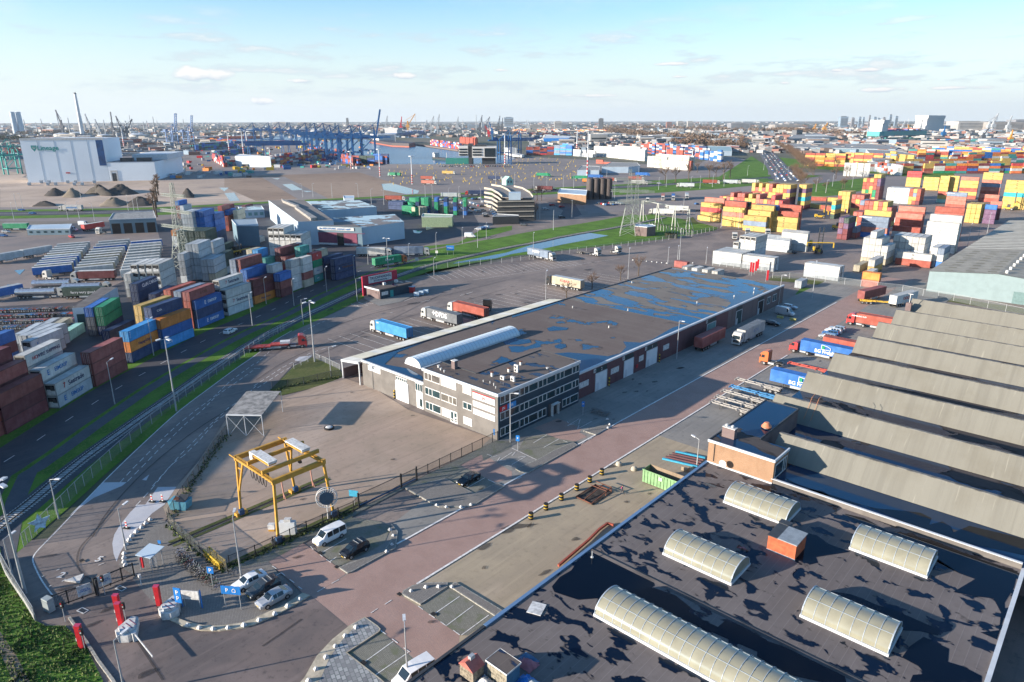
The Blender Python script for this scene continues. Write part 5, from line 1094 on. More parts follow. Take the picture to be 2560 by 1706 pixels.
for v,x,y,h,t,rz in (('M',1160,360,7,'short lamp beside the turnstile kerb',2.),('M',120,600,6,'short lamp beside the left corner fence',2.),('I',540,1385,7,'lamp on the verge beside the painted wedge',.6),('M',2215,600,9.5,'lamp post beside the parked white saloon',2.5),('N',1395,1568,7.5,'lamp post at the bottom edge between pale bricks and roof',2.5),
                          ('K',1697,905,5.4,'lamp on the wall beside the green skip',2.9),('G',1510,1245,10.6,'lamp post in front of the brown brick wall',-.2),('H',95,750,10.6,'lamp post at the far end of the warehouse',-.2),('J',2335,690,10.5,'lamp post at the office corner',.3),('F',930,710,8,'pole beside the grass in front of the kiosk',1.),('F',435,925,8,'lamp post on the railway verge by the low loader',1.),('F',690,1400,7.5,'lamp post at the canopy fence',1.2),
                          ('F',1635,475,7,'lamp post on the grass left of the puddle',2),('G',310,695,10,'lamp post in front of the striped trailer',2),('G',1065,505,12,'lamp post between the two bare trees',2),('G',1430,370,7,'lamp post at the far kerb',2),('G',1520,330,6,'short lamp on the far kerb corner',2),('G',1780,370,7,'lamp post left of the white containers',2),('G',1535,335,14,'tall pole at the far kerb island',2),('G',195,330,12,'tall lamp at the blue trailer',2),('H',405,685,13,'tall white pole on the small lawn',2),
                          ('H',1830,205,11,'street lamp nearest the pale blue hall',1.5),('H',1925,150,11,'street lamp second from the pale blue hall',1.5),('H',2010,90,11,'street lamp third from the pale blue hall',1.5),('M',1155,1700,7.5,'white post with bent arm beside the concrete nose at bottom left',1.9)):
    lamp(W(v,x,y),h,t,1,1.1 if h < 12 else .8,rz,'yard lamps')
# ---- fences
fence(PL('M 2110,520 N 0,425 470,200 900,10 J 940,1285'),2.1,'black bar fence along the front of the crane yard left of its gate','bars',2.7,'black bar fences')
fence(PL('J 1470,1035 2170,690 2218,672'),2.1,'black bar fence from the sliding gate to the office corner','bars',2.9,'black bar fences')
fence(PL('I 1560,1400 1690,1190 1830,985 1970,770 2085,620'),2.2,'black fence along the lane side of the crane yard','dark',2.7)
fence(PL('M 1550,120 1680,260 1840,400 2090,560'),2.2,'dark mossy fence behind the bicycles','dark',2.7)
wo=[p for p in Ln(white.p).resample(4).off(2.6)];wo=[p for p in wo if p[0] <-112]
fence(wo,2.3,'wire fence between the railway verge and the truck lane','net',5.5)
fence(PL('M 20,480 130,680 230,850 330,1010'),2.2,'wire fence across the grass in the bottom left corner','net',3.5)
fence(PL('F 350,1335 540,1240 640,1280 770,1345'),1.6,'metal rail fence around the small grass corner','net',3)
fence(PL('J 150,200 440,160 690,100 795,92'),2.,'dark wire fence between the grass corner and the crane yard','dark',3)
fence(PL('F 1450,430 G 0,355 600,262 1000,215 1380,160 1660,110 1920,48'),2.4,'wire fence along the flooded grass','net',5)
fence(PL('H 40,500 350,515 700,560 1000,600 1230,625 1420,665 1700,710 2350,850'),2.6,'wire fence along the edge of the container yard','net',6)
fence(PL('G 1840,385 2100,415 2350,450'),2.3,'wire fence in front of the long white containers','net',3)
fence(PL('T1 70,1450 600,1170'),1.5,'rusty handrail in front of the dark red containers','dark',3.2)
o=obj('sliding_gate',None,None,(*W('J',940,1285),gz[0]),0,'black barred sliding gate with blue bottom beam in the yard fence','gate')
x0,y0=W('J',940,1285);x1,y1=W('J',1470,1035);d=hypot(x1-x0,y1-y0);an=atan2(y1-y0,x1-x0);o.rotation_euler=(0,0,an)
b=MB()
for i in range(int(d/.17)):b.box((i*.17+.08,0,1.15),(.028,.028,2.0),m_fblk)
b.bx(0,d,-.04,.04,2.12,2.2,m_fblk);b.ob('bars',o);b=MB();b.bx(0,d,-.09,.09,.05,.25,flat('blue beam',(.02,.07,.15),.4));b.ob('bottom_beam',o)
for x in (0,d*.72,d):b=MB();b.bx(x-.12,x+.12,-.3,-.1,0,2.6,m_fblk);b.ob('gate_post',o)
# entrance gates
for a,c,t in (('M 505,900','M 885,765','black bar gate leaf at the left of the truck entrance'),('M 905,735','M 1235,600','black bar gate leaf at the right of the truck entrance')):
    p,q=PL(a)[0],PL(c)[0];o=obj('swing_gate',None,None,(*p,gz[0]),atan2(q[1]-p[1],q[0]-p[0]),t,'gate','entrance gates');d=hypot(q[0]-p[0],q[1]-p[1]);b=MB()
    for i in range(int(d/.16)):b.box((i*.16+.08,0,1.05),(.03,.03,1.7),m_fblk)
    b.bx(0,d,-.05,.05,.12,.22,m_fblk);b.bx(0,d,-.05,.05,1.85,1.95,m_fblk);b.ob('bars',o)
    for x in (0,d/3,2*d/3,d):b=MB();b.bx(x-.08,x+.08,-.08,.08,0,2.05,m_fblk);b.ob('gate_post',o)
    x=d-1.2 if t.count('left') else .9
    s=signp(o,'Y-',x-.8,x+.8,.45,2.0,-.06,m_conw,'LAAD &\nLOSPLAATS',m_btxt,.26)
# cable reels etc. inside yard -------------------------------------------------
# ---- yellow gantry crane
cr=obj('gantry_crane',None,None,(0,0,0),0,'yellow four legged gantry crane with two white covered trolleys on the concrete yard','gantry crane')
m_cy=flat('crane yellow',(.50,.27,.04),.55,0,.12,.8);ZT=10.2
LX=(-97.2,-85.9);LY=(42.6,51.0)
for x in LX:
    b=MB();b.bx(x-.22,x+.22,LY[0]-.3,LY[1]+.3,ZT-.75,ZT+.05,m_cy);b.ob('end_beam',cr)
for y in LY:
    b=MB();b.bx(LX[0]+.25,LX[1]-.25,y-.16,y+.16,ZT-.7,ZT,m_cy);b.ob('girder',cr)
    b=MB();b.bx(LX[0]-1.2,LX[1]+.6,y-.55,y-.42,ZT-.1,ZT+.05,m_cy);b.ob('walkway',cr)
for x in LX:
    for y,sy in ((LY[0],-.6),(LY[1],.6)):
        b=MB();b.beam((x,y,ZT-.7),(x+(.4 if x <-90 else .5),y+sy,.7),.34,.34,m_cy);b.ob('leg',cr)
        if x <-90:b=MB();b.beam((x+2.0,y,ZT-.7),(x+.3,y+sy*.6,4.2),.26,.26,m_cy);b.beam((x+.05,y,ZT-2.0),(x+1.6,y,ZT-1.9),.2,.2,m_cy);b.ob('brace',cr)
        b=MB();b.bx(x-.1,x+.9,y+sy-.9,y+sy+.9,.15,.75,m_dk if x >-90 else m_cy);o=b.ob('bogie',cr);b=MB();b.bx(x+.55,x+1.1,y+sy-.5,y+sy+.3,.4,1.3,flat('motor blue',(.02,.07,.16),.5));b.ob('motor',o)
for x in (-92.3,-88.0):
    b=MB();b.bx(x-.16,x+.16,LY[0]-.6,LY[1]+.6,ZT+.3,ZT+.9,m_cy);b.ob('bridge_beam',cr)
for y in (44.0,49.6):
    b=MB();b.bx(-93.2,-88.2,y-.75,y+.75,ZT+1.5,ZT+1.62,m_conw);o=b.ob('trolley',cr);b=MB();b.bx(-93.,-88.4,y-.6,y+.6,ZT+.95,ZT+1.2,m_cy);b.bx(-92.6,-91.6,y-.5,y+.5,ZT+1.2,ZT+1.5,m_dk);b.bx(-90.6,-88.8,y-.4,y+.4,ZT+1.2,ZT+1.5,flat('winch green',(.03,.25,.12),.5));b.ob('winch',o)
    for xx in (-93.1,-88.3):b=MB();b.bx(xx-.06,xx+.06,y-.7,y+.7,ZT+1.2,ZT+1.5,m_conw);b.ob('cover_support',o)
    b=MB();b.cyl((-90.5,y,ZT+.9),(-90.5,y,ZT-1.2),.03,m_dk);b.bx(-90.8,-90.2,y-.2,y+.2,ZT-1.6,ZT-1.2,m_dk);b.ob('hook_block',o)
b=MB();b.bx(-94.3,-93.4,43.4,44.3,ZT+.1,ZT+1.4,m_conw);b.ob('electrical_box',cr)
for i in range(5):
    b=MB();x=-91.4+i*.95;P=[(x+.42*(1-cos(t*pi/8))-.0,LY[0]-.65,ZT-.1-1.3*sin(t*pi/8)) for t in range(9)];b.tube(P,.05,m_black,5);b.ob('festoon_cable',cr)
rc=obj('cable_reel',None,None,(-84.9,50.6,0),0,'large white spoked cable reel with dark blue drum on the crane leg','cable reel')
c0=Vector(W('J',648,1190,4.3)+(4.3,))-rc.location;b=MB();ax=Vector((1,-.75,.0)).normalized();ux=Vector((.75,1,0)).normalized()/1.;uz=Vector((0,0,1))
for dd in (-.3,.3):
    R_=[c0+ax*dd+(ux*cos(2*pi*i/24)+uz*sin(2*pi*i/24))*1.6 for i in range(25)];b.tube(R_,.06,m_white,5)
    for i in range(24):b.cyl(c0+ax*dd,R_[i],.03,m_white,n=4)
b.ob('spokes',rc);b=MB();b.cyl(c0-ax*.42,c0+ax*.42,1.1,flat('drum blue',(.01,.04,.08),.5),n=24);b.cyl(c0+ax*.25,c0+ax*.4,.45,MC['motor blue'],n=14);b.ob('drum',rc)
b=MB();b.cyl(c0,c0+Vector((-.5,.2,-4.1)),.1,m_white,n=6);b.ob('stand',rc)
b=MB()
for x in (-96.8,-85.3):b.bx(x-.06,x+.06,30.5,58.,gz[0],gz[0]+.1,m_rl)
struct('crane_rail',b)
sheet('moss_strip',m_grass2,[(-97.8,31),(-97.1,31),(-97.1,58),(-97.8,58)],[(-96.4,31),(-95.8,31),(-95.8,58),(-96.4,58)],[(-86.2,33),(-84.6,33),(-84.6,57),(-86.2,57)])
for p,h_,t in ((W('g3',895,1250),3.6,'slender pink steel prop left of the crane rail'),(W('g3',1420,1015),3.6,'slender pink steel prop behind the crane')):
    b=MB();b.beam((0,0,0),(-.25,-.1,h_),.16,.16,flat('faded pink steel',(.5,.25,.18),.7));b.beam((.5,0,0),(-.1,0,1.),.1,.1,MC['faded pink steel']);b.ob('prop',None,(*p,gz[0]),label=t,cat='steel prop')
o=obj('switch_cabinet',None,None,(*W('J',300,1530),0),.7,'pale electrical cabinet behind the yard fence under the crane','cabinet');b=MB();b.bx(-1.2,1.2,-.4,.4,0,2.3,m_trim);b.ob('cabinet',o);b=MB();b.bx(-.4,.6,-.35,.35,2.3,2.8,m_conw);b.ob('top_box',o)
o=obj('switch_cabinet',None,None,(*W('J',150,1500),0),.7,'small white box on yellow foot left of the crane cabinet','cabinet');b=MB();b.bx(-.5,.5,-.35,.35,.5,1.3,m_conw);b.ob('cabinet',o);b=MB();b.bx(-.45,.45,-.3,.3,0,.5,m_cy);b.ob('foot',o)
# ---- open shelter
sh=obj('open_shelter',None,None,(0,0,0),0,'open shelter with grey corrugated sloping roof on thin pale posts','shelter')
A4=[W('I',2075,430,4.6),W('J',50,435,4.6),W('J',225,213,5.0),W('I',2265,213,5.0)];zs=(4.6,4.6,5.,5.)
m_cor=flat('corrugated grey sheet',(.34,.32,.29),.6,0,.3,.8)
b=MB();b.add([(*p,z) for p,z in zip(A4,zs)]+[(*p,z-.1) for p,z in zip(A4,zs)],[(0,1,2,3),(4,7,6,5),(0,4,5,1),(1,5,6,2),(2,6,7,3),(3,7,4,0)],m_cor);b.ob('roof',sh)
b=MB();b.beam((*A4[0],4.55),(*A4[1],4.55),.12,.25,m_trim);b.ob('front_beam',sh)
for k_ in range(3):
    for a,c,z in ((A4[0],A4[1],4.5),(A4[3],A4[2],4.9)):
        t=k_/2;x=a[0]+(c[0]-a[0])*t;y=a[1]+(c[1]-a[1])*t;b=MB();b.cyl((x,y,0),(x,y,z),.07,m_trim,n=6);b.ob('post',sh)
b=MB();mid=((A4[0][0]+A4[1][0])/2,(A4[0][1]+A4[1][1])/2);b.beam((*A4[0],0),(*mid,4.4),.05,.05,m_trim);b.beam((*A4[0],4.4),(*mid,0),.05,.05,m_trim);b.ob('cross_brace',sh)
b=MB();b.beam((*mid,0.02),(*A4[1],4.4),.05,.05,m_trim);b.beam((*mid,4.42),(*A4[1],0.02),.05,.05,m_trim);b.ob('cross_brace',sh)
b=MB();b.add([(*A4[0],0),(*A4[3],0),(*A4[3],4.8),(*A4[0],4.4)],[(0,1,2,3)],m_net);b.ob('side_netting',sh)
# ---- yard odds and ends
o=obj('waste_container',None,None,(*W('I',1665,1290),gz[0]),radians(35),'light blue waste container with open lid at the yard fence corner','waste container')
b=MB();b.profile([(-1.3,0),(1.3,0),(1.6,1.5),(-1.6,1.5)],-.9,.9,flat('waste blue',(.10,.32,.42),.6),'y');b.ob('bin',o);b=MB();b.box((.5,0,1.7),(1.6,1.7,.12),m_dk,0,.3);b.ob('lid',o);b=MB();b.box((-.4,0,1.6),(.9,.8,.3),m_rust);b.ob('rubbish',o)
o=obj('tyre',None,None,(*W('J',672,565),gz[0]),0,'flat pale disc in a black tyre lying on the crane yard','tyre');b=MB();b.cyl((0,0,0),(0,0,.35),1.0,m_black,n=18);b.ob('ring',o);b=MB();b.cyl((0,0,.36),(0,0,.5),.75,m_conw,r2=.4,n=16);b.ob('cover',o)
o=obj('green_skip',None,None,(-54.9,93.8,gz[0]),0,'open light green ribbed skip beside the dark roof','skip');m_gs=flat('skip green',(.20,.36,.17),.65,0,.15,1)
b=MB();b.bx(0,7.,0,.08,.1,2.5,m_gs);b.bx(0,.08,.08,2.4,.1,2.5,m_gs);b.bx(0,7.,2.4,2.48,.1,2.5,flat('rusted inner side',(.25,.19,.13),.9));b.bx(6.92,7,.08,2.4,.1,2.5,m_gs);b.bx(.08,6.92,.08,2.4,.1,.6,m_black);b.ob('body',o)
for i in range(11):b=MB();b.bx(.3+i*.63,.38+i*.63,-.09,0,.1,2.5,m_gs);b.ob('rib',o)
b=MB();b.bx(-.05,7.05,-.1,-.02,2.42,2.56,m_gs);b.ob('rim',o);b=MB();b.bx(3.2,3.8,-.12,-.1,1.5,2.1,m_conw);b.ob('label_plate',o)
o=obj('steel_frame',None,None,(-58.5,84.6,gz[0]),0,'rusty steel frame lying on a dark mat beside the walking person','steel frame')
b=MB();b.box((0,0,.05),(3.4,5.6,.1),flat('dark mat',(.07,.055,.045),.9,0,.4,1));b.ob('mat',o)
for a_ in (((-1.7,-2.8),(1.6,-2.9)),((-1.7,2.6),(1.7,2.8))):b=MB();b.beam((*a_[0],.25),(*a_[1],.25),.14,.14,m_rust);b.ob('cross_bar',o)
for x in (-1.6,0,1.6):b=MB();b.beam((x,-2.8,.32),(x,2.7,.9 if x >-1 else .3),.12,.12,m_rust);b.ob('long_bar',o)
for y in (1.0,2.6):b=MB();b.beam((-1.5,y,.95),(1.7,y,1.0),.1,.1,m_rust);b.beam((1.7,y,1.0),(1.7,y,.1),.1,.1,m_rust);b.ob('stand',o)
o=obj('steel_beams',None,None,(*W('K',1560,870),gz[0]),0,'stack of pale blue steel sections lying behind the green skip','steel sections')
for i in range(5):b=MB();p=Vector(W('K',1380+i*30,850-i*14))-Vector(o.location[:2]);q=Vector(W('K',1700+i*18,925-i*18))-Vector(o.location[:2]);b.beam((*p,.2+.05*i),(*q,.2+.05*i),.35,.3,m_cyan if i in (0,4) else m_mbrick);b.ob('section',o)
b=MB();
for i in range(5):b.box((0,0,.1+i*.14),(1.2,.9,.08),flat('pallet wood',(.40,.32,.22),.9))
b.ob('pallet_stack',None,(*W('K',1590,950),gz[0]),label='small stack of wooden pallets behind the green skip',cat='pallets')
o=obj('red_kerb_beam',None,None,(*W('O',640,330),gz[0]),0,'long rust red steel beam lying along the roof edge','steel beam');b=MB();P=[Vector((*p,.3))-Vector((o.location[0],o.location[1],0)) for p in PL('O 425,525 560,410 700,290 800,190 875,135 930,150')]
for p,q in zip(P,P[1:]):b.beam(p,q,.28,.35,m_redp if 0 else flat('rust red beam',(.33,.08,.05),.7))
b.ob('beam',o)
# stains, patches and drains on the ground
m_stain=netmat('dark oil stain',(.02,.02,.022),.5);m_patch=ground('asphalt patch',(.13,.12,.12),(.11,.105,.105),.5);R=random.Random(33);sb=MB()
def blotch(p,rx,ry,a,m,z):
    P=[];n=13
    for i in range(n):t=2*pi*i/n;q=R.uniform(.65,1.15);x,y=cos(t)*rx*q,sin(t)*ry*q;P.append((p[0]+x*cos(a)-y*sin(a),p[1]+x*sin(a)+y*cos(a)))
    sb.sheet(P,z,m)
zs_=gz[0]+.02
for s_,rx,ry in (('N 2310,190',1.3,.5),('N 2100,330',1.4,.6),('O 40,150',3.2,.7),('G 1550,1330',1.6,.6),('K 1310,135',1.1,.5),('K 1540,10',1.4,.5),('K 1140,225',.8,.4),('K 430,500',.7,.5),('K 900,915',1.4,.5),('O 580,265',.7,.5),('O 300,575',1.1,.4),('J 1260,848',.6,.4),('J 1440,445',.6,.3),('J 2010,985',.5,.3),('J 430,1215',.6,.3),('M 850,1050',1.2,.4),('M 1020,900',1.4,.4),('M 1350,1500',1.1,.6),('N 380,430',.8,.3),('N 1640,955',.5,.3),('K 1050,1240',.5,.4),('K 1260,1165',.5,.3),('M 440,420',1.5,.3),('M 600,720',1.2,.5),('J 880,235',.5,.3),('F 1450,735',2.5,1.),('G 700,425',2.6,1.2),('G 480,430',2.,.6)):
    zs_ += .001;blotch(PL(s_)[0],rx,ry,radians(70)+R.uniform(-.3,.3),m_stain,zs_)
for _ in range(46):
    x,y=R.uniform(-84,-46),R.uniform(45,230);
    if x <-73 or x >-62:zs_ += .0008;blotch((x,y),R.uniform(.2,.9),R.uniform(.15,.4),R.uniform(1,2),m_stain,zs_)
for _ in range(24):zs_ += .0008;blotch((R.uniform(-200,-140),R.uniform(110,250)),R.uniform(.5,2.2),R.uniform(.3,.8),R.uniform(.5,2.4),m_stain,zs_)
for s_ in ('N 590,395','N 745,525','N 1632,957','N 990,1405','N 1320,775','M 755,465'):p=PL(s_)[0];zs_ += .001;sb.box((p[0],p[1],zs_),(.7,.55,.01),m_black,.1)
sb_o=struct('ground_stains',sb)
tk_=MB()
for s_,n_ in (('I 2350,250 1900,500 1400,880 1000,1300 850,1560','a'),('M 1040,0 850,220 740,330 705,440 730,560 850,640','b'),('M 1500,1560 1250,1180 1060,900','c'),('N 60,1250 250,1120 420,1000','d'),('F 0,1440 300,1240 900,1000 1600,800 2300,600','e'),('F 200,1180 800,900 1500,720 2300,520','f')):
    Ln(PL(s_)).smooth(2).strip(tk_,-.14,.14,gz[0]+.016+.0006*ord(n_)/97,m_stain)
struct('tyre_marks',tk_)
# ------------------------------------------------------------------ container yards
HH=2.835;ZG=gz[0]+.004
STF=MB()          # the many containers too far back or too hidden to tell apart
ORD=['first','second','third','fourth','fifth','sixth','seventh','eighth','ninth','tenth','eleventh','twelfth','thirteenth','fourteenth','fifteenth','sixteenth','seventeenth','eighteenth']
def stf_box(a,ang,i,ch,L=12.19):
    c,s=cos(ang),sin(ang);STF.box((a[0]+c*L/2-s*1.22,a[1]+s*L/2+c*1.22,ZG+i*HH+1.41),(L-.1,2.36,2.72),paint(ch),ang)
def S(a,ang,cols,desc,L=12.19,**k):
    """'yy|rb': before the bar = hidden ones, after it = single things"""
    ang=radians(ang) if not k.pop('rad',False) else ang
    lo,hi=cols.split('|') if '|' in cols else ('',cols)
    for i,ch in enumerate(lo):stf_box(a,ang,i,ch,L)
    return stack(a,ang,'-'*len(lo)+hi,desc,L=L,z0=ZG,**k)
def TLc(v,x,y,n,ang,cols,desc,L=12.19,det=1,**k):
    """columns side by side, seen end-on, starting at the top-left front corner"""
    p=W(v,x,y,n*HH+ZG) if v else (x,y);r=radians(ang-90)
    for i,c in enumerate(cols):
        if not c:continue
        a=(p[0]+cos(r)*2.52*(i+1),p[1]+sin(r)*2.52*(i+1));j=random.uniform(-.12,.12)
        S((a[0]+cos(radians(ang))*j,a[1]+sin(radians(ang))*j),ang,c,(f'{ORD[i]} column, ' if len(cols) > 1 else '')+desc,L,det=det,**k)
def FR(v,x,y,n,ang,cols,desc,L=12.19,**k):
    """far corner of the visible long side given"""
    p=W(v,x,y,n*HH+ZG);a=radians(ang);return S((p[0]-L*cos(a),p[1]-L*sin(a)),ang,cols,desc,L,**k)
def NR(v,x,y,n,ang,cols,desc,L=12.19,**k):return S(W(v,x,y,n*HH+ZG),ang,cols,desc,L,**k)
# -- left yard: stepped rows along the dark road
FR('T1',540,700,3,129,'nnm','in the front row at the left edge');FR('T1',335,520,4,129,'nn|nm','in the second row at the left edge');FR('T1',130,345,5,129,'nnn|nn','in the third row at the left edge')
for q in range(1,4):          # the same rows go on beyond the left edge and throw their shade over road and rails
    for r_,n_ in ((0,4),(1,5),(2,5),(3,5)):
        for i in range(n_):stf_box((-168.+12.6*.629*q+7.67-2.9*r_*.777+3.2*0,34.4-12.6*.777*q-9.47-2.9*r_*.629),radians(129),i,'nmrb'[(q+i) % 4])
E1=[('EIMSKIP',1.3,m_btxt,.55,.5),('E',1.7,m_btxt,.2,.5)]
FR('T1',1160,590,2,131,'Ww','of the low white pair by the dark road',kind='reefer',marks={1:[('Seatrade',1.6,m_ptxt,.58,.5),('7',1.6,m_rtxt,.24,.5)],0:E1})
FR('T1',980,425,3,131,'W|ww'.replace('|',''),'in the row behind the low white pair',kind='reefer',marks={2:E1});FR('T1',790,250,4,131,'WW|Ww'.replace('|',''),'in the rearmost row of white ones',kind='reefer',marks={3:[('WIRE SHIPPING',1.15,m_ptxt,.62,.5),('HO',1.2,m_rtxt,.25,.5)]})
NR('T1',1175,430,3,127.5,'mmm','of the red brown stack by the road')
NR('T2',835,1145,3,125,'Boc','of the stack with orange lettered middle',marks={1:[('Hapag-Lloyd',1.1,m_ptxt,.5,.5)],2:[('M\nA\nE\nU',.45,m_wtxt,.06,.6)]})
FR('T2',1785,790,3,118,'cbo','of the blue stack topped with orange',marks={0:[('COSCO',.9,m_wtxt,.15,.5)]});FR('T2',1650,625,4,118,'Bb|bB'.replace('|',''),'behind the blue and orange stack',marks={3:[('C.S.A.',.8,m_wtxt,.25,.5)]});FR('T2',1500,600,4,118,'yy|yy'.replace('|',''),'in the third row behind the orange one')
E2=[('EIMSKIP',1.2,m_wtxt,.62,.5),('E',1.6,m_wtxt,.36,.5)]
FR('E',2030,625,3,117.5,'bBb','of the blue white-lettered stack',marks={0:E2,2:E2});FR('E',1965,545,4,120,'rr|rm'.replace('|',''),'behind the blue white-lettered stack',marks={3:[('K LINE',1.2,m_otxt,.55,.5)]});FR('E',1890,540,4,120,'s|sss'.replace('|',''),'in the third row behind the blue stack');FR('E',1800,528,4,120,'rrrr','in the fourth row behind the blue stack')
FR('E',2300,535,3,114,'Www','of the white stack by the third lamp',kind='reefer',marks={1:[('Seatrade',1.6,m_ptxt,.6,.5),('7',1.6,m_rtxt,.27,.5)]});FR('E',2225,450,4,117,'www|w'.replace('|',''),'behind the white stack by the third lamp',kind='reefer',marks={3:[('Seatrade',1.6,m_ptxt,.6,.5),('7',1.6,m_rtxt,.28,.5)]})
FR('T4',865,770,3,114,'onn','of the maroon stack on an orange base',marks={0:[('Hapag-Lloyd',1.0,m_ptxt,.5,.5)],2:[('TRITON',1.9,m_otxt,.6,.5)]});FR('T4',730,605,4,118,'bb|bb'.replace('|',''),'behind the maroon and orange stack');FR('T4',640,440,5,116,'rrr|rm','in the third row above the blue one');FR('T4',560,440,5,116,'sss|ss','in the fourth row above the blue one')
NR('T4',940,790,3,116,'nmb','of the short stack next to the maroon ones',L=7.2);NR('T4',820,640,4,116,'wwww','behind the short blue topped stack',L=6.06);NR('T4',700,520,4,116,'ggT|T'.replace('|',''),'behind the small white one',L=6.06);NR('T4',575,380,5,116,'bbc|cc','above the small green one',L=6.06);NR('T4',470,375,5,116,'eee|ee','beside the light blue short one',L=6.06)
NR('T4',1130,560,4,113,'wwww','of the short white stack by the road',L=6.06);NR('T4',1330,515,4,113,'emww','of the short stack beige at its base',L=6.06);NR('T4',1505,440,4,113,'TwgR','of the short stack with a red top',L=6.06,marks={3:[('o',1.2,m_wtxt,.5,.6)],1:[('ARKAS',.6,m_btxt,.5,.5)],0:[('ONE',.7,m_wtxt,.4,.5)]})
FR('T4',1280,265,5,114,'nnn|rn','in the back row below the reefers',marks={4:[('Y',1.3,m_wtxt,.88,.55)]});FR('T4',1390,400,4,112,'nnn|n','below the long maroon one in the back row',marks={3:[('Y',1.3,m_wtxt,.9,.55)]});NR('T4',1290,330,5,114,'TTT|TT','right of the long maroon one',L=6.06);NR('T4',1180,290,5,114,'ccc|ss','left of the teal short one',L=6.06);NR('T4',1620,385,4,114,'eee|e','beside the red short one',L=6.06)
FR('T4',2235,450,3,104,'BBB','of the navy stack at the row end',marks={1:[('PrimaExpress',1.2,m_otxt,.62,.6),('A',1.2,m_wtxt,.2,.55)]});NR('T4',1700,515,3,108,'BBB','behind the navy stack at the row end')
NR('T2',560,1135,1,128,'B','standing low left of the light blue one');NR('T2',460,775,3,140,'Bgg','of the green stack in the yard',L=12.19);TLc('T2',165,785,3,140,['GGb'],'the grey stack left of the green ones',L=12.19)
S((-228.3,76.5),131,'BBBB','of the navy stack with white lettering',marks={3:[('CLdN CARGO',1.5,m_wtxt,.62,.55)]});S((-222.5,79.5),131,'BBB','nearest the white lettered navy stack',marks={2:[('CLdN CARGO',1.5,m_wtxt,.62,.5)],1:[('CLdN CARGO',1.5,m_wtxt,.62,.5)]})
TLc('E',1190,375,4,134,['wwww']*4,'the large white reefer block',kind='reefer',det=2);TLc('E',1125,460,3,134,['www'],'the low white stack left of the reefer block')
TLc('T4',735,0,5,128,['www|ww','www|ww','www|ww','www|w'],'the white reefer block by the blue hall',kind='reefer');TLc('T4',840,115,4,128,['','','','www|w','www|w'],'the lower step of the white reefer block',kind='reefer');TLc('T4',275,190,1,128,['w','w','w'],'the low white reefer trio in the yard',kind='reefer')
TLc('T3',370,850,5,133,['WW|WWW','WW|WWW'],'the tall pale stack beneath the pylon');TLc('T3',600,1080,3,133,['WWW','eWW'],'the lower pale stack beneath the pylon');TLc('T3',250,1000,4,133,['W|WWW'],'the pale stack left beneath the pylon')
TLc('T3',240,655,5,133,['kk|kkk','kk|kkk','kk|kkk','kk|kkk','kk|kkk'],'the dark green block behind the pale stacks');TLc('T3',310,365,7,133,['WWWW|WWW','WWWW|WWW'],'the tall pale tower in the left yard');TLc('T3',490,350,7,133,['BBBB|bbb','BBBB|bbb'],'the tall blue tower in the left yard');TLc('T3',655,402,6,133,['BBB|bbb','BBB|bbb'],'the blue tower right of the tallest one')
TLc('T3',700,820,4,133,['WBWW'],'the narrow stack right of the dark green block');TLc('T3',870,870,2,133,['kk'],'the small dark green pair on the yard');TLc('T3',835,1010,3,133,['wkk'],'the small stack by the yellow stacker')
TLc('T3',860,275,5,133,['mm|mmm','r|rr'],'the maroon stacks by the white office');TLc('T3',960,340,4,133,['mm|mb','','Gkee'],'the mixed stack before the white office');TLc('T3',220,200,4,133,['nn|mb','WWW'],'the small stack on the far edge');TLc('T3',160,640,3,133,['|WWo','|WWW'],'the low stack left of the green block')
FR('T3',1400,235,2,128,'nn','of the long maroon row at the yard edge');FR('T3',1120,235,2,128,'nm','left of the long maroon row')
# low cabins near the left edge
for s_,c,d in (('T1 300,185','W','nearest the parked chassis'),('T1 520,115','W','second from the parked chassis'),('T1 680,110','e','third from the parked chassis'),('T1 840,190','a','beside the white refrigerated pair')):p=PL(s_,HH+ZG)[0];S(p,140,c,'lying low '+d)
FR('T1',820,105,2,128,'WW','of the white pair with the blue mark',kind='reefer',L=12.19,marks={1:[('E',1.2,m_btxt,.2,.5)]});TLc('T1',220,205,2,128,['WW','WW'],'the white end-on pair by the blue ones');FR('T1',180,125,3,128,'bnb','of the small stack at the left edge');FR('T1',-10,1240,1,128,'b','half out of view at the left edge')
# -- right yard
TLc('U1',245,535,4,90,[],'x');Y_={'M':[('m\nsc',.85,m_otxt,.5,.5)]}
def SX(x,y,cols,desc,L=13.2,mk=None,**k):
    mk={i:[('m\nsc',1.25,m_ktxt,.5,.5)] for i in (mk or ())};return S((x,y),0,cols,desc,L,marks=mk,**k)
SX(-204.4,399.,'yyRy','of the front stack nearest the pylon',mk=(1,3));S((-207.4,401.6),0,'y','low beside the front stack nearest the pylon',6.06);SX(-204.4,403.2,'yyyr|p'.replace('|',''),'behind the front stack nearest the pylon')
SX(-184.2,387.6,'yypy','of the second front stack in the yard',mk=(1,3));SX(-185.6,392.5,'rrrr|r','behind the second front stack');S((-184.8,395.4),0,'rrrr|k','in the third row of the second stack',13.2)
SX(-167.3,379.2,'ysy','of the third front stack in the yard',mk=(0,2));SX(-166.3,381.9,'yyyy','behind the third front stack',mk=(3,));SX(-165.9,384.6,'yyyy|y','in the third row of the third stack',mk=(4,));S((-165.,388.),0,'yyyy|b','in the fourth row of the third stack',13.2)
SX(-154.6,385.8,'yyy','of the fourth front stack in the yard',L=15.2,mk=(1,2));SX(-155.,389.,'ynrr','behind the fourth front stack',L=14.6);SX(-155.3,396.5,'rrrr|r','in the third row of the fourth stack')
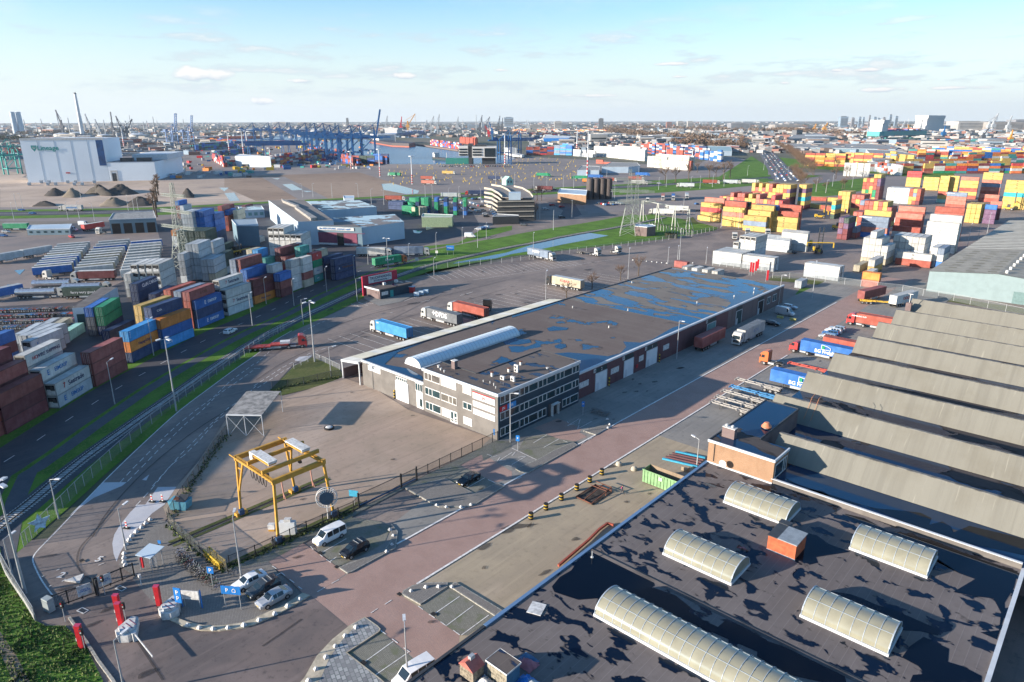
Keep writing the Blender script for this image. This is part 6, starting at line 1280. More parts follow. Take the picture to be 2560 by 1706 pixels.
TLc('',-212.5,440,0,90,['yry|r','yrr|y','ryr|r','yyr|yr','ryy|r','yyr|rr','yrr|rr','yyy|y','ryy|yy','yrr|y','yry|pp','yyr|p','ryr|y','yyy|r','nry|rR','nyn|y','vye|R'],'long block behind the front stacks')
TLc('',-211.8,488.5,0,90,['yryr|yy','yryr|r','yryr|yy','rrry|r','yryr|yy','yryy|rr','ryry|y','yyrr|yy','yryr|yy','yryy|ry','nvny|vy'],'the tallest block behind the front stacks');TLc('',-181.5,497,0,90,['nyty|vy','nyty|vy'],'the pair of columns right of the tallest block')
TLc('U2',590,535,5,90,['yyy|ry','yyy|yy','yyy|yy'],'the yellow topped block in the middle');TLc('U2',490,615,5,90,['kyt|y'],'the narrow stack by the yellow topped block')
TLc('U2',820,590,5,90,['yyn|rr','yyr|yr','ryr|rr'],'the stepped block next to the yellow top');TLc('U2',960,690,5,90,['yyyr|s','yrrr|r','yyrr|r','yrry|y','yyrr|r','ryyy|y','yrr|r'],'the stepped block in the middle of the yard')
TLc('U2',840,880,4,90,['yay|r','yrr|r'],'the nearest stepped columns beside the stacker');TLc('U2',820,1150,2,90,['rs'],'the small stack beside the grey one');TLc('U2',600,980,4,90,['nv|nv','nn|vk'],'the shaded columns by the stacker')
TLc('U2',1015,310,6,90,['ryyr|ry','yygr|rr','rryy|ry','yggr|rr','nnnn|vv'],'the far stepped block by the bare trees');TLc('U2',1080,240,7,90,['yyyyr|y','','yyyyr|ry','yyyyy|yy'],'the highest far columns by the bare trees')
S((-110.5,398.1),0,'bpss','of the slate grey stack in the middle',13.2,marks={3:[('HAMBURG SUD',.9,m_wtxt,.14,.75)],2:[('HAMBURG SUD',.9,m_wtxt,.14,.75)]});S((-110.5,401.),0,'bbn|ny','behind the slate grey stack',13.2)
NR('U2',1515,1120,2,0,'wr','at the foot of the tall salmon stack',13.2);NR('U2',1570,895,4,0,'rrrp','of the tall salmon stack',13.2);NR('U2',1620,780,5,0,'rrrr|p','behind the tall salmon stack',13.2);S((-101.,424.6),0,'--w','resting on the salmon stack foot',6.06,marks={2:[('m\nsc',.9,m_ktxt,.5,.47)]})
NR('U3',400,1040,5,0,'wwwww','of the tall white stack',13.2,marks={3:[('m\nsc',1.2,m_ktxt,.45,.47)],1:[('m\nsc',1.2,m_ktxt,.45,.47)]});NR('U3',455,920,6,0,'wwwww|w','behind the tall white stack',13.2);NR('U3',540,790,6,0,'rrrrr|r','behind the white stacks',13.2)
TLc('U3',1080,745,4,90,['yyyy','yyyy','yyyy'],'the yellow cube by the blue truck');TLc('U3',1330,820,3,90,['yyy'],'the yellow cube side column');NR('U3',1390,760,4,0,'vvv|b','behind the yellow cube',6.06);NR('U3',1480,700,4,0,'nnn|p','right behind the yellow cube',6.06)
NR('U3',740,545,4,0,'rpps','of the slate topped middle stack',12.19,marks={3:[('HAMBURG SUD',.8,m_wtxt,.16,.7)]});TLc('U2',1425,470,4,90,['W|www','W|www','W|www','W|www','W|www','W|www','y|yrr','r|ysy','n|rrr'],'the long white end-on block')
NR('U3',630,270,7,0,'ayryy|yy','of the first far yellow tower',6.06);NR('U3',755,268,7,0,'yyryy|yy','of the second far yellow tower',7.5);NR('U3',980,285,6,0,'ryry|yp','of the salmon topped far tower');NR('U3',1360,210,7,0,'rrpsp|yy','of the highest far yellow tower',13.2,marks={5:[('m\nsc',1.4,m_ktxt,.5,.5)],6:[('m\nsc',1.4,m_ktxt,.5,.5)]});NR('U3',1750,340,7,0,'yyyty|yy','of the yellow tower at the right edge',13.2,marks={5:[('m\nsc',1.4,m_ktxt,.5,.5)],6:[('m\nsc',1.4,m_ktxt,.5,.5)]})
NR('U3',65,190,5,0,'yyyR|R','of the far red topped stack');NR('U3',345,290,4,0,'yyy|y','of the shaded yellow far stack');NR('U3',1280,580,2,0,'rp','at the foot of the highest yellow tower',13.2)
TLc('U4',1085,365,4,90,['ewww','ewwww','ewww','eww'],'the near white stepped block');TLc('U4',1170,740,2,90,['yw'],'the white pair in front of the block');TLc('U4',915,830,1,90,['e'],'the lone cream one on the asphalt')
S((-75.6,330.4),0,'rw','of the salmon and white pair',13.5,marks={1:[('m\nsc',1.3,m_ktxt,.48,.47)]});TLc('U4',1600,325,4,90,['WW|ww','WW|ww','WW|ww','WW|ww','WW|ww'],'the white row behind the salmon pair');TLc('U4',2010,510,3,90,['','','sw|w','bw|s'],'the lower white columns on the right')
S((-95.8,278.7),0,'Ww','of the long white pair behind the lawn',13.4);S((-95.6,281.3),0,'WW','behind the long white pair',13.4);S((-73.4,276.),0,'po','of the orange pair behind the fence',6.06);S((-70.5,279.),90,'ww','of the white pair behind the orange one',6.06)
S((-135.4,278.9),2,'Ww','of the red framed white pair',12.9);S((-121.7,278.6),3,'Ww','of the second red framed white pair',13.4)
for i in range(4):S((-135.4-.02*i,281.6+2.6*i),2,'WW',f"in the {ORD[i+1]} row behind the red framed pair",12.9)
S((-121.7,281.4),3,'W|W','behind the second red framed pair',13.4)
TLc('U1',880,1085,4,90,['WWw|w','WWw|w','WWw|w'],'the reefer block behind the white store',kind='reefer');TLc('U1',770,1190,3,90,['WW|w'],'the low column left of the reefer block',kind='reefer')
for i in range(4):NR('U1',1275+i*8,1130-i*22,2,2,'WW',f"in the {ORD[i]} row of the pale low store",12.9)
for i in range(3):NR('U1',1600+i*8,1015-i*18,3,0,'WWw',f"in the {ORD[i]} row of the white store behind",12.5)
for i,s_ in enumerate(('G 1560,400','G 1650,412','G 1745,425','G 1835,440')):p=PL(s_,2.6)[0];S((p[0]+2.4,p[1]),90,'w',f"{ORD[i]} from the left behind the warehouse",6.06)
S(W('G',1485,400),0,'m','brown one behind the warehouse corner',6.06);S(W('H',300,600),90,'W','standing alone by the small lawn',6.06)
# -- far rows: one mass of boxes beyond counting
R=random.Random(5)
def far_block(v,pts_,n,ang,pal,rows=4,gap=3,L=12.19):
    p,q=PL(v+' '+pts_);d=hypot(q[0]-p[0],q[1]-p[1]);a=atan2(q[1]-p[1],q[0]-p[0]);nrm=a+pi/2 if cos(a+pi/2)*(-p[0])+sin(a+pi/2)*(-p[1]) < 0 else a-pi/2
    for r_ in range(rows):
        s=0;hgt=n
        while s < d:
            if R.random() < .25:hgt=max(1,n+R.choice((-2,-1,0,0,1)))
            if R.random() > .06:
                for i in range(hgt):
                    stf_box((p[0]+cos(a)*s+cos(nrm)*r_*2.6,p[1]+sin(a)*s+sin(nrm)*r_*2.6),a,i,R.choice(pal),L)
            s += L+.5
            if R.random() < .12:s += 6
MX='rrbBwWnosGRmy';YL='yyyrrpyynw'
far_block('U3','-60,60 2045,40',4,0,'wWrsoOnTbRy',2);far_block('U3','500,235 2045,235',4,0,'oOnbRwTg',2);far_block('D','330,790 700,800',5,0,'yyrroy',3);far_block('D','700,760 1000,770',5,0,'yyror',3);far_block('D','1060,770 1280,790',5,0,'yyyys',4);far_block('D','690,885 880,890',5,0,'www',4,L=6.06);far_block('D','900,830 1180,880',4,0,'wsWrw',3,L=6.06)
far_block('U3','-200,240 380,235',4,0,'yrwryp',2);far_block('U3','420,190 2045,175',4,0,YL,2);far_block('U2','900,205 2000,190',4,0,'wyrpoy',2);far_block('D','1280,720 2350,740',5,0,'rowyybT',4);far_block('D','1500,665 2350,690',4,0,'roynbwT',4);far_block('D','1100,585 2350,590',3,0,'rTwbnG',3);far_block('D','1050,570 1500,560',3,0,'TTgk',4)
far_block('C','130,690 560,690',5,0,'rRmbrB',4);far_block('C','385,690 545,695',6,0,'bcs',4);far_block('C','560,700 740,715',4,0,'wW',3);far_block('C','750,700 1180,745',6,0,'wWw',4);far_block('C','1240,800 1600,830',5,0,'wwe',5);far_block('C','1180,670 1740,730',6,0,'rmBbrW',4);far_block('C','1500,820 1600,830',4,0,'rmn',3);far_block('C','1720,730 1880,750',5,0,'wWb',3);far_block('C','50,520 700,515',4,0,'rRwbGr',4);far_block('C','0,470 1000,480',3,0,'roywr',3);far_block('C','1520,580 1900,590',2,0,'wRbyo',2);far_block('C','770,770 880,775',2,0,'r',1);far_block('C','1380,820 1560,830',4,0,'ww',3)
far_block('B','1600,600 1860,640',4,0,'rRrbw',4);far_block('B','1870,580 2000,600',6,0,'rr',4);far_block('B','150,790 700,700',4,0,MX,6);far_block('B','480,660 760,700',3,0,'rRorb',3);far_block('B','770,740 900,790',3,0,'rmbn',5);far_block('B','880,770 1150,775',4,0,'BBbkr',4);far_block('B','-80,600 480,600',3,0,'rTrB',3);far_block('B','1340,1175 1410,1240',2,0,'g',2);
far_block('A','1800,650 2180,620',4,0,'bBTbk',5);far_block('A','1950,740 2050,800',4,0,'rRwB',2);far_block('A','1080,600 1280,595',5,0,'nnr',3);far_block('A','2020,700 2350,660',3,0,'BbBT',4);far_block('A','1850,560 2150,560',2,0,'rRob',3);far_block('A','1560,905 1640,905',1,0,'ocB',1,L=6.06);far_block('A','90,700 200,690',4,0,'RR',3);far_block('D','380,1110 600,1120',1,0,'yyry',3);far_block('D','370,1170 600,1210',1,0,'yrvn',3)
for s_,n,pal in (('B 1410,1195',3,'g'),('B 1340,1235',2,'g'),('B 1215,1190',2,'B'),('B 1640,1225',2,'e'),('B 1430,1250',2,'e')):p=PL(s_)[0];[stf_box((p[0],p[1]+j*2.6),radians(20),i,pal,12.19 if pal != 'e' else 6.06) for i in range(n) for j in range(3)]
p=PL('B 1500,1240')[0]
for j in range(6):
    for i in range(4):stf_box((p[0]+j*6.4*cos(.6),p[1]+j*6.4*sin(.6)),radians(125),i,'gbBg'[(i+j) % 4],6.06)
for q in range(22):
    px_=270+(q*61) % 660;py_=(905,925,945,965)[q % 4];p=W('A',px_+0,py_+6);stf_box(p,radians(160),0,'W',6.06)
place_containers(STF)
so_=STF.ob('distant_containers',kind='stuff',label='mass of mixed shipping containers stacked across the distant port terminals')
for t,sz,mm,p,an in TXP:lettering(t,sz,mm,so_,p,(radians(90),0,an),bold=.012*sz)
# -- handling machines
def stacker(p,rz,label,h_=9.,col='Y'):
    mm=flat('machine yellow',(.55,.36,.04),.5);o=obj('reach_stacker',None,None,(*p,ZG),rz,label,'container handler','container handlers')
    b=MB();b.bx(-3.2,2.4,-1.3,1.3,.8,1.9,mm);b.bx(-3.2,-1.8,-1.3,1.3,1.9,2.6,mm);b.ob('body',o)
    b=MB();b.bx(-1.2,.6,-.8,.8,1.9,3.9,m_dk);b.ob('cab',o)
    for y in (-.9,.9):b=MB();b.bx(2.5,2.9,y-.2,y+.2,.3,h_,m_dk);b.ob('mast',o)
    for i in range(int(h_/1.4)):b=MB();b.bx(2.55,2.8,-.7,.7,.8+i*1.4,1.0+i*1.4,m_dk);b.ob('mast_rung',o)
    b=MB();b.bx(2.9,3.3,-6,6,h_*.42,h_*.42+.35,mm);b.bx(2.9,3.6,-6.1,-5.8,h_*.25,h_*.42,mm);b.bx(2.9,3.6,5.8,6.1,h_*.25,h_*.42,mm);b.ob('spreader',o)
    for x,r_ in ((1.8,.85),(-2.3,.65)):
        for y in (-1.4,1.4):a,q=wheel_mb(x,y,r_,.6);w_=a.ob('wheel',o);q.ob('rim',w_)
    return o
stacker(W('U4',290,640),radians(-55),'tall masted container handler in the middle of the right yard',12.5);stacker(W('U4',650,240),radians(5),'yellow reach stacker holding beside the stepped block',6.5);stacker(W('U2',270,1000),radians(30),'blue shaded mast handler between the yellow blocks',12.);stacker(W('U3',1780,860),radians(0),'yellow mast handler before the yellow tower',12.5);stacker(W('T3',1150,1010),radians(20),'yellow handler behind the grey row of the left yard',5.)
stacker(W('H',340,200),radians(200),'yellow handler beside the white low store',4.)
# -- truck yard on the left: long pale trailers side by side
tr=[('w','W'),('w','w'),('b','w'),('w','w'),('W','w')]
k2=0
for (xa,ya),(xb,yb),n in (((290,400),(520,185),11),((680,400),(900,160),11),((1100,420),(1200,160),11)):
    for i in range(n):
        t=i/(n-1);x=xa+(xb-xa)*t;y=ya+(yb-ya)*t;q=('b' if i in (0,2,4) and xa == 290 or (xa == 1100 and i == 10) or (xa == 680 and i == 8) else R.choice('wwWwe'))
        cx_,cy_=W('E',x,y,4.3);cx_ += 6.8*cos(1.3);cy_ += 6.8*sin(1.3);lab=f"{'blue sided' if q == 'b' else 'pale'} trailer {ORD[i]} from the front in the {['left','middle','right'][(xa == 680)+2*(xa == 1100)]} parked row"
        inst(trailer_spec(q,'cont','w'),'trailer',lab,'trailer',(cx_,cy_,gz[0]),1.3,'semi trailers parked in rows')
inst(truck_spec('w','K','box','W') if 0 else truck_spec('w','n','box','w'),'truck','white lorry with dark lettered trailer in front of the parked rows','truck',(*W('E',860,490,1.5),gz[0]),radians(230))
inst(tractor_spec('w'),'truck','white tractor unit in front of the blue sided trailers','truck',(*W('E',470,480,1.5),gz[0]),radians(210));inst(tractor_spec('R'),'truck','red tractor unit between the middle and right trailer rows','truck',(*W('E',1125,195,1.5),gz[0]),radians(140))
for x,y,t in ((380,640,'polished silver tank trailer nearest the chassis park'),(520,560,'white tank trailer behind the silver one'),(800,590,'second polished tank trailer beside the black one')):inst(truck_spec('w','w','tank'),'tank_trailer',t,'tank truck',(*W('E',x,y,1.8),gz[0]),radians(50),'tank trailers')
o=inst(trailer_spec('K' if 'K' in CC else 'k'),'trailer','black trailer with white script lettering beside the tank trailers','trailer',(*W('E',780,640,1.8),gz[0]),radians(50));lettering('ferry·very·good',1.3,m_wtxt,o,(0,-1.28,2.4),(radians(90),0,0))
inst(trailer_spec('b','cont','W'),'trailer','blue and white trailer cut off by the left edge','trailer',(*W('E',20,640,2),gz[0]),radians(110));inst(trailer_spec('W'),'trailer','lone pale trailer seen end on near the puddles','trailer',(*W('E',60,310,2),gz[0]),radians(110));inst(trailer_spec('W','cont','w'),'trailer','pale trailer behind the blue sided trailers','trailer',(*W('E',340,260,2),gz[0]),radians(110))
m2=0
for i in range(9):
    for j in range(4):
        x=60+i*62+j*8;y=960-j*52-i*2
        if x < 0:continue
        inst(skel_spec('kgkbr'[(i+j) % 5],12.),'trailer',f"parked chassis trailer {ORD[j]} row {ORD[i]} place from the left in the chassis park",'trailer',(*W('E',x,y,.5),gz[0]+(.0)),radians(48+R.uniform(-2,2)),'chassis trailers parked close together')
sh2=obj('storage_shed',None,None,(0,0,0),0,'long brown roofed storage shed with white front behind the green containers','shed');A5=[W('T2',0,790,6),W('T2',200,775,6),W('T2',680,470,6),W('T2',440,470,6)]
b=MB();b.prism(A5,0,6,m_trim,flat('brown tarp roof',(.15,.135,.125),.8,0,.2,.3));b.ob('body',sh2);b=MB();p,q=Vector((*A5[0],0)),Vector((*A5[1],0));b.beam(p.lerp(q,.25)+Vector((0,0,2)),p.lerp(q,.9)+Vector((0,0,2)),.5,4,m_ydk);b.ob('opening',sh2)
# ------------------------------------------------------------------ middle distance and far harbour
VW.update(X1=(1080,430,.2974),X2=(640,480,.3123),X3=(560,260,.3271),X4=(0,240,.3271))
def far(px,D,py=330.):
    d=fw+(px-CX)/F*rt-(py-CY)/F*up;n=hypot(d.x,d.y);return d.x/n*D,d.y/n*D
def zat(px,py,D):
    d=fw+(px-CX)/F*rt-(py-CY)/F*up;return H+d.z/hypot(d.x,d.y)*D
def wallbox(name,label,cat,p,q,depth,h,m,roof=None,grp=None,z0=0.,parts=None):
    """box whose visible front runs from p to q; depth goes away from the camera; parts(mb-factory) adds details in local x,y,z"""
    a=atan2(q[1]-p[1],q[0]-p[0]);L=hypot(q[0]-p[0],q[1]-p[1]);o=obj(name,None,None,(*p,z0),a,label,cat,grp)
    b=MB();b.bx(0,L,0,depth,0,h,m);b.ob('wall',o)
    b=MB();b.bx(-.2,L+.2,-.2,depth+.2,h,h+.3,roof or m_trim);b.ob('roof',o)
    if parts:parts(o,L,depth,h)
    return o
def pb(o,name,m,*bxs):
    b=MB()
    for q in bxs:b.bx(*q,m)
    return b.ob(name,o)
# cold store
m_cs=flat('white blue panel',(.74,.80,.84),.5,0,.05,.02);m_csb=flat('deep blue panel',(.02,.09,.25),.5,0,.3,.1)
def cs(o,L,d,h):
    pb(o,'edge_trim',m_conw,(-.3,L+.3,-.3,0,h-1.2,h+.8));pb(o,'side_panel',m_csb,(L-7,L-.6,-.35,-.05,16,h-1.5));pb(o,'red_sign',m_redp,(36,40,-.3,0,8.6,9.8))
    for x in (L*.2,L*.4,L*.6,L*.8):pb(o,'panel_joint',flat('panel joint',(.38,.44,.5),.6),(x-.12,x+.12,-.12,-.01,.5,h-1.2))
    lettering('Lineage',6.5,m_teal,o,(24,-.4,h-9),(radians(90),0,0),bold=.14)
    b=MB();b.add([(9,-.4,h-6.3),(14,-.4,h-6.3),(14,-.4,h-9),(11.5,-.4,h-12.4),(9,-.4,h-9)],[(0,1,2,3,4)],m_teal);b.add([(9.8,-.5,h-7.6),(13.2,-.5,h-7.6),(13.2,-.5,h-8.1),(9.8,-.5,h-8.1)],[(0,1,2,3)],m_conw);b.add([(10.2,-.5,h-9),(12.8,-.5,h-9),(12.6,-.5,h-9.5),(10.4,-.5,h-9.5)],[(0,1,2,3)],m_conw);b.ob('shield_logo',o)
wallbox('cold_store','huge white cold store with teal shield logo and blue corner strip on the left','cold store',W('A',262,945),W('A',1010,930),60,43,m_cs,m_trim,parts=cs)
def anx(o,L,d,h):pb(o,'dock_door',m_dk,(3,7,-.2,0,0,8));pb(o,'dock_frame',m_conw,(1.6,2.8,-.3,0,0,11),(7.2,8.4,-.3,0,0,11),(2.8,7.2,-.3,0,9,11));pb(o,'roof_plant',m_dk,(10,22,10,16,h+.3,h+4),(26,40,10,16,h+.3,h+4));pb(o,'rear_hall',m_trim,(14,50,40,120,h+.3,h+6))
wallbox('cold_store_annex','lower white annex of the cold store with one dock door','annex',W('A',1012,930),W('A',1440,922),130,19,m_cs,flat('grey roof',(.2,.22,.24),.7),parts=anx)
# earth heaps
m_earth=ground('dark earth',(.10,.09,.075),(.07,.062,.055),.15,.95,(.04,.04,.035),.5,.5,.6);m_sand=ground('sandy earth',(.24,.20,.15),(.19,.16,.12),.2,.95,(.1,.09,.07),.3,.4,.5)
def heap(s_,hgt,label,m,seed):
    R=random.Random(seed);P=PL(s_);cx=sum(p[0] for p in P)/len(P);cy=sum(p[1] for p in P)/len(P);n=28;rings=7;vs=[]
    rad=[]
    for i in range(n):
        t=2*pi*i/n;r_=1e9
        for a,c in zip(P,P[1:]+P[:1]):
            dx,dy=cos(t),sin(t);ex,ey=c[0]-a[0],c[1]-a[1];den=dx*ey-dy*ex
            if abs(den) < 1e-9:continue
            u=((a[0]-cx)*ey-(a[1]-cy)*ex)/den;v=((a[0]-cx)*dy-(a[1]-cy)*dx)/den
            if u > 0 and -.001 <= v <= 1.001:r_=min(r_,u)
        rad.append(r_ if r_ < 1e8 else 8)
    for j in range(rings):
        f=1-j/rings
        for i in range(n):t=2*pi*i/n;r_=rad[i]*f*R.uniform(.93,1.07);vs.append((r_*cos(t),r_*sin(t),0 if j == 0 else hgt*(1-f**1.3)*R.uniform(.75,1.15)))
    vs.append((0,0,hgt));b=MB();b.add(vs,[(j*n+i,j*n+(i+1) % n,(j+1)*n+(i+1) % n,(j+1)*n+i) for j in range(rings-1) for i in range(n)]+[((rings-1)*n+i,(rings-1)*n+(i+1) % n,rings*n) for i in range(n)],m,True)
    b.ob('earth_heap',None,(cx,cy,gz[0]-.02),label=label,cat='earth heap',group='earth heaps on the gravel lot')
heap('A 740,1085 860,1050 980,1075 1080,1065 980,1015 820,1015',8,'tallest dark earth heap in front of the cold store',m_earth,1);heap('A 960,1060 1150,1060 1280,1045 1180,1005 1000,1005',7,'dark earth heap right of the tallest one',m_earth,2);heap('A 390,1070 560,1070 600,1040 480,1015',5,'low rubble heap left of the sandy mound',m_earth,3);heap('A 570,1080 720,1085 760,1050 620,1040',6,'sandy brown mound before the white reefers',m_sand,4);heap('A 900,1165 1100,1165 1200,1140 1080,1110 960,1130',5,'pale grey heap beside the highway',m_sand,5);heap('A 1150,1165 1400,1160 1400,1110 1200,1105',5,'dark rubble heap left of the poplar trees',m_earth,6);heap('A 1650,1085 1790,1085 1780,1055 1690,1040',6,'single dark heap near the road corner',m_earth,7);heap('A 290,1165 520,1165 500,1135 330,1140',3,'flat rubble strip along the highway',m_earth,8)
# container repair works
o=obj('repair_hall',None,None,(0,0,0),0,'large grey blue repair works with dark red doors and white sign','industrial hall')
m_gb=flat('grey blue cladding',(.13,.21,.26),.6,0,.1,.1);m_pw=flat('pale blue white cladding',(.42,.52,.60),.5,0,.08,.1);m_mar=flat('dark red door',(.19,.045,.085),.6,0,.1,.3);m_wetg=roofmat('wet grey roof',(.24,.22,.21),(.20,.19,.185),(.35,.42,.48),.62,.1,4.,0,.7,.06,6,(1,1,1),.2,(1,1,1));m_br=flat('brown grey roof',(.21,.185,.165),.8,0,.15,.05)
def pr(s_,h,m,mt,name):
    b=MB();b.prism(PL(s_,h),0,h,m,mt);b.ob(name,o)
pr('X2 335,240 620,228 385,65 100,68',12.,m_pw,m_br,'tall_hall');pr('X2 345,268 845,285 760,240 520,245',9.5,m_gb,m_br,'door_hall');pr('X2 845,285 1185,240 1110,178 610,208 760,240',9.,m_pw,m_wetg,'white_hall');pr('X2 520,150 965,120 830,68 400,75',8.5,m_pw,m_wetg,'rear_hall')
p,q=Vector(W('X2',415,470)),Vector(W('X2',845,470));p=Vector(W('X2',345,268,9.5));q=Vector(W('X2',845,285,9.5));d=(q-p);an=atan2(d.y,d.x);L_=d.length;nn=Vector((sin(an),-cos(an)))
def fbx(name,m,x0,x1,z0,z1,d0=.12,d1=.2):
    b=MB();A=[p+d*x0+nn*d0,p+d*x1+nn*d0,p+d*x1+nn*d1,p+d*x0+nn*d1];b.prism([tuple(a) for a in A],z0,z1,m);return b.ob(name,o)
fbx('red_door',m_mar,.30,.60,.2,6.2);fbx('red_door',m_mar,.71,.92,.2,6.2);fbx('open_doorway',m_black,.605,.705,.1,6.3,.1,.14);fbx('door_band',m_conw,.30,.60,.3,1.2,.22,.26);fbx('door_band',m_conw,.71,.92,.3,1.2,.22,.26);s_=fbx('sign_board',m_conw,.28,.88,7.6,9.2,.2,.3)  # doorway is a solid black panel, inner darkness put into its colour
c=p+d*.58+nn*.36;lettering('the VAN DOORN  container repair',1.15,m_btxt,o,(c.x,c.y,8.4),(radians(90),0,an),bold=.03);fbx('red_trim',m_mar,.13,1.05,6.3,6.5,.12,.3)
b=MB()
# long roof vents
for s2 in ('X2 205,65 350,120 330,128 215,80','X2 310,130 340,128 490,218 440,225'):pts=PL(s2,12.5);b.prism(pts,12,13.4,m_cor)
b.ob('roof_vent',o);
# white office and blue box hall in the left yard
def hallbox(s_,h,name,label,cat,m,mt,extra=None):
    P=PL(s_,h);cx,cy=P[0];o_=obj(name,None,None,(cx,cy,0),0,label,cat);Q=[(x-cx,y-cy) for x,y in P];b=MB();b.prism(Q,0,h,m,mt);b.ob('wall',o_);A=sum(Q[i][0]*Q[(i+1) % len(Q)][1]-Q[(i+1) % len(Q)][0]*Q[i][1] for i in range(len(Q)))
    b=MB();
    for a,c in zip(Q,Q[1:]+Q[:1]):b.beam((*a,h+.1),(*c,h+.1),.25,.35,m_trim)
    b.ob('roof_edge',o_)
    if extra:extra(o_,Q)
    return o_
def strips(mw,rows,inset=.06,side=0,n=6,hh=1.4,fill=.8):
    def f(o_,Q):
        for (i0,i1) in ([side] if isinstance(side,tuple) else [(0,1)]):
            a=Vector(Q[i0]);c=Vector(Q[i1]);d_=c-a;L=d_.length;an_=atan2(d_.y,d_.x);nrm=Vector((sin(an_),-cos(an_)))
            for z in rows:
                for j in range(n):
                    t=(j+.5)/n;m_=a+d_*t+nrm*.05;b=MB();b.box((m_.x,m_.y,z),(L/n*fill,.12,hh),mw,an_);b.ob('window',o_)
    return f
hallbox('T3 1160,575 1480,575 1450,470 1080,485',10.,'blue_hall','plain dark blue grey box hall left of the repair works','hall',m_gb,flat('pale blue roof',(.30,.37,.42),.6));hallbox('T3 1220,345 1570,330 1530,275 1175,285',5.,'office_cabin','flat white office building beyond the dark blue hall','office',m_pw,m_wetg,strips(m_gshut,(2.6,),side=(0,1),n=4,hh=2.,fill=.6))
hallbox('A 1000,1285 1430,1270 1410,1205 1040,1225',8.,'workshop','dark grey blue workshop with four open bays and rooflights','workshop',m_gb,m_cor,strips(m_black,(3.,),side=(0,1),n=4,hh=5.6,fill=.72));hallbox('A 245,1375 640,1370 660,1325 270,1335',3.2,'site_cabins','long low grey cabin row left of the workshop','cabin',m_W0 if 0 else m_gb,m_pw,strips(m_pane,(1.8,),side=(0,1),n=6,hh=1.,fill=.4))  # workshop bays are black panels: inner shade put into the colour
for s2,h,nm,lb,ct,m,mt in (
    ('X3 85,400 350,405 355,405 110,385',14,'open_shed','white shed with open dark front among the blue cranes','shed',m_pw,m_trim),
    ('C 600,830 800,830 805,795 640,790',6,'warehouse','small pale green grey warehouse beside the tall mast','warehouse',m_pw,m_cor),('C 825,800 1070,800 1175,790 1150,762 900,762',7,'warehouse','white low warehouse in front of the stacked white containers','warehouse',m_pw,m_cor),
    ('C 290,535 520,535 550,520 310,508',10,'warehouse','bright blue flat warehouse in the distance','warehouse',m_blue,m_trim),('C 1740,655 2020,655 2010,612 1790,608',8,'warehouse','pale hall with blue green striped roof by the wood','warehouse',m_pw,flat('green white roof',(.30,.42,.42),.5)),
    ('D 195,540 400,535 620,525 470,492 250,494',9,'barn','grey barn shaped hall left of the far harbour','hall',m_gb,m_cor),('D 180,620 1170,640 1210,610 1050,590 180,588',7,'warehouse','very long low grey roofed warehouse across the distance','warehouse',m_gb,m_cor),('D 960,745 1180,720 1400,690 1150,648 900,640 950,690',8,'warehouse','light ribbed warehouse behind the yellow stacks','warehouse',m_trim,m_cor),
    ('C 1970,600 2085,610 2110,560 1980,560',9,'brick_block','dark red brick block beside the wood','building',m_mbrick,m_cor),('C 420,1040 680,1060 690,1015 440,1000',7,'brick_office','low brown office with white roof band beside the dark silos','office',m_tbrick,m_pw),
    ('C 1130,1345 1240,1355 1320,1345 1290,1330 1140,1325',5,'substation_hut','brown brick hut beneath the lattice pylon','hut',m_gbrick,m_pw),('B 1520,1260 1800,1260 1810,1240 1530,1230',6,'green_shed','pale green vaulted shed beside the car lot','shed',flat('shed green',(.25,.33,.20),.6),flat('shed green roof',(.38,.48,.32),.6)),
    ('X1 510,375 730,370 725,365 540,355',5,'garage','dark flat garage at the foot of the round car park','garage',m_dk,m_cor),('B 810,1090 900,1090 900,1065 800,1065',4,'cabin','small white cabin behind the repair works roof','cabin',m_pw,m_pw)):
    hallbox(s2,h,nm,lb,ct,m,mt)
# dark silo block
o=obj('silo_tower',None,None,(*W('C',690,1100),0),0,'dark brown tower of round silos beside the low brown office','silos');m_silo=flat('dark brown concrete',(.085,.07,.065),.8,0,.15,.1)
p0,p1=Vector(W('C',690,1100)),Vector(W('C',920,1100));b=MB();b.add([(0,0,0)],[],m_silo)
for i in range(4):
    for j in range(2):q=(p1-p0)*((i+.5)/4)*1.+Vector((-(p1-p0).y,(p1-p0).x)).normalized()*(3.5+j*7);c=MB();c.cyl((q.x,q.y,0),(q.x,q.y,16),(p1-p0).length/8*1.02,m_silo,n=14);c.ob('silo',o)
# round parking building
o=obj('car_park',None,None,(0,0,0),0,'curved multi storey car park with cream ramps and grey stair tower','car park')
cA=[Vector(a) for a in PL('X1 440,140 500,150 555,180 590,210',13.)];inn=[Vector(a) for a in PL('X1 500,112 580,125 640,155 680,195',13.)];out=[Vector(a) for a in PL('X1 690,125 760,140 820,175 855,220',13.)]
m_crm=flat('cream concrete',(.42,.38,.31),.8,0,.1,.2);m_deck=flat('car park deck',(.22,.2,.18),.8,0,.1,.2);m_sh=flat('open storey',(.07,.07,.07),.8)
for lv in range(5):
    z=lv*3.1;b=MB()
    ring=[tuple(a) for a in cA]+[tuple(a) for a in out[::-1]]
    b.prism(ring,z,z+.4,m_deck);b.ob('deck',o)
    b=MB()
    for A_ in (cA,out)+((inn,) if lv == 4 else ()):
        for a,c in zip(A_,A_[1:]):b.beam((a.x,a.y,z+.9),(c.x,c.y,z+.9),.35,1.3,m_crm)
    b.ob('parapet',o)
b=MB();q0,q1=Vector(W('X1',550,240,13)),Vector(W('X1',860,235,13));b.beam((q0.x,q0.y,6.5),(q1.x,q1.y,6.5),1.,13,m_sh);b.ob('end_wall',o)  # solid slab, dark colour stands for shade inside the open storeys
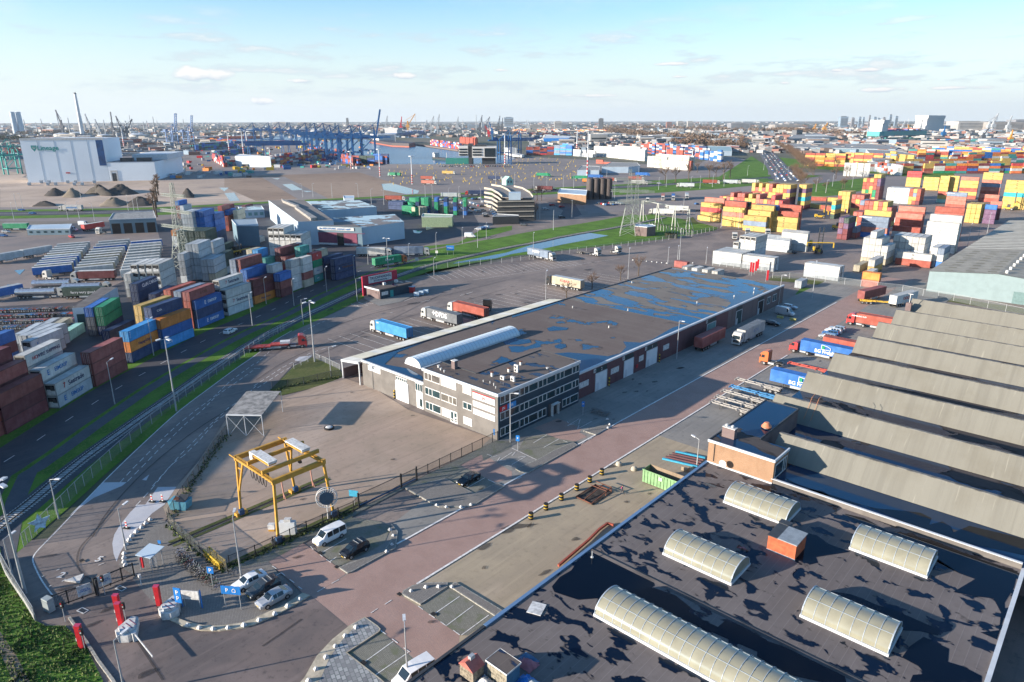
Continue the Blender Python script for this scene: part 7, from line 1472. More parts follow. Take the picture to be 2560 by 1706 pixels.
for lv in range(4):b=MB();b.beam((q0.x+.4,q0.y-.5,lv*3.1+3.),(q1.x+.4,q1.y-.5,lv*3.1+3.),1.,.6,m_crm);b.ob('floor_band',o)
q=Vector(W('X1',695,400));b=MB();b.box((q.x,q.y,8.5),(7.5,7.5,17.),m_pw,YAW);b.ob('stair_tower',o)
o=obj('rooftop_house',None,None,(*W('X1',635,110,13),13),YAW+.5,'small mint green gabled house standing on top of the car park','house');b=MB();b.profile([(-3,0),(3,0),(3,4),(0,6.5),(-3,4)],-3.5,3.5,flat('mint cladding',(.35,.6,.52),.6));b.ob('wall',o)
for x in (-1.2,1.2):b=MB();b.box((x,-3.55,2.6),(1.,.15,1.6),m_dk);b.ob('window',o)
# tower office on the quay
o=obj('office_tower',None,None,(*W('B',1950,775),0),YAW,'white and black cantilevered office building on the quay','office');sc_=hypot(*W('B',1950,775))*k/F
def bb_(name,x0,x1,z0,z1,y0,y1,m):pb(o,name,m,(x0*sc_,x1*sc_,y0,y1,z0*sc_,z1*sc_))
bb_('core',0,35,0,175,4,22,m_dk);bb_('left_wing',-85,-2,70,155,2,20,m_conw);bb_('right_wing',35,250,55,150,-2,24,m_conw);bb_('glass_front',145,240,65,138,-2.8,-2.1,m_glass);bb_('plinth',120,240,0,50,4,20,m_dk);bb_('roof_plant',60,160,150,168,6,16,m_dk)
for z in (75,98,121):bb_('window_band',-80,-8,z,z+13,1.2,1.9,m_glass);bb_('window_band',40,120,z,z+13,-2.8,-2.1,m_glass)
# kiosk with big red sign
kb=obj('kiosk',None,None,(-201,142,gz[0]),0,'low dark kiosk with pale edged roof behind the red sign','kiosk');pb(kb,'wall',m_navyw,(.3,8.6,.6,15,0,3.1));pb(kb,'end_wall',m_gbrick,(.3,8.6,.5,.6,0,3.1));pb(kb,'roof',m_rf_off,(0,9,0,15.5,3.2,3.55));pb(kb,'roof_edge',m_trim,(-.1,9.1,-.15,-.01,3.1,3.65));pb(kb,'door',m_teal,(8.6,8.7,5,6.4,0,2.4));pb(kb,'notice',m_conw,(8.6,8.75,1.2,4,1.2,2.4))
for y in (5.5,11):pb(kb,'roof_unit',m_conw,(3.5,4.5,y,y+1,3.56,4.5))
sg=obj('sign_wall',None,None,(-201.2,141.4,gz[0]),0,'large red framed sign wall with white truck parking board over the kiosk','sign');m_sr=flat('sign red',(.42,.015,.05),.5);pb(sg,'frame',m_sr,(0,.5,0,15.6,3.4,7.1));pb(sg,'post',m_sr,(0,.5,0,2.,0,3.4));pb(sg,'board',m_conw,(.5,.58,2.6,13.,4.1,6.7))
lettering('TRUCKPARKING',1.25,m_ptxt,sg,(.6,7.9,5.75),(radians(90),0,pi/2),bold=.03);lettering('ROTTERDAM WAAL',.65,m_ptxt,sg,(.6,7.9,4.7),(radians(90),0,pi/2),bold=.02)
sheet('paving',m_grey,'F 990,690 1130,760 1330,720 1450,660 1400,560 1000,600')
for i in range(3):b=MB();b.bx(-.9,.9,-.6,.6,0,1.3,m_pw);b.ob('waste_bin',None,(*W('F',1475+i*42,665-i*12),gz[0]),.6,label=f"{ORD[i]} pale blue waste bin from the left beside the kiosk",cat='waste bin',group='waste bins beside the kiosk')
b=MB();b.bx(-.8,.8,-.8,.8,0,2.2,m_redp);b.bx(-1,1,-1,1,2.2,2.35,m_pw);b.ob('ticket_booth',None,(*W('F',1435,635),gz[0]),.4,label='small red booth with flat white roof next to the kiosk',cat='booth')
# lattice pylons
m_pyl=flat('pylon grey green',(.26,.29,.26),.6,.2)
def pylon(px_,base,hgt,label,w0=8.5,rz=0):
    o_=obj('lattice_pylon',None,None,(*base,0),rz,label,'pylon','lattice power pylons');b=MB();lattice(b,(0,0,0),(0,0,hgt*.42),w0,w0*.42,4,.2,m_pyl,ax=(1,0,0));b.ob('legs',o_);b=MB();lattice(b,(0,0,hgt*.42),(0,0,hgt),w0*.42,1.0,8,.14,m_pyl,ax=(1,0,0));b.ob('mast',o_)
    for z,l in ((hgt*.50,11.),(hgt*.68,10.),(hgt*.86,8.)):
        b=MB();lattice(b,(-l,0,z),(l,0,z),1.0,1.0,12,.12,m_pyl);b.ob('cross_arm',o_)
    return o_
pylon(0,W('C',1060,1425),35,'tall lattice pylon standing on the grass by the brick hut',rz=radians(35));pylon(0,W('E',1690,420),36,'lattice pylon rising from the left container yard',7.,rz=radians(10));pylon(0,W('C',1130,1350),30,'second lattice pylon behind the brick hut',6,rz=radians(35))
m_gant=flat('substation steel',(.42,.44,.40),.5,.2);o=obj('substation_gantry',None,None,(*W('C',1200,1310),0),0,'pale steel substation gantries with crossbars beside the brick hut','substation');c0=Vector((*W('C',1200,1310),0))
for s2 in ('C 1190,1300','C 1330,1330','C 1480,1380','C 1610,1400'):
    q=Vector((*PL(s2)[0],0))-c0;b=MB()
    for s3 in (-1.2,1.2):b.beam(q+Vector((s3,0,0)),q+Vector((s3*.3,0,13)),.35,.35,m_gant)
    b.beam(q+Vector((3.,2,0)),q+Vector((0,0,10)),.3,.3,m_gant);b.ob('frame',o)
b=MB();q0=Vector((*W('C',1190,1300),12.8))-c0;q1=Vector((*W('C',1610,1400),12.8))-c0;b.beam(q0,q1,.4,.4,m_gant);b.ob('crossbar',o)
for i in range(16):b=MB();q=Vector((*W('C',1260+i*26,1365+i*5),0))-c0;b.cyl(q,q+Vector((0,0,3.2)),.16,m_gant);b.box(q+Vector((0,0,3.4)),(.8,.8,.5),m_dk);b.ob('insulator_post',o)
b=MB();[b.box((random.uniform(-3,3),random.uniform(-1.2,1.2),1.2),(1.2,1.2,2.3),flat('dark hedge',(.035,.04,.02),.9),random.random()) for _ in range(40)];b.ob('hedge',None,(*W('C',1460,1450),0),label='small dark hedge block at the fence by the substation',cat='hedge')
# ---- blue ship-to-shore cranes
m_cb=flat('crane blue',(.008,.11,.30),.5,0,.2,.05);m_ct=flat('crane teal',(.01,.30,.27),.5,0,.2,.05)
def sts_spec(col,upb=False):
    key=('sts',col.name,upb)
    if key in PM:return PM[key]
    sp=[];Hh=36.
    b=MB()
    for x in (0,24):
        for y in (-9,9):b.beam((x,y,0),(x,y*.9,Hh+(10 if x else 4)),2.,2.,col)
    sp.append(('legs',b.mesh('legs'),[]));b=MB()
    for x in (0,24):b.beam((x,-9,11),(x,9,11),1.3,1.6,col);b.beam((x,-8.4,Hh),(x,8.4,Hh),1.3,1.6,col)
    for y in (-9,9):b.beam((0,y,11),(24,y,11),1.3,1.6,col);b.beam((0,y,12),(24,y*.93,Hh-1),.8,.8,col)
    sp.append(('portal',b.mesh('portal'),[]));b=MB()
    for y in (-3,3):b.beam((-22,y,Hh),(27,y,Hh),1.6,2.8,col)
    b.beam((-22,-3,Hh),(-22,3,Hh),1.2,2,col);sp.append(('bridge',b.mesh('bridge'),[]));b=MB();e=Vector((27,0,Hh));q=Vector((cos(radians(78 if upb else 0)),0,sin(radians(78 if upb else 0))))
    for y in (-3,3):b.beam(e+Vector((0,y,0)),e+Vector((0,y,0))+q*48,1.5,2.6,col)
    for i in range(9):b.beam(e+q*(i*6)+Vector((0,-3,0)),e+q*(i*6+6 if i < 8 else 48)+Vector((0,3,0)),.6,.6,col)
    sp.append(('boom',b.mesh('boom'),[]));b=MB();ap=Vector((22,0,Hh+20))
    for y in (-5,5):b.beam((24,y,Hh+8),ap,1.,1.,col);b.beam((2,y,Hh+2),ap,.8,.8,col)
    b.beam(ap,(-20,0,Hh+1),.5,.5,col)
    if upb:b.beam(ap,e+q*30,.5,.5,col)
    else:b.beam(ap,(52,0,Hh+1),.5,.5,col);b.beam(ap,(72,0,Hh+1),.5,.5,col)
    sp.append(('a_frame',b.mesh('a_frame'),[]));b=MB();b.bx(-14,-4,-4,4,Hh+1.2,Hh+6,col);sp.append(('machine_house',b.mesh('machine_house'),[]));b=MB();b.bx(33,37,-2,2,Hh-4,Hh-1.2,m_conw);sp.append(('trolley',b.mesh('trolley'),[]));PM[key]=sp;return sp
for i,(v,x,y,rz,ub,sc,t) in enumerate((('X3',880,430,48,0,.95,'nearest blue quay crane with level boom'),('X3',790,425,48,0,.95,'second blue quay crane from the raised boom'),('X3',1060,400,48,1,.95,'blue quay crane with raised boom at the water edge'),('X3',680,395,50,0,1,'third blue quay crane along the quay'),('X3',560,345,50,0,1,'fourth blue quay crane along the quay'),
        ('X3',950,418,48,0,.95,'blue quay crane just left of the raised boom'),('X3',730,412,48,0,.95,'blue quay crane between second and third'),('X3',620,372,50,0,1,'blue quay crane between third and fourth'),('X3',450,310,50,0,1,'fifth blue quay crane along the quay'),('X3',370,305,50,0,1,'sixth blue quay crane along the quay'),('X3',290,305,50,0,1,'seventh blue quay crane along the quay'),('X3',170,310,50,0,1.,'eighth blue quay crane along the quay'),('A',1560,600,20,1,.95,'left blue quay crane pair with dark raised boom'),('A',1710,590,20,1,.9,'right blue quay crane pair with dark raised boom'),
        ('B',2230,720,60,0,.8,'blue quay crane behind the white office tower'),('B',2330,690,60,0,.8,'blue quay crane at the right of the office tower'))):
    p=W(v,x,y);o=inst(sts_spec(m_cb,bool(ub)),'quay_crane',t,'quay crane',(*p,0),radians(rz),'blue quay cranes');o.scale=(sc,)*3
o=inst(sts_spec(m_ct),'quay_crane','teal quay crane cut off by the left edge','quay crane',(*W('A',60,870),0),radians(100),'teal cranes');o.scale=(.62,)*3;o=inst(sts_spec(m_ct),'quay_crane','second teal quay crane behind the one at the left edge','quay crane',(*W('A',20,740),0),radians(100),'teal cranes');o.scale=(.6,)*3
for j,(y0,x0,x1) in enumerate(((355,170,640),(330,90,600))):
    p,q=Vector((*W('X3',x0,y0+45),0)),Vector((*W('X3',x1,y0+38),0));o=obj('yard_gantry',None,None,p,0,f"{['near','far'][j]} long dark blue yard gantry among the containers",'gantry crane');b=MB();b.beam((0,0,20),q-p+Vector((0,0,20)),3,4.5,m_cb);b.ob('bridge',o)
    for t in (.05,.3,.7,.95):
        b=MB();c=(q-p)*t
        for s3 in (-5,5):b.beam(c+Vector((s3,0,0)),c+Vector((s3*.3,0,18)),1.,1.,m_cb)
        b.ob('leg',o)
# harbour cranes and masts on the skyline
m_dkc=flat('far crane dark',(.09,.10,.12),.6);m_orc=flat('crane orange',(.55,.26,.04),.6);m_gyc=flat('crane grey',(.35,.38,.40),.6)
def hcrane(px_,py0,py1,D,lean,m,label,arm=True,wd=None):
    D *= 2.3;p=far(px_,D);z1=zat(px_,py1,D);wd=D/F*2.;o_=obj('harbour_crane',None,None,(*p,0),YAW,label,'harbour crane','far harbour cranes');hh_=z1*.62
    b=MB();b.beam((0,0,0),(0,0,hh_),wd*1.6,wd*1.6,m);b.ob('tower',o_);b=MB();b.box((0,0,hh_*.55),(wd*4,wd*3,wd*3),m);b.ob('machinery_cab',o_)
    b=MB();b.beam((0,0,hh_*.6),(lean*z1*.5,0,z1),wd*.9,wd*.9,m);b.beam((-lean*z1*.12,0,hh_*1.05),(lean*z1*.46,0,z1*.96),wd*.35,wd*.35,m);b.ob('jib',o_)
    b=MB();b.beam((lean*z1*.5,0,z1),(lean*z1*.5+.01,0,z1*.6),wd*.2,wd*.2,m);b.ob('hoist_rope',o_)
for i,(px_,py1,D,lean,m,t) in enumerate(((1020,285,1700,.9,m_orc,'yellow orange harbour crane with Y shaped jib on the skyline'),(966,290,1500,.2,m_gyc,'grey harbour crane beside the raised blue boom'),(1062,300,1500,.4,m_gyc,'grey crane right of the orange one'),(1078,290,1400,.35,m_gyc,'pale crane above the white quay shed'),(1094,286,1450,.25,m_gyc,'tallest pale crane above the white quay shed'),(1003,292,1600,.15,m_redp,'thin red crane left of the orange one'),
        (1143,292,1700,.2,m_gyc,'thin crane over the yellow roofed store'),(1200,288,1300,.25,m_dkc,'dark crane left of the blue yellow crane'),(1213,292,1250,.5,m_dkc,'dark leaning crane behind the office tower'),(1230,306,1150,-.35,m_cb,'blue crane with yellow jib tip above the office tower'),(1222,315,1200,-.7,m_redp,'red crane leaning left above the office tower'),(1246,290,1500,.2,m_dkc,'dark crane right of the blue yellow crane'),(1255,295,1500,.1,m_dkc,'thin dark crane before the hazy block'),
        (157,275,1600,-.25,m_dkc,'dark leaning stack like crane left of the tall chimney'),(283,280,1300,.05,m_dkc,'tall dark mast crane right of the tall chimney'),(304,290,1300,-.3,m_dkc,'dark leaning crane beside the tall mast crane'),(317,298,1300,.8,m_dkc,'dark crane with long sloping jib'),(247,298,1500,-.2,m_gyc,'pale thin crane between chimney and mast crane'),(225,285,1900,-.2,m_gyc,'pale crane just right of the chimney'),
        (2470,288,1900,.7,m_gyc,'grey blue crane leaning right on the right skyline'),(2480,284,1900,.3,m_gyc,'thin upright crane on the right skyline'),(2518,290,1900,.2,m_gyc,'pale thin crane near the right edge'),(2275,312,1400,-.6,m_orc,'orange crane leaning left before the teal ship'),(2300,300,1500,.05,m_gyc,'thin pale mast crane before the white ship'),(2035,310,1700,.3,m_orc,'orange harbour crane above the bare trees'),(2060,308,1750,.6,m_orc,'second orange crane above the bare trees'),
        (2255,302,1700,.3,m_gyc,'short grey crane behind the teal ship'),(2360,315,1300,.1,m_cb,'blue crane beside the white ship'),(2460,320,1100,.7,m_dkc,'dark crane jib leaning over the right quay'),(2530,325,1000,.1,m_orc,'orange crane standing at the right edge'))):hcrane(px_,0,py1,D,lean,m,t)
# chimney
D=3600;p=far(205,D);b=MB();z1=zat(192,232,D);b.cyl((0,0,0),(0,0,z1*.5),8.5,m_trim,r2=6.5,n=14);b.cyl((0,0,z1*.5),(0,0,z1*.97),6.5,m_trim,r2=4.5,n=14);o=b.ob('shaft');b=MB();b.cyl((0,0,z1*.97),(0,0,z1),4.8,m_dk,n=14);c=obj('chimney',None,None,(*p,0),0,'tall pale chimney rising above the cold store','chimney');o.parent=c;b.ob('cap',c)
for (px_,py1,D,w_,t) in ((40,280,4200,13,'left hazy cooling stack on the far left skyline'),(55,280,4200,13,'right hazy cooling stack on the far left skyline')):p=far(px_,D);b=MB();z1=zat(px_,py1,D);b.cyl((0,0,0),(0,0,z1),w_,m_pw,r2=w_*.8,n=12);b.ob('cooling_stack',None,(*p,0),label=t,cat='stack',group='hazy stacks')
# striped light masts of the terminal
for i,(v,x,y,y1) in enumerate((('B',1435,960,705),('B',1140,890,640),('B',875,820,660),('B',2285,775,500),('B',130,690,640),('C',690,880,470),('C',595,660,460),('C',1650,780,640),('A',2110,690,480),('A',2240,700,460),('A',1090,610,470),('A',1140,610,430),('A',1175,530,380),('A',2270,600,470))):
    p=W(v,x,y);a_=VW[v];hz_=max(12,zat(a_[0]+x*k,a_[1]+y1*k,hypot(*p)));o=obj('floodlight_mast',None,None,(*p,0),0,f"{ORD[i]} tall red and white footed light mast of the far terminal",'light mast','far terminal light masts');b=MB();r_=hypot(*p)*.0009;b.cyl((0,0,hz_*.35),(0,0,hz_),r_,m_trim,r2=r_*.6,n=6);b.ob('pole',o)
    b=MB();[b.cyl((0,0,hz_*.35*j/8),(0,0,hz_*.35*(j+1)/8),r_*1.05,m_redp if j % 2 else m_conw,n=6) for j in range(8)];b.ob('striped_foot',o);b=MB();b.cyl((0,0,hz_),(0,0,hz_+.8),r_*4,m_lamp,n=8);b.ob('lamp_ring',o)
# small far poles along roads
polel='A 130,1290 158,1195 212,1190 628,1285 730,1275 870,1300 1270,1200 1232,1205 1180,1205 745,1090 B 700,1085 940,1080 1060,1140 1175,1150 1555,1090 1620,1095 1770,1130 1865,1110 1905,1270 2065,1130 2200,960 525,1080 430,1080 C 25,960 200,1020 320,1010 470,990 565,995 940,1100 1415,985 1345,1010 1640,1000 1725,1000 1840,985 1945,980 2160,880 2310,830 1570,1240 550,1270 380,1380 255,1290 1160,880 870,890 D 70,920 180,890 440,1030 590,980 770,990 530,1040 U1 560,960 860,960 1850,900'.split()
v=None;i=0
for t in polel:
    if ',' not in t:v=t;continue
    x,y=map(float,t.split(','));o=inst(lamp_spec(11,.8,1,.12),'lamp_post','slender pale lamp post along the far roads and terminals','lamp post',(*W(v,x,y),0),random.random()*6,'slender far lamp posts');i += 1
# ships
def ship(v,xa,ya,xb,yb,hgt,m,ml,label,sup=.15,supm=None,cargo=None):
    p,q=Vector(W(v,xa,ya)),Vector(W(v,xb,yb));a=atan2(q.y-p.y,q.x-p.x);L=(q-p).length;w_=L*.14;o_=obj('ship',None,None,(*p,0),a,label,'ship','ships in the harbour');b=MB()
    hull=[(0,-w_*.4),(L*.06,-w_*.5),(L*.85,-w_*.5),(L,0),(L*.85,w_*.5),(L*.06,w_*.5),(0,w_*.4)];b.prism(hull,-.2,hgt,m);b.ob('hull',o_);b=MB();b.prism([(x*1.0,y*1.01) for x,y in hull],-.19,hgt*.3,ml);b.ob('waterline',o_)
    s0,s1=(L*.03,L*(.03+sup));b=MB();b.bx(s0,s1,-w_*.4,w_*.4,hgt,hgt*2.2,supm or m_conw);b.bx(s0+1,s1-1,-w_*.45,w_*.45,hgt*2.2,hgt*2.7,supm or m_conw);b.ob('superstructure',o_)
    if cargo:
        b=MB();R=random.Random(int(L))
        x=s1+4
        while x < L*.84:
            for z in range(R.randint(1,3)):b.bx(x,x+11.5,-w_*.42,w_*.42,hgt+z*2.7,hgt+z*2.7+2.6,paint(R.choice(cargo)))
            x += 12.3
        b.ob('cargo',o_)
    b=MB();b.cyl((L*.6,0,hgt),(L*.6,0,hgt*3),.5,m_conw);b.ob('mast',o_)
ship('A',1760,545,2400,540,9,flat('ship red orange',(.42,.10,.05),.6),m_mar,'long red orange ship behind the blue stacks at the left basin',.08);ship('B',1130,575,1405,620,9,flat('ship dark',(.06,.05,.055),.6),flat('ship rust',(.35,.10,.06),.7),'dark cargo ship with red waterline at the quay',.3);ship('B',1640,730,1830,750,4,m_dk,m_ydk,'low dark barge beside the green quay shed',.1)
ship('D',960,535,1450,520,22,m_teal,m_ydk,'teal container ship on the far right basin',.1,None,'rbTw');ship('D',1380,480,1640,470,30,m_conw,m_conw,'big white ship on the far right basin',.6);ship('B',1230,520,1530,500,12,m_cb,m_dk,'blue hulled ship in the middle basin',.15,None,'bBw');ship('B',540,480,640,470,7,m_conw,m_cb,'white ship far behind the blue cranes',.3)
ship('C',-40,690,90,720,5,m_conw,m_dk,'small white vessel at the quay right of the office tower',.4);b=MB();b.box((0,0,4),(40,9,8),flat('quay shed green',(.03,.22,.18),.6),YAW);b.ob('quay_shed',None,(*W('B',1870,770),0),label='dark green shed on the quay left of the office tower',cat='shed')
for s2,lb_ in (('B 1405,590 1870,655','long stone quay wall across the middle basin'),):
    p,q=PL(s2);d_=hypot(q[0]-p[0],q[1]-p[1]);b=MB();b.box((0,0,1.5),(d_,8,3.),m_gbrick,atan2(q[1]-p[1],q[0]-p[0]));b.ob('quay_wall',None,((p[0]+q[0])/2,(p[1]+q[1])/2,0),label=lb_,cat='quay wall')
# ---- traffic: highway lorries, junction cars, packed car lots
def tr_(v,x,y,rz,spec,label):inst(spec,'truck',label,'truck',(*W(v,x,y,1.8),.1),radians(rz),'lorries on the highway')
tr_('A',650,1180,222,truck_spec('w','w','box'),'white lorry with large blue lettering on the highway')
p=W('A',665,1180,1.8);o=[q for q in COL.objects if q.get('label') == 'white lorry with large blue lettering on the highway'][0];lettering('neelevat',2.3,m_btxt,o,(-1.5,1.3,2.5),(radians(90),0,pi),bold=.05)
for v,x,y,rz,c,bx_,kd,t in (('X2',1115,55,35,'w','r','cont','lorry with dark red container behind the repair works'),('X1',160,200,38,'w','W','box','lorry with pale grey trailer left of the car park'),('X1',360,180,218,'R','B','box','lorry with navy trailer beside the car park'),('C',1590,970,205,'w','W','box','silver grey lorry on the far highway'),('C',1830,940,25,'w','r','cont','lorry with brick red container on the far highway'),('C',2020,940,25,'w','W','box','lorry with light grey trailer on the far highway'),('C',2190,935,25,'w','w','box','lorry with whitish trailer on the far highway'),
        ('C',720,930,25,'w','o','cont','lorry with orange container among the far gates'),('C',890,920,25,'w','r','cont','lorry with dull red container among the far gates'),('C',620,900,205,'g','g','box','green lorry at the far gates'),('C',770,890,25,'b','b','box','blue lorry at the far gates'),('C',1200,870,25,'b','b','cont','blue lorry right of the white warehouse'),('C',1140,910,25,'w','r','cont','lorry with red container above the pylon'),('C',1170,945,25,'w','w','box','white lorry right above the pylon'),
        ('C',290,1000,205,'w','n','cont','lorry with maroon container at the car park ramp'),('C',290,875,25,'g','g','cont','green lorry on the terminal road'),('B',1770,855,25,'w','y','cont','lorry with yellow container on the terminal'),('B',1270,870,200,'a','g','box','green lorry with mint cab on the terminal'),('B',1580,905,25,'w','r','cont','lorry with red container at the yellow gates'),('B',1590,945,25,'w','p','cont','lorry with pink container at the yellow gates'),('B',2200,905,25,'w','B','cont','lorry with navy container at the yellow gates'),
        ('C',1385,1080,-60,'w','p','box','lorry with salmon box in the far lorry park'),('C',1480,1080,-60,'w','b','box','lorry with blue box in the far lorry park'),('C',1605,1070,-60,'w','W','box','lorry with grey box in the far lorry park'),('C',1370,1215,200,'w','w','box','white lorry nearest the substation lawn'),('C',1510,1185,200,'w','w','box','second white lorry nearest the substation lawn'),('C',1640,1180,200,'w','W','skel','chassis lorry right of the white lorries'),
        ('X2',950,485,40,'w','w','box','long white trailer in front of the repair works'),('X2',1250,480,42,'w','s','box','grey blue lorry behind the orange cab')):
    tr_(v,x,y,rz,truck_spec(c,bx_,kd),t)
for v,x,y,t in (('U1',790,1090,'first white tractor unit from the left before the yellow stacks'),('U1',1010,1020,'second white tractor unit before the yellow stacks'),('U1',1350,1030,'third white tractor unit before the yellow stacks'),('C',1245,1105,'white tractor unit near the pylon top'),('T3',865,740,'white tractor unit beside the blue towers'),('A',930,1385,'white tractor unit in front of the workshop')):inst(tractor_spec('w'),'truck',t,'truck',(*W(v,x,y,1.8),gz[0]),radians(-60),'tractor units')
for v,x,y,t in (('X1',320,540,'white van parked on the grass strip lane'),('A',770,1325,'white van left of the workshop'),('A',660,1375,'long white van before the cabin row')):inst(car_spec('bigvan','white'),'van',t,'van',(*W(v,x,y,1.),gz[0]),radians(40),'vans')
inst(trailer_spec('g','cont','w'),'trailer','green lettered trailer at the far left by the cabins','trailer',(*W('A',150,1350,2.),gz[0]),radians(45),'semi trailers parked in rows');inst(trailer_spec('R','cont','w'),'trailer','red trailer seen end on beside the workshop','trailer',(*W('A',855,1350,2.),gz[0]),radians(115),'semi trailers parked in rows')
cc_=['white','silver','black','grey','white','silver','blue','red']
FC=MB()
def far_car(x,y,a):
    c=MC['car paint '+R.choice(cc_)];FC.box((x,y,.95),(4.3,1.7,.75),c,a);FC.box((x,y,1.5),(2.2,1.5,.5),m_glass,a)
def lot(s_,cols_,rows_,label,rz,dx=2.6,dy=6.5):
    p=PL(s_);a=Vector(p[0]);u=(Vector(p[1])-a);L=u.length;u.normalize();w_=Vector((-u.y,u.x))
    if w_.dot(-a) > 0:w_=-w_
    n=int(L/dx)
    for r_ in range(rows_):
        for i in range(min(n,cols_)):
            if R.random() < .12:continue
            q=a+u*(i*L/min(n,cols_))+w_*dy*r_
            if 'tiny' in label:far_car(q.x,q.y,atan2(w_.y,w_.x));continue
            inst(car_far(R.choice(cc_)),'car',label,'car',(q.x,q.y,.12),atan2(w_.y,w_.x)+R.uniform(-.05,.05),'cars in '+label.split(' in ')[-1])
def car_far(col):
    key=('far car',col)
    if key in PM:return PM[key]
    full=car_spec('estate',col);b=MB();c=MC['car paint '+col];st=[(-2.2,.3,.9,1.0,.88,.76,0),(-1.9,.2,.93,1.45,.9,.64,0),(.4,.2,.93,1.44,.9,.63,0),(1.2,.2,.9,1.0,.9,.74,0),(2.2,.3,.65,.72,.76,.62,0)];a,g_=loft(st,c,m_glass)
    for y in (-1,1):a.add([(-1.6,y*.86,1.0),(.5,y*.86,1.0),(.3,y*.72,1.36),(-1.5,y*.72,1.36)],[(0,1,2,3)],m_glass)
    a.add([(.5,-.7,1.4),(.5,.7,1.4),(1.15,.74,1.02),(1.15,-.74,1.02)],[(0,1,2,3)],m_glass)
    for x in (-1.3,1.35):
        for y in (-.8,.8):a.cyl((x,y-.1,.33),(x,y+.1,.33),.33,m_black,n=8)
    PM[key]=[('body',a.mesh('car'),[])];return PM[key]
lot('X1 40,245 210,238',14,1,'parked car in the front row along the highway fence',0);lot('X1 190,270 330,350',12,2,'parked car in the open lot left of the car park',0);lot('X1 330,265 430,300',10,1,'pale parked car in the curved lot by the car park',0);lot('X1 440,260 545,320',9,1,'parked car in the lane under the cream ramps',0);lot('X1 340,235 430,230',8,1,'parked car in the row at the top of the lot',0);lot('X1 430,330 470,400',4,2,'white parked car in the corner by the dark garage',0)
lot('X1 390,490 470,470',4,1,'dark parked car in the lane by the grass strip',0);lot('C 800,1140 900,1160',5,3,'parked car in the lot beneath the dark silos',0);lot('C 1625,1140 1730,1150',5,1,'white parked car in the lot by the yellow stacks',0)
lot('B 1690,800 2350,800',45,2,'tiny parked car in the long rows before the office tower',0,3.2,8)
for v,x,y,c,rz,t in (('X1',1010,278,'red',60,'red car on the ramp road'),('X1',1090,292,'red',60,'second red car on the ramp road'),('X1',955,312,'silver',60,'silver car on the slip road'),('X1',1092,380,'dark',60,'dark red car at the ramp junction'),('X1',775,445,'grey',30,'grey car crossing at the junction'),('C',1350,950,'silver',25,'silver car on the far highway'),('C',390,1005,'dark',25,'dark car behind the maroon container'),('A',300,1225,'blue',40,'blue car on the highway at the left'),('A',200,1195,'blue',40,'blue car farther left on the highway'),('A',60,1395,'silver',40,'silver car at the left edge by the cabins'),('A',30,1430,'blue',40,'blue car at the left edge by the cabins'),('U1',1770,1370,'dark',20,'dark car beside the white low store'),('A',660,1440,'red',5,'red car behind the trailer rows'),('F',1965,115,'white',30,'white van like car on the grass strip')):inst(car_far(c),'car',t,'car',(*W(v,x,y,.7),.16),radians(rz),'cars on the far roads')
# the packed avenue
avp=PL('D 190,940 90,810 10,700 -60,620 -90,560 -80,500');b=MB();Ln(avp).smooth(2).strip(b,-14,14,.3,ground('avenue asphalt',(.17,.17,.18),(.14,.14,.15),.05));struct('avenue',b)
for j,of in enumerate((-9,-3,3,9)):
    for i,(x,y,a) in enumerate(Ln(Ln(avp).smooth(2).off(of)).walk(9.5,4*j)):
        if R.random() < .7:
            if i < 14:inst(car_far(R.choice(cc_)),'car','small car in the dense queue along the tree lined avenue','car',(x,y,.32),a,'cars queueing on the avenue')
            else:far_car(x,y,a)
FC.ob('distant_cars',kind='stuff',label='dense queues and rows of tiny cars in the distance')
# red flags, roadside signs
for i,(x,y) in enumerate(((2175,480),(2195,485),(2222,470),(2240,450),(2325,560))):
    o=obj('flag',None,None,(*W('G',x,y),gz[0]),.5,f"{ORD[i]} tall red banner flag from the left behind the warehouse end",'flag','red banner flags');b=MB();b.cyl((0,0,0),(0,0,5.6),.06,m_steel);b.ob('pole',o);b=MB();b.bx(.08,.85,-.02,.02,1.6,5.5,m_redp);b.ob('banner',o)
def sign(v,x,y,w_,h_,z,m,label,txt=None,rz=0.,two=True,tm=None,sz=.5,cat='sign'):
    o=obj('sign',None,None,(*W(v,x,y),gz[0]),rz,label,cat);b=MB();b.bx(-w_/2,w_/2,-.04,.04,z,z+h_,m);b.ob('panel',o)
    for xx in ((-w_*.4,w_*.4) if two else (0,)):b=MB();b.cyl((xx,.08,0),(xx,.08,z+h_),.05,m_steel,n=6);b.ob('post',o)
    if txt:lettering(txt,sz,tm or m_wtxt,o,(0,-.06,z+h_/2),(radians(90),0,0),bold=.01)
    return o
sign('F',1785,290,3.6,2.2,2.2,m_blue,'blue direction sign on two posts beside the railway','Waalhaven',.6,sz=.6);sign('F',1475,355,1.6,1.4,.6,m_conw,'small white square sign on the verge by the rails',None,.6);sign('F',1660,305,1.2,1.2,1.6,m_conw,'small white sign on the verge left of the direction sign',None,.6,False)
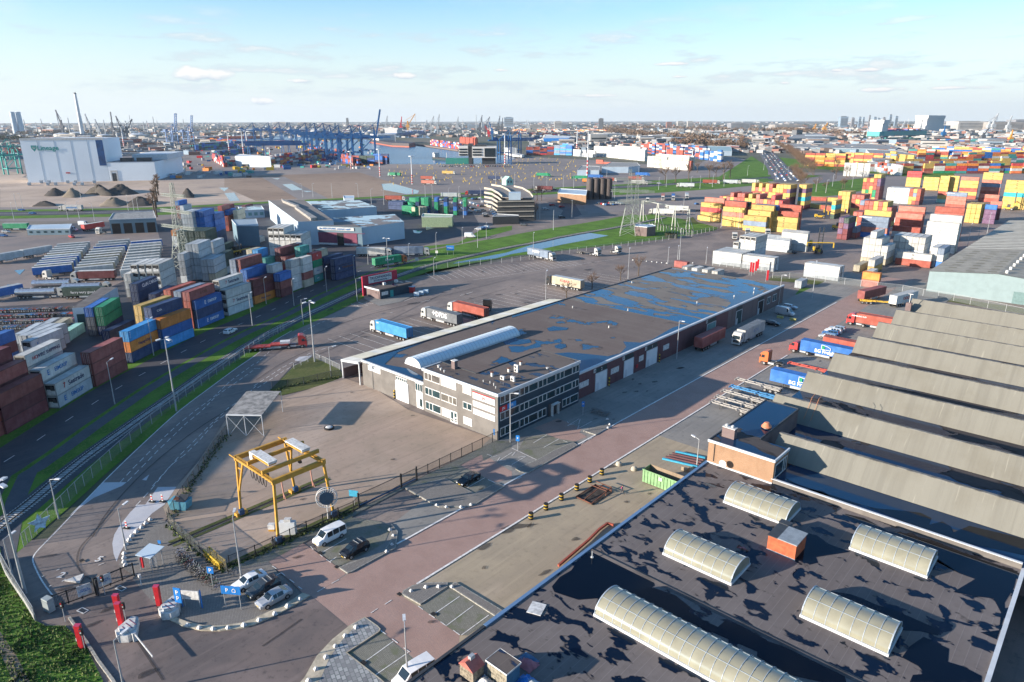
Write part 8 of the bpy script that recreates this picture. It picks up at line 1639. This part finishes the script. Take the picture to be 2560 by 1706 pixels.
# ------------------------------------------------------------------ entrance in the lower left corner, people, bicycles, trees, skyline, haze
def WD(v,x,y,dz=0.):return (*W(v,x,y),gz[0]+dz)
for i,(x,y,h_,t) in enumerate(((1465,870,2.9,'tall red ticket pillar on the paved island'),(1125,1078,3.6,'front one of the double red ticket pillars'),(1105,1000,3.6,'rear one of the double red ticket pillars'),(758,1262,3.2,'red ticket pillar at the grass edge'))):
    o=obj('ticket_pillar',None,None,WD('M',x,y),YAW,t,'ticket pillar','red ticket pillars');b=MB();b.profile([(-.27,0),(.27,0),(.33,h_),(-.33,h_)],-.24,.24,m_redp);b.ob('body',o);b=MB();b.bx(-.42,-.3,-.2,.2,1.1,1.5,m_conw);b.ob('panel',o);b=MB();b.bx(-.35,.35,-.26,.26,h_,h_+.08,flat('pink top',(.5,.05,.12),.5));b.ob('cap',o)
for i,(x,y,rz,t) in enumerate(((1585,930,-.35,'white striped concrete nose beside the parking signs'),(1200,1130,-.35,'white striped concrete nose at the barrier arm'))):
    o=obj('concrete_nose',None,None,WD('M',x,y),YAW+rz,t,'concrete nose','concrete noses at the lanes');P=[(-1.3,1.7),(-.4,1.9),(1.6,-.3),(1.3,-1.4),(.1,-1.9),(-1.2,-1.2)];P=[(a*.9,c*.9) for a,c in P];b=MB();b.prism(P,0,1.0,m_conw);b.prism([(a*.75,c*.75) for a,c in P],1.0,1.35,m_conw);b.ob('block',o)
    for q in range(3):b=MB();b.box((.15+.1*q,.45-q*.62,1.365),(1.7-.1*q,.09,.02),m_mar,-.25);b.ob('stripe',o)
o=obj('barrier_arm',None,None,WD('M',1245,1195),0,'white barrier arm reaching out over the exit lane','barrier');p,q=Vector(WD('M',1245,1195)),Vector(WD('M',1418,1415));b=MB();b.beam((0,0,1.05),q-p+Vector((0,0,1.05)),.1,.14,m_conw);b.ob('arm',o);b=MB();b.bx(-.25,.25,-.25,.25,0,1.15,m_conw);b.ob('housing',o)
for x,y,t in ((968,778,'traffic light post at the gate middle'),(605,1025,'traffic light post left of the entry lane'),(1165,1035,'traffic light post beside the double pillars'),(785,1280,'traffic light post beside the grass edge pillar')):
    o=obj('traffic_light',None,None,WD('M',x,y),YAW,t,'traffic light','small traffic lights');b=MB();b.cyl((0,0,0),(0,0,2.6),.05,m_steel,n=6);b.ob('post',o);b=MB();b.bx(-.16,.16,-.14,.14,2.1,3.0,m_black);b.ob('housing',o)
    for z,mm in ((2.8,m_redp),(2.5,m_conw)):b=MB();b.cyl((0,-.16,z),(0,-.13,z),.1,mm,n=8);b.ob('lens',o)
sign('M',1660,945,1.0,2.2,1.6,m_blue,'tall narrow blue sign with two white letters P','P\nP',.5,False,sz=.85);o=sign('M',1770,890,2.6,1.3,1.2,m_conw,'white notice board between two blue posts',None,.62,True)
for q in (-1.35,1.35):b=MB();b.bx(q-.06,q+.06,-.06,.06,0,2.7,m_blue);b.ob('blue_post',o)
sign('M',1955,708,.9,1.0,2.2,m_blue,'blue parking sign beside the bicycles','P',.6,False,sz=.8);sign('M',2145,910,2.6,1.2,2.3,m_blue,'blue double sign with white symbols on two poles','P  ⌂',.62,True,sz=.8)
sign('J',905,1270,1.6,1.1,1.6,m_cyan,'light blue sign on a white post at the yard gate',None,.5,False);sign('M',1487,415,.5,.5,2.0,m_blue,'tiny blue sign at the turnstile roof',None,.5,False);sign('J',2195,660,.7,1.3,.8,m_btxt,'blue notice on the fence at the office corner',None,.5,False);sign('K',650,440,.6,1.2,1.9,m_blue,'blue topped parking post before the maroon brick wall','P',.5,False,sz=.5);sign('K',52,765,.7,1.2,1.9,m_blue,'blue topped parking post beside the office','P',.5,False,sz=.5)
for x,y in ((1300,690),):b=MB();b.cyl((0,0,0),(0,0,1.2),.06,m_conw);b.bx(-.2,.2,-.15,.15,1.2,1.7,m_conw);b.ob('reader_post',None,WD('M',x,y),label='white card reader post beside the right gate',cat='post')
for x,y,rz,t in ((1112,718,0,'upper white framed drain cover at the gates'),(762,922,0,'lower dark framed drain cover at the gates')):b=MB();b.box((0,0,.01),(1.4,.8,.02),m_conw,YAW*.4);b.box((0,0,.025),(1.1,.5,.02),m_dk,YAW*.4);b.ob('drain_cover',None,WD('M',x,y),label=t,cat='drain cover')
o=obj('turnstile',None,None,WD('M',1400,520),YAW-.3,'turnstile with pale slatted roof and grey bars by the bicycles','turnstile')
b=MB();b.add([(-1.3,-1.2,2.5),(1.3,-1.2,2.5),(1.3,1.4,2.7),(-1.3,1.4,2.7),(-1.3,-1.2,2.4),(1.3,-1.2,2.4),(1.3,1.4,2.6),(-1.3,1.4,2.6)],[(0,1,2,3),(4,7,6,5),(0,4,5,1),(1,5,6,2)],m_pw);b.ob('roof',o)
for x in (-1,1):
    for y in (-1,1):b=MB();b.cyl((x,y,0),(x,y,2.5),.05,m_steel,n=6);b.ob('post',o)
b=MB();b.cyl((.3,0,0),(.3,0,2.2),.06,m_steel)
for i in range(9):
    for a in (0,pi/2,pi,pi*1.5):b.beam((.3,0,.2+i*.22),(.3+.7*cos(a),.7*sin(a),.2+i*.22),.03,.03,m_steel)
b.ob('rotor',o);b=MB();b.bx(-.95,-.6,-.9,-.7,.3,1.9,m_redp);b.ob('red_post',o)
o=obj('gate_cabinet',None,None,WD('M',460,920),YAW*.4,'grey gate motor cabinet with yellow warning lamp at the left gate end','cabinet');b=MB();b.bx(-.6,.6,-.4,.4,0,1.9,flat('grey cabinet',(.32,.36,.36),.5));b.ob('cabinet',o);b=MB();b.cyl((-.9,.2,1.1),(-.9,.2,1.5),.25,m_ylw);b.ob('warning_lamp',o)
lm=obj('gate_portal',None,None,WD('M',895,770),0,'dark twin post in the middle between the two entrance gates','gate post');b=MB();b.bx(-.2,.2,-.2,.2,0,2.6,m_fblk);b.ob('post',lm);b=MB();b.bx(.3,.55,-.1,.1,0,2.5,m_dk);b.ob('side_post',lm)
b=MB();b.add([(0,0,0),(1.7,-.5,0),(.1,-2.3,0),(0,0,.35),(1.7,-.5,.3),(.1,-2.3,.2)],[(3,4,5),(0,1,4,3),(1,2,5,4),(2,0,3,5)],m_conw);o=b.ob('concrete_wedge',None,WD('M',775,600),-.3,label='white concrete wedge behind the gates',cat='concrete wedge')
for t,s_,r_ in (('5','M 910,450',-1.1),('2','M 565,597',-1.0)):
    me=text_mesh(t,1.7,m_line,.004,.03);o=obj('lane_number',me,None,(*PL(s_)[0],gz[0]+.01),YAW-.1);o['kind']='structure'
for x,y,t in ((1398,1240,'left red and white beacon on the painted wedge'),(1495,1238,'right red and white beacon on the painted wedge')):
    o=obj('beacon',None,None,WD('I',x,y),YAW*.7,t,'traffic beacon','red and white beacons');b=MB()
    for i in range(5):b.bx(-.14,.14,-.04,.04,.15+i*.24,.39+i*.24,m_redp if i % 2 else m_conw)
    b.ob('panel',o);b=MB();b.bx(-.5,.5,-.25,.25,0,.14,m_black);b.ob('foot',o)
o=obj('beacon',None,None,WD('M',1165,165),YAW*.7,'lone red and white beacon near the lamp','traffic beacon','red and white beacons');b=MB()
for i in range(5):b.bx(-.14,.14,-.04,.04,.15+i*.24,.39+i*.24,m_redp if i % 2 else m_conw)
b.ob('panel',o);b=MB();b.bx(-.5,.5,-.25,.25,0,.14,m_black);b.ob('foot',o)
o=obj('torn_banner',None,None,WD('M',330,260,1.),YAW+.5,'torn white and blue banner hanging on the wire fence','banner');b=MB();P=[(0,0),(.3,1.1),(-.5,1.8),(.5,2.),(.9,3.),(1.3,2.1),(2.4,2.3),(1.7,1.3),(1.5,.4),(.8,.7)];b.add([(x,0.1*sin(x*4),z) for x,z in P]+[(x,.06+.1*sin(x*4),z) for x,z in P],[tuple(range(10)),tuple(range(19,9,-1))]+[(i,(i+1)%10,10+(i+1)%10,10+i) for i in range(10)],flat('banner white blue',(.4,.6,.75),.6,0,.3,2));b.ob('cloth',o)
# grass corner, hedge and earth path
sheet('verge',m_grass,'M -300,300 0,330 20,480 200,800 320,1010 420,1060 600,1060 780,1230 950,1568 M 700,1900 M -400,1900');sheet('earth_path',m_sand,'M -20,1080 60,1200 150,1330 230,1480 300,1620 150,1640 90,1500 0,1300')
b=MB();w0=PL('M 5,455 60,590 150,730 240,860 330,1015')
for a,c in zip(w0,w0[1:]):b.beam((*a,.55),(*c,.55),.18,1.1,flat('grey fence board',(.30,.31,.29),.8,0,.2,1))
b.ob('board_fence',label='grey board fence curving along the grass in the left corner',cat='fence');b=MB();w0=PL('M 640,990 800,1220 900,1380 1040,1568 1130,1720')
for a,c in zip(w0,w0[1:]):b.beam((*a,.2),(*c,.2),.3,.4,m_kerb)
struct('kerb_wall',b)
# tufts of rough grass: uncountable
R=random.Random(11);b=MB();gm_=[flat('grass blades',(.09,.145,.035),.9,0,.3,.5),flat('pale grass blades',(.16,.19,.06),.9,0,.3,.5),flat('shrub leaves',(.05,.09,.02),.9,0,.3,.5)]
def inpoly(p,P):
    c=False;n=len(P)
    for i in range(n):
        a,d_=P[i],P[(i+1) % n]
        if (a[1] > p[1]) != (d_[1] > p[1]) and p[0] < (d_[0]-a[0])*(p[1]-a[1])/(d_[1]-a[1])+a[0]:c=not c
    return c
gp=PL('M -100,400 20,500 200,820 320,1020 420,1070 600,1070 780,1240 930,1568 M 200,1700 -200,1568');xs=[p[0] for p in gp];ys=[p[1] for p in gp];n=0
while n < 3800:
    x,y=R.uniform(min(xs),max(xs)),R.uniform(min(ys),max(ys))
    if not inpoly((x,y),gp):continue
    n += 1;cl_=sin(x*.9)+sin(y*1.1+x*.4);s_=R.uniform(.1,.3)*(1.5 if cl_ > .8 else 1);a=R.random()*6.28;m_=gm_[2 if cl_ > 1.1 and R.random() < .8 else (1 if R.random() < .35 else 0)]
    dx,dy=cos(a)*s_*.5,sin(a)*s_*.5;b.add([(x-dx,y-dy,gz[0]),(x+dx,y+dy,gz[0]),(x+R.uniform(-.2,.2),y+R.uniform(-.2,.2),gz[0]+s_)],[(0,1,2)],m_)
b.ob('rough_grass',kind='stuff',label='rough grass and low shrubs in the bottom left corner')
b=MB();R=random.Random(4)
for s_ in ('M 2110,520 N 0,425 470,200 900,10','I 1560,1400 1690,1190 1830,985 1970,770 2085,620','M 1550,120 1680,260 1840,400 2090,560','F 100,1568 300,1500 520,1450 760,1420'):
    for x,y,a in Ln(PL(s_)).walk(.22):
        for _ in range(3):
            o_=R.gauss(0,.45);xx,yy=x-sin(a)*o_,y+cos(a)*o_;s2=R.uniform(.1,.3);t=R.random()*6.28;b.add([(xx-cos(t)*s2,yy-sin(t)*s2,gz[0]),(xx+cos(t)*s2,yy+sin(t)*s2,gz[0]),(xx,yy,gz[0]+s2*1.2)],[(0,1,2)],gm_[R.choice((0,1,2,2))])
b.ob('weeds',kind='stuff',label='weeds growing along the yard fences')
# bicycles
def bike_spec(c,nm):
    key=('bike',nm)
    if key in PM:return PM[key]
    fm=flat('bicycle '+nm,c,.4);sp=[]
    for x in (-.52,.52):
        b=MB();P=[Vector((x+.33*cos(2*pi*i/14),0,.34+.33*sin(2*pi*i/14))) for i in range(15)];b.tube(P,.022,m_black,4)
        for i in range(7):b.cyl((x,0,.34),P[i*2],.006,m_steel,n=3)
        sp.append(('wheel',b.mesh('wheel'),[]))
    b=MB();[b.cyl(p,q,.022,fm,n=5) for p,q in (((-.52,0,.34),(-.1,0,.32)),((-.1,0,.32),(-.2,0,.85)),((-.52,0,.34),(-.18,0,.8)),((-.1,0,.32),(.35,0,.85)),((-.18,0,.8),(.35,0,.9)),((.52,0,.34),(.34,0,1.0)))];sp.append(('frame',b.mesh('frame'),[]))
    b=MB();b.box((-.22,0,.92),(.26,.14,.06),m_black);sp.append(('saddle',b.mesh('saddle'),[]));b=MB();b.cyl((.32,-.28,1.05),(.32,.28,1.05),.02,m_steel,n=5);b.cyl((.33,0,.95),(.32,0,1.06),.02,m_steel,n=5);sp.append(('handlebar',b.mesh('handlebar'),[]));PM[key]=sp;return sp
bc=[('black',(.015,.015,.017)),('blue',(.03,.1,.3)),('green',(.02,.22,.1)),('silver',(.4,.4,.42)),('dark red',(.2,.02,.03))]
R=random.Random(9)
for r_ in range(3):
    a,c=Vector(W('M',1650-25*r_+10,400+22*r_)),Vector(W('M',1880+40*r_-30,640+25*r_))
    for i in range(12):
        q=a.lerp(c,i/11)+Vector((R.uniform(-.15,.15),R.uniform(-.15,.15)))+Vector((.75*r_,.2*r_));nm,col=R.choice(bc)
        inst(bike_spec(col,nm),'bicycle',f"{nm} bicycle in the crowded racks by the mossy fence",'bicycle',(q.x,q.y,gz[0]),radians(62)+R.uniform(-.25,.25),'bicycles in the racks')
inst(bike_spec((.015,.015,.017),'black'),'bicycle','dark bicycle standing apart near the lamp post','bicycle',WD('M',2110,590),.3,'single bicycles')
o=obj('yellow_barrier',None,None,WD('M',1990,480),radians(-28)+YAW*.0,'yellow striped steel lattice lying against the mossy fence','steel lattice');p,q=Vector(WD('M',1900,400)),Vector(WD('M',2065,545));b=MB();lattice(b,(0,0,.5),(5.,0,.5),.9,.9,6,.14,m_ylw);b.ob('lattice',o);o.location=p;o.rotation_euler=(0,0,atan2((q-p).y,(q-p).x))
# picnic tables
for i,(x,y) in enumerate(((770,415),(850,440))):
    o=obj('picnic_table',None,None,WD('K',x,y),.2,f"{['left','right'][i]} wooden picnic table near the maroon brick wall",'picnic table','picnic tables');wm_=flat('grey weathered wood',(.16,.15,.14),.9);pb(o,'table_top',wm_,(-1,1,-.4,.4,.72,.78));pb(o,'bench',wm_,(-1,1,-.95,-.7,.42,.47));pb(o,'bench',wm_,(-1,1,.7,.95,.42,.47))
    for xx in (-.7,.7):b=MB();b.beam((xx,-.8,0),(xx,.2,.72),.08,.08,wm_);b.beam((xx,.8,0),(xx,-.2,.72),.08,.08,wm_);b.beam((xx,-.9,.4),(xx,.9,.4),.08,.08,wm_);b.ob('trestle',o)
# person walking
def person():
    J={'pel':(0,0,.95),'bel':(0,.01,1.1),'che':(0,.0,1.32),'nek':(0,0,1.48),'hea':(0,-.02,1.6),'top':(0,-.01,1.72),'hl':(-.1,0,.92),'kl':(-.11,-.18,.5),'fl':(-.11,-.28,.07),'tl':(-.11,-.45,.04),'hr':(.1,0,.92),'kr':(.11,.06,.5),'fr':(.11,.32,.12),'tr':(.11,.2,.03),
         'sl':(-.19,0,1.42),'el':(-.25,.1,1.16),'wl':(-.26,-.02,.93),'gl':(-.26,-.07,.86),'sr':(.19,0,1.42),'er':(.26,-.08,1.16),'wr':(.28,-.25,1.0),'gr':(.28,-.31,.94)}
    E_='pel-bel bel-che che-nek nek-hea hea-top pel-hl hl-kl kl-fl fl-tl pel-hr hr-kr kr-fr fr-tr che-sl sl-el el-wl wl-gl che-sr sr-er er-wr wr-gr'.split()
    Rr=dict(pel=.13,bel=.125,che=.14,nek=.055,hea=.095,top=.07,hl=.09,kl=.06,fl=.045,tl=.04,hr=.09,kr=.06,fr=.045,tr=.04,sl=.07,el=.048,wl=.032,gl=.035,sr=.07,er=.048,wr=.032,gr=.035)
    ks=list(J);me=bpy.data.meshes.new('body');me.from_pydata([J[q] for q in ks],[(ks.index(e.split('-')[0]),ks.index(e.split('-')[1])) for e in E_],[]);o_=bpy.data.objects.new('tmp',me);COL.objects.link(o_)
    sk=o_.modifiers.new('s','SKIN');[setattr(v_,'radius',(Rr[q],Rr[q]*(.8 if q in ('che','bel','pel') else 1))) for q,v_ in zip(ks,me.skin_vertices[0].data)];me.skin_vertices[0].data[0].use_root=True;o_.modifiers.new('u','SUBSURF').levels=1
    dg=bpy.context.evaluated_depsgraph_get();nm_=bpy.data.meshes.new_from_object(o_.evaluated_get(dg));bpy.data.objects.remove(o_)
    cols_=[flat('dark jacket',(.02,.025,.05),.8),flat('grey trousers',(.05,.05,.06),.8),flat('skin',(.45,.26,.18),.6)];nm_.materials.clear();[nm_.materials.append(c) for c in cols_]
    for f in nm_.polygons:
        z=f.center.z;x=abs(f.center.x);f.use_smooth=True;f.material_index=2 if (z > 1.5 or (x > .22 and z < .99 and z > .8)) else (0 if z > .93 else 1)
    pe=obj('person',nm_,None,WD('K',1010,1172),radians(150),'person in dark jacket with pink bag walking across the tan concrete','person')
    b=MB();b.cyl((0,.01,1.64),(0,.02,1.76),.1,flat('dark hair',(.03,.02,.015),.9),r2=.06,n=10);b.ob('hair',pe)
    b=MB();b.box((0,.15,1.3),(.2,.12,.26),flat('pink bag',(.45,.05,.14),.7));b.ob('backpack',None,WD('K',1010,1172),radians(150),label='pink and white backpack carried by the walking person',cat='backpack')
    for sx_ in (-1,1):
        for f in range(5):b=MB();a=Vector(J['gl' if sx_ < 0 else 'gr']);d_=Vector(((f-2)*.012,-.02-.01*(f % 2),-.075+.012*abs(f-2)));b.cyl(a,a+d_,.009,cols_[2],r2=.006,n=5);b.ob('finger' if f else 'thumb',pe)
person()
# ---- trees
def tree(p,h,r,seed,label,grp,nm='bare_tree',dense=1.):return inst(tree_spec(h,r,seed,dense),nm,label,'tree',(*p,0),seed*1.3,grp)
for i,(v,x,y,h,r,t) in enumerate((('G',500,690,8.5,2.6,'bare brown tree standing before the striped trailer'),('G',735,600,8,2.4,'bare brown tree second along the warehouse left wall'),('G',995,520,8,2.4,'bare brown tree third along the warehouse left wall'),('G',1160,480,10,3.,'tallest bare reddish tree along the warehouse left wall'))):tree(W(v,x,y),h,r,1+i,t,'bare trees along the warehouse')
i=0
for v,x,y,h,r in (('C',1405,945,22,6),('C',1500,940,22,6),('C',1620,925,22,6),('C',1810,905,20,7),('C',1870,905,18,5),('C',1940,920,26,7),('C',2000,900,24,6),('C',1700,850,16,5),('C',230,1110,14,5),('C',270,1110,14,5),('C',215,1290,14,4),('C',180,1270,12,4),('U2',540,330,16,5),('U2',720,300,16,5),('U2',1060,260,16,5),('U2',200,530,14,4),('U2',370,560,14,3),('U2',650,500,14,3),('D',625,860,22,8),('D',700,1000,12,4),('A',1420,1240,26,3.4),('A',1435,1180,28,3.4),('A',1445,1120,28,3.4),('A',1455,1060,28,3.2),('A',1440,1260,24,3.2),('A',1450,1000,26,3)):
    i += 1;tree(W(v,x,y),h,r,5+i % 4,f"bare leafless tree {'in the poplar clump by the left pylon' if v == 'A' else 'among the far verges and terminals'}",'bare trees '+('in the poplar clump' if v == 'A' else 'on the far verges'))
for s_,st,lb_ in (('D 340,830 260,740 150,660 60,590','left','bare tree in the row on the far side of the avenue'),('D 420,880 330,800 260,730 190,660 130,600 60,540 20,500','right','bare tree in the row along the railway embankment'),('C 2130,650 2090,600 2200,480 2330,470','x','bare tree at the wood edge by the avenue'),('D 230,880 330,1000','y','bare tree on the lawn beside the salmon stacks')):
    for q,(x,y,a) in enumerate(Ln(PL(s_)).walk(26 if st == 'left' else 16)):
        if q > 45:break
        tree((x,y),15+3*sin(q*2.1),5.5,5+q % 4,lb_,'avenue trees '+st)
# woods and far green: too many to count
R=random.Random(2);b=MB();wm1=flat('winter wood',(.17,.115,.08),.95,0,.3,.02);wm2=flat('winter wood pale',(.22,.155,.105),.95,0,.3,.02);wm3=flat('far evergreen',(.05,.065,.035),.95,0,.3,.02)
def wood(v,pts_,n,h,sp,ms):
    P=PL(v+' '+pts_);L=Ln(P).resample(8).p
    for _ in range(n):
        c=R.choice(L)+Vector((R.gauss(0,sp),R.gauss(0,sp)));hh_=h*R.uniform(.6,1.15);m_=R.choice(ms);rr=hh_*.42
        for q in range(26):
            t=R.random()*6.28;u=R.uniform(-1,1);s_=sqrt(1-u*u);e=rr*R.uniform(.55,1.05);a=Vector((c.x+cos(t)*s_*e,c.y+sin(t)*s_*e,hh_*.58+u*e*1.05));w_=rr*R.uniform(.22,.5);t2=R.random()*6.28
            b.add([a+Vector((cos(t2)*w_,sin(t2)*w_,-w_*.4)),a+Vector((-cos(t2)*w_,-sin(t2)*w_,R.uniform(-.3,.3)*w_)),a+Vector((R.uniform(-.4,.4)*w_,R.uniform(-.4,.4)*w_,w_))],[(0,1,2)],m_)
        b.beam((c.x,c.y,0),(c.x,c.y,hh_*.5),h*.03,h*.03,m_bark)
wood('C','900,470 1200,520 1500,540 1800,560 2050,560',430,19,22,(wm1,wm2,wm1));wood('C','1500,600 1900,620 2080,640',110,17,10,(wm1,));wood('C','850,440 1400,450 2250,480',240,21,50,(wm1,wm2));wood('D','0,480 150,470 350,490 560,490',200,20,25,(wm1,wm2));wood('D','520,500 900,520',40,18,20,(wm1,));wood('C','600,420 1400,430 2200,440',120,22,110,(wm1,wm3,wm2));wood('B','1000,420 1500,430 2300,440',80,18,90,(wm1,wm3));wood('D','0,430 1000,430 2300,440',130,22,110,(wm1,wm3,wm2));wood('A','0,520 600,500 1200,490',90,18,50,(wm3,wm1));wood('A','-100,560 180,560',40,16,20,(wm3,))
b.ob('winter_woods',kind='stuff',label='brown leafless woods stretching between the port and the city')
# ---- skyline: low town of many small buildings, with the landmarks as things
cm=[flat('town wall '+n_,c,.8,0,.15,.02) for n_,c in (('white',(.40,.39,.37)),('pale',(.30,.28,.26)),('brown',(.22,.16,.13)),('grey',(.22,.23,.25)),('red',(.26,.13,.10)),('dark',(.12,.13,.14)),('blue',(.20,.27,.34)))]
R=random.Random(21);kn=0
for _ in range(210):
    px_=R.uniform(-20,2590);D=108000/R.uniform(11,58);w_=R.uniform(20,60)*(D/1800)**.5;hh_=R.uniform(5,13)*(2. if R.random() < .08 else 1)
    if 560 < px_ < 1300 and D < 2700:continue
    p=far(px_,D);a=YAW+R.uniform(-.6,.6);m_=R.choice(cm[:2]+cm);o=obj('town_building',None,None,(*p,0),a,f'small {m_.name[10:]} walled building in the town and port below the horizon','building','low buildings towards the horizon');q=MB();q.bx(-w_/2,w_/2,-w_*.3,w_*.3,0,hh_,m_);q.ob('wall',o);q=MB();q.bx(-w_/2-.3,w_/2+.3,-w_*.3-.3,w_*.3+.3,hh_,hh_+.8,R.choice((m_trim,m_cor,m_dk,m_trim)));q.ob('roof',o)
    q=MB();q.bx(-w_*.42,w_*.42,-w_*.3-.15,-w_*.3,hh_*.45,hh_*.62,m_glass);q.ob('window_band',o)
def land(px_,w_px,py1,D,m,label,nm='tower_block',dep=.7,n=4):
    D=max(D,5200 if D < 2600 else 6500);p=far(px_,D);w_=w_px*D/F;z1=zat(px_,py1,D);o_=obj(nm,None,None,(*p,0),YAW,label,'building','buildings on the skyline');q=MB();q.bx(-w_/2,w_/2,0,w_*dep,0,z1,m);q.ob('wall',o_);q=MB();q.bx(-w_*.3,w_*.3,w_*dep*.2,w_*dep*.7,z1,z1*1.04,m_dk);q.ob('roof_plant',o_)
    for i in range(n):q=MB();q.bx(-w_*.44,w_*.44,-.4,0,z1*(.2+.7*i/n),z1*(.2+.7*i/n)+z1*.09,cm[5]);q.ob('window_band',o_)
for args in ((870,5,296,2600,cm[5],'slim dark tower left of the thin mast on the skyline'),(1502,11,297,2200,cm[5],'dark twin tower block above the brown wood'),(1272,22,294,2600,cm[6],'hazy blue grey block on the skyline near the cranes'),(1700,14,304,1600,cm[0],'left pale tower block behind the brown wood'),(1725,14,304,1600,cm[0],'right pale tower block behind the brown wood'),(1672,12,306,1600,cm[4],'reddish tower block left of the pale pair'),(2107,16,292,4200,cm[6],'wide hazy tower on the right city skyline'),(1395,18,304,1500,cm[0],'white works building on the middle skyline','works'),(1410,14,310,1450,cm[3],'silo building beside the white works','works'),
             (2430,60,304,1500,cm[0],'long cream factory on the right skyline','factory'),(2520,60,306,1500,cm[1],'long pale factory at the right edge of the skyline','factory'),(2560,40,300,2600,cm[3],'grey block behind the pale factory','factory'),(1140,60,325,1500,cm[0],'long white quay warehouse behind the cranes','warehouse'),(1195,50,312,1700,cm[6],'large blue grey store behind the dark cranes','warehouse'),(700,30,306,2600,cm[0],'white flats beyond the blue cranes','flats'),(760,26,307,2600,cm[1],'pale flats beyond the blue cranes','flats'),(820,30,308,2500,cm[0],'cream flats beyond the blue cranes','flats'),
             (2150,30,320,1600,cm[0],'white roofed shed left of the teal ship','warehouse'),(2210,24,316,1700,cm[2],'brownish shed left of the teal ship','warehouse'),(1340,30,312,1700,cm[1],'pale store left of the white works','warehouse'),(1970,60,312,1500,cm[1],'long beige apartment row right of the wood','flats'),(1850,44,308,2300,cm[3],'grey apartment row above the wood','flats'),(200,24,312,1500,cm[0],'white plant building at the foot of the chimney','works')):land(*args)
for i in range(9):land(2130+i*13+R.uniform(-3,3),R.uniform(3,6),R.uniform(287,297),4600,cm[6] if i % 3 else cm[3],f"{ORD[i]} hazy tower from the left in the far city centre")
tk=flat('tank white',(.5,.5,.48),.6)
for i in range(34):
    px_=R.uniform(0,1000) if i < 24 else R.uniform(2150,2560);D=R.uniform(3000,5000);r_=R.uniform(15,32);q=MB();q.cyl((0,0,0),(0,0,R.uniform(9,16)),r_,tk,n=18);q.cyl((0,0,12),(0,0,16),r_*.98,m_trim,r2=r_*.2,n=18);q.ob('storage_tank',None,(*far(px_,D),0),label='round white storage tank in the refinery band below the horizon',cat='tank',group='white storage tanks')
for i in range(26):
    px_=R.uniform(0,520) if i < 18 else R.uniform(1150,1350);D=R.uniform(3500,6000);hz_=R.uniform(50,105);q=MB();q.cyl((0,0,0),(0,0,hz_),3.,m_gyc,r2=1.8,n=8);q.ob('refinery_stack',None,(*far(px_,D),0),label='thin refinery stack on the hazy left skyline' if i < 18 else 'thin process column on the middle skyline',cat='stack',group='refinery stacks' if i < 18 else 'process columns')
# specks of the distant town and port that no one could count
b=MB()
for _ in range(5200):
    px_=R.uniform(-60,2620);D=108000/R.uniform(5,75);w_=R.uniform(6,24)*(D/1500)**.7;hh_=R.uniform(2.5,8)*(D/1500)**.4;p=far(px_,D)
    if 480 < px_ < 1330 and D < 2700:continue
    b.box((p[0],p[1],hh_/2),(w_,w_*R.uniform(.3,.8),hh_),R.choice(cm[:2]+cm+cm[:1]),R.random()*3)
b.ob('distant_town',kind='stuff',label='countless small roofs and sheds of the distant port and town')
b=MB()
for (v,x0,x1,y0,y1,n,pal) in (('B',1200,2350,770,960,150,'y'),('C',0,600,720,930,110,'y'),('A',1500,2350,560,900,150,'x'),('B',0,1100,560,830,240,'x'),('C',600,1750,540,680,150,'x'),('D',650,2350,520,660,340,'x')):
    for _ in range(n):
        x,y=R.uniform(x0,x1),R.uniform(y0,y1);p=W(v,x,y);s_=R.uniform(1,4)
        if pal == 'y':b.box((p[0],p[1],.7),(.5,.5,1.4),m_ylw,R.random()*3)
        else:b.box((p[0],p[1],s_*.5),(s_*2.4,s_,s_),R.choice((m_ylw,m_redp,m_conw,m_dk,m_cb,m_teal,m_conw,m_gyc,paint('o'))),R.random()*3)
b.ob('terminal_clutter',kind='stuff',label='scattered gate posts and equipment on the far terminals')
# ---- air
hz=MB();hz.bx(-14000,12000,-1500,16000,-1.5,330,m_dk)
m,t,bs=newmat('haze air');t.nodes.remove(bs);pv=t.nodes.new('ShaderNodeVolumePrincipled');pv.inputs['Color'].default_value=(.80,.90,1.,1);pv.inputs['Density'].default_value=.00003;pv.inputs['Anisotropy'].default_value=.2
t.links.new(pv.outputs[0],[q for q in t.nodes if q.type == 'OUTPUT_MATERIAL'][0].inputs['Volume']);ho=hz.ob('haze',kind='stuff',label='thin blue haze of the far air');ho.data.materials.clear();ho.data.materials.append(m)
print('containers pending',len(PEND))
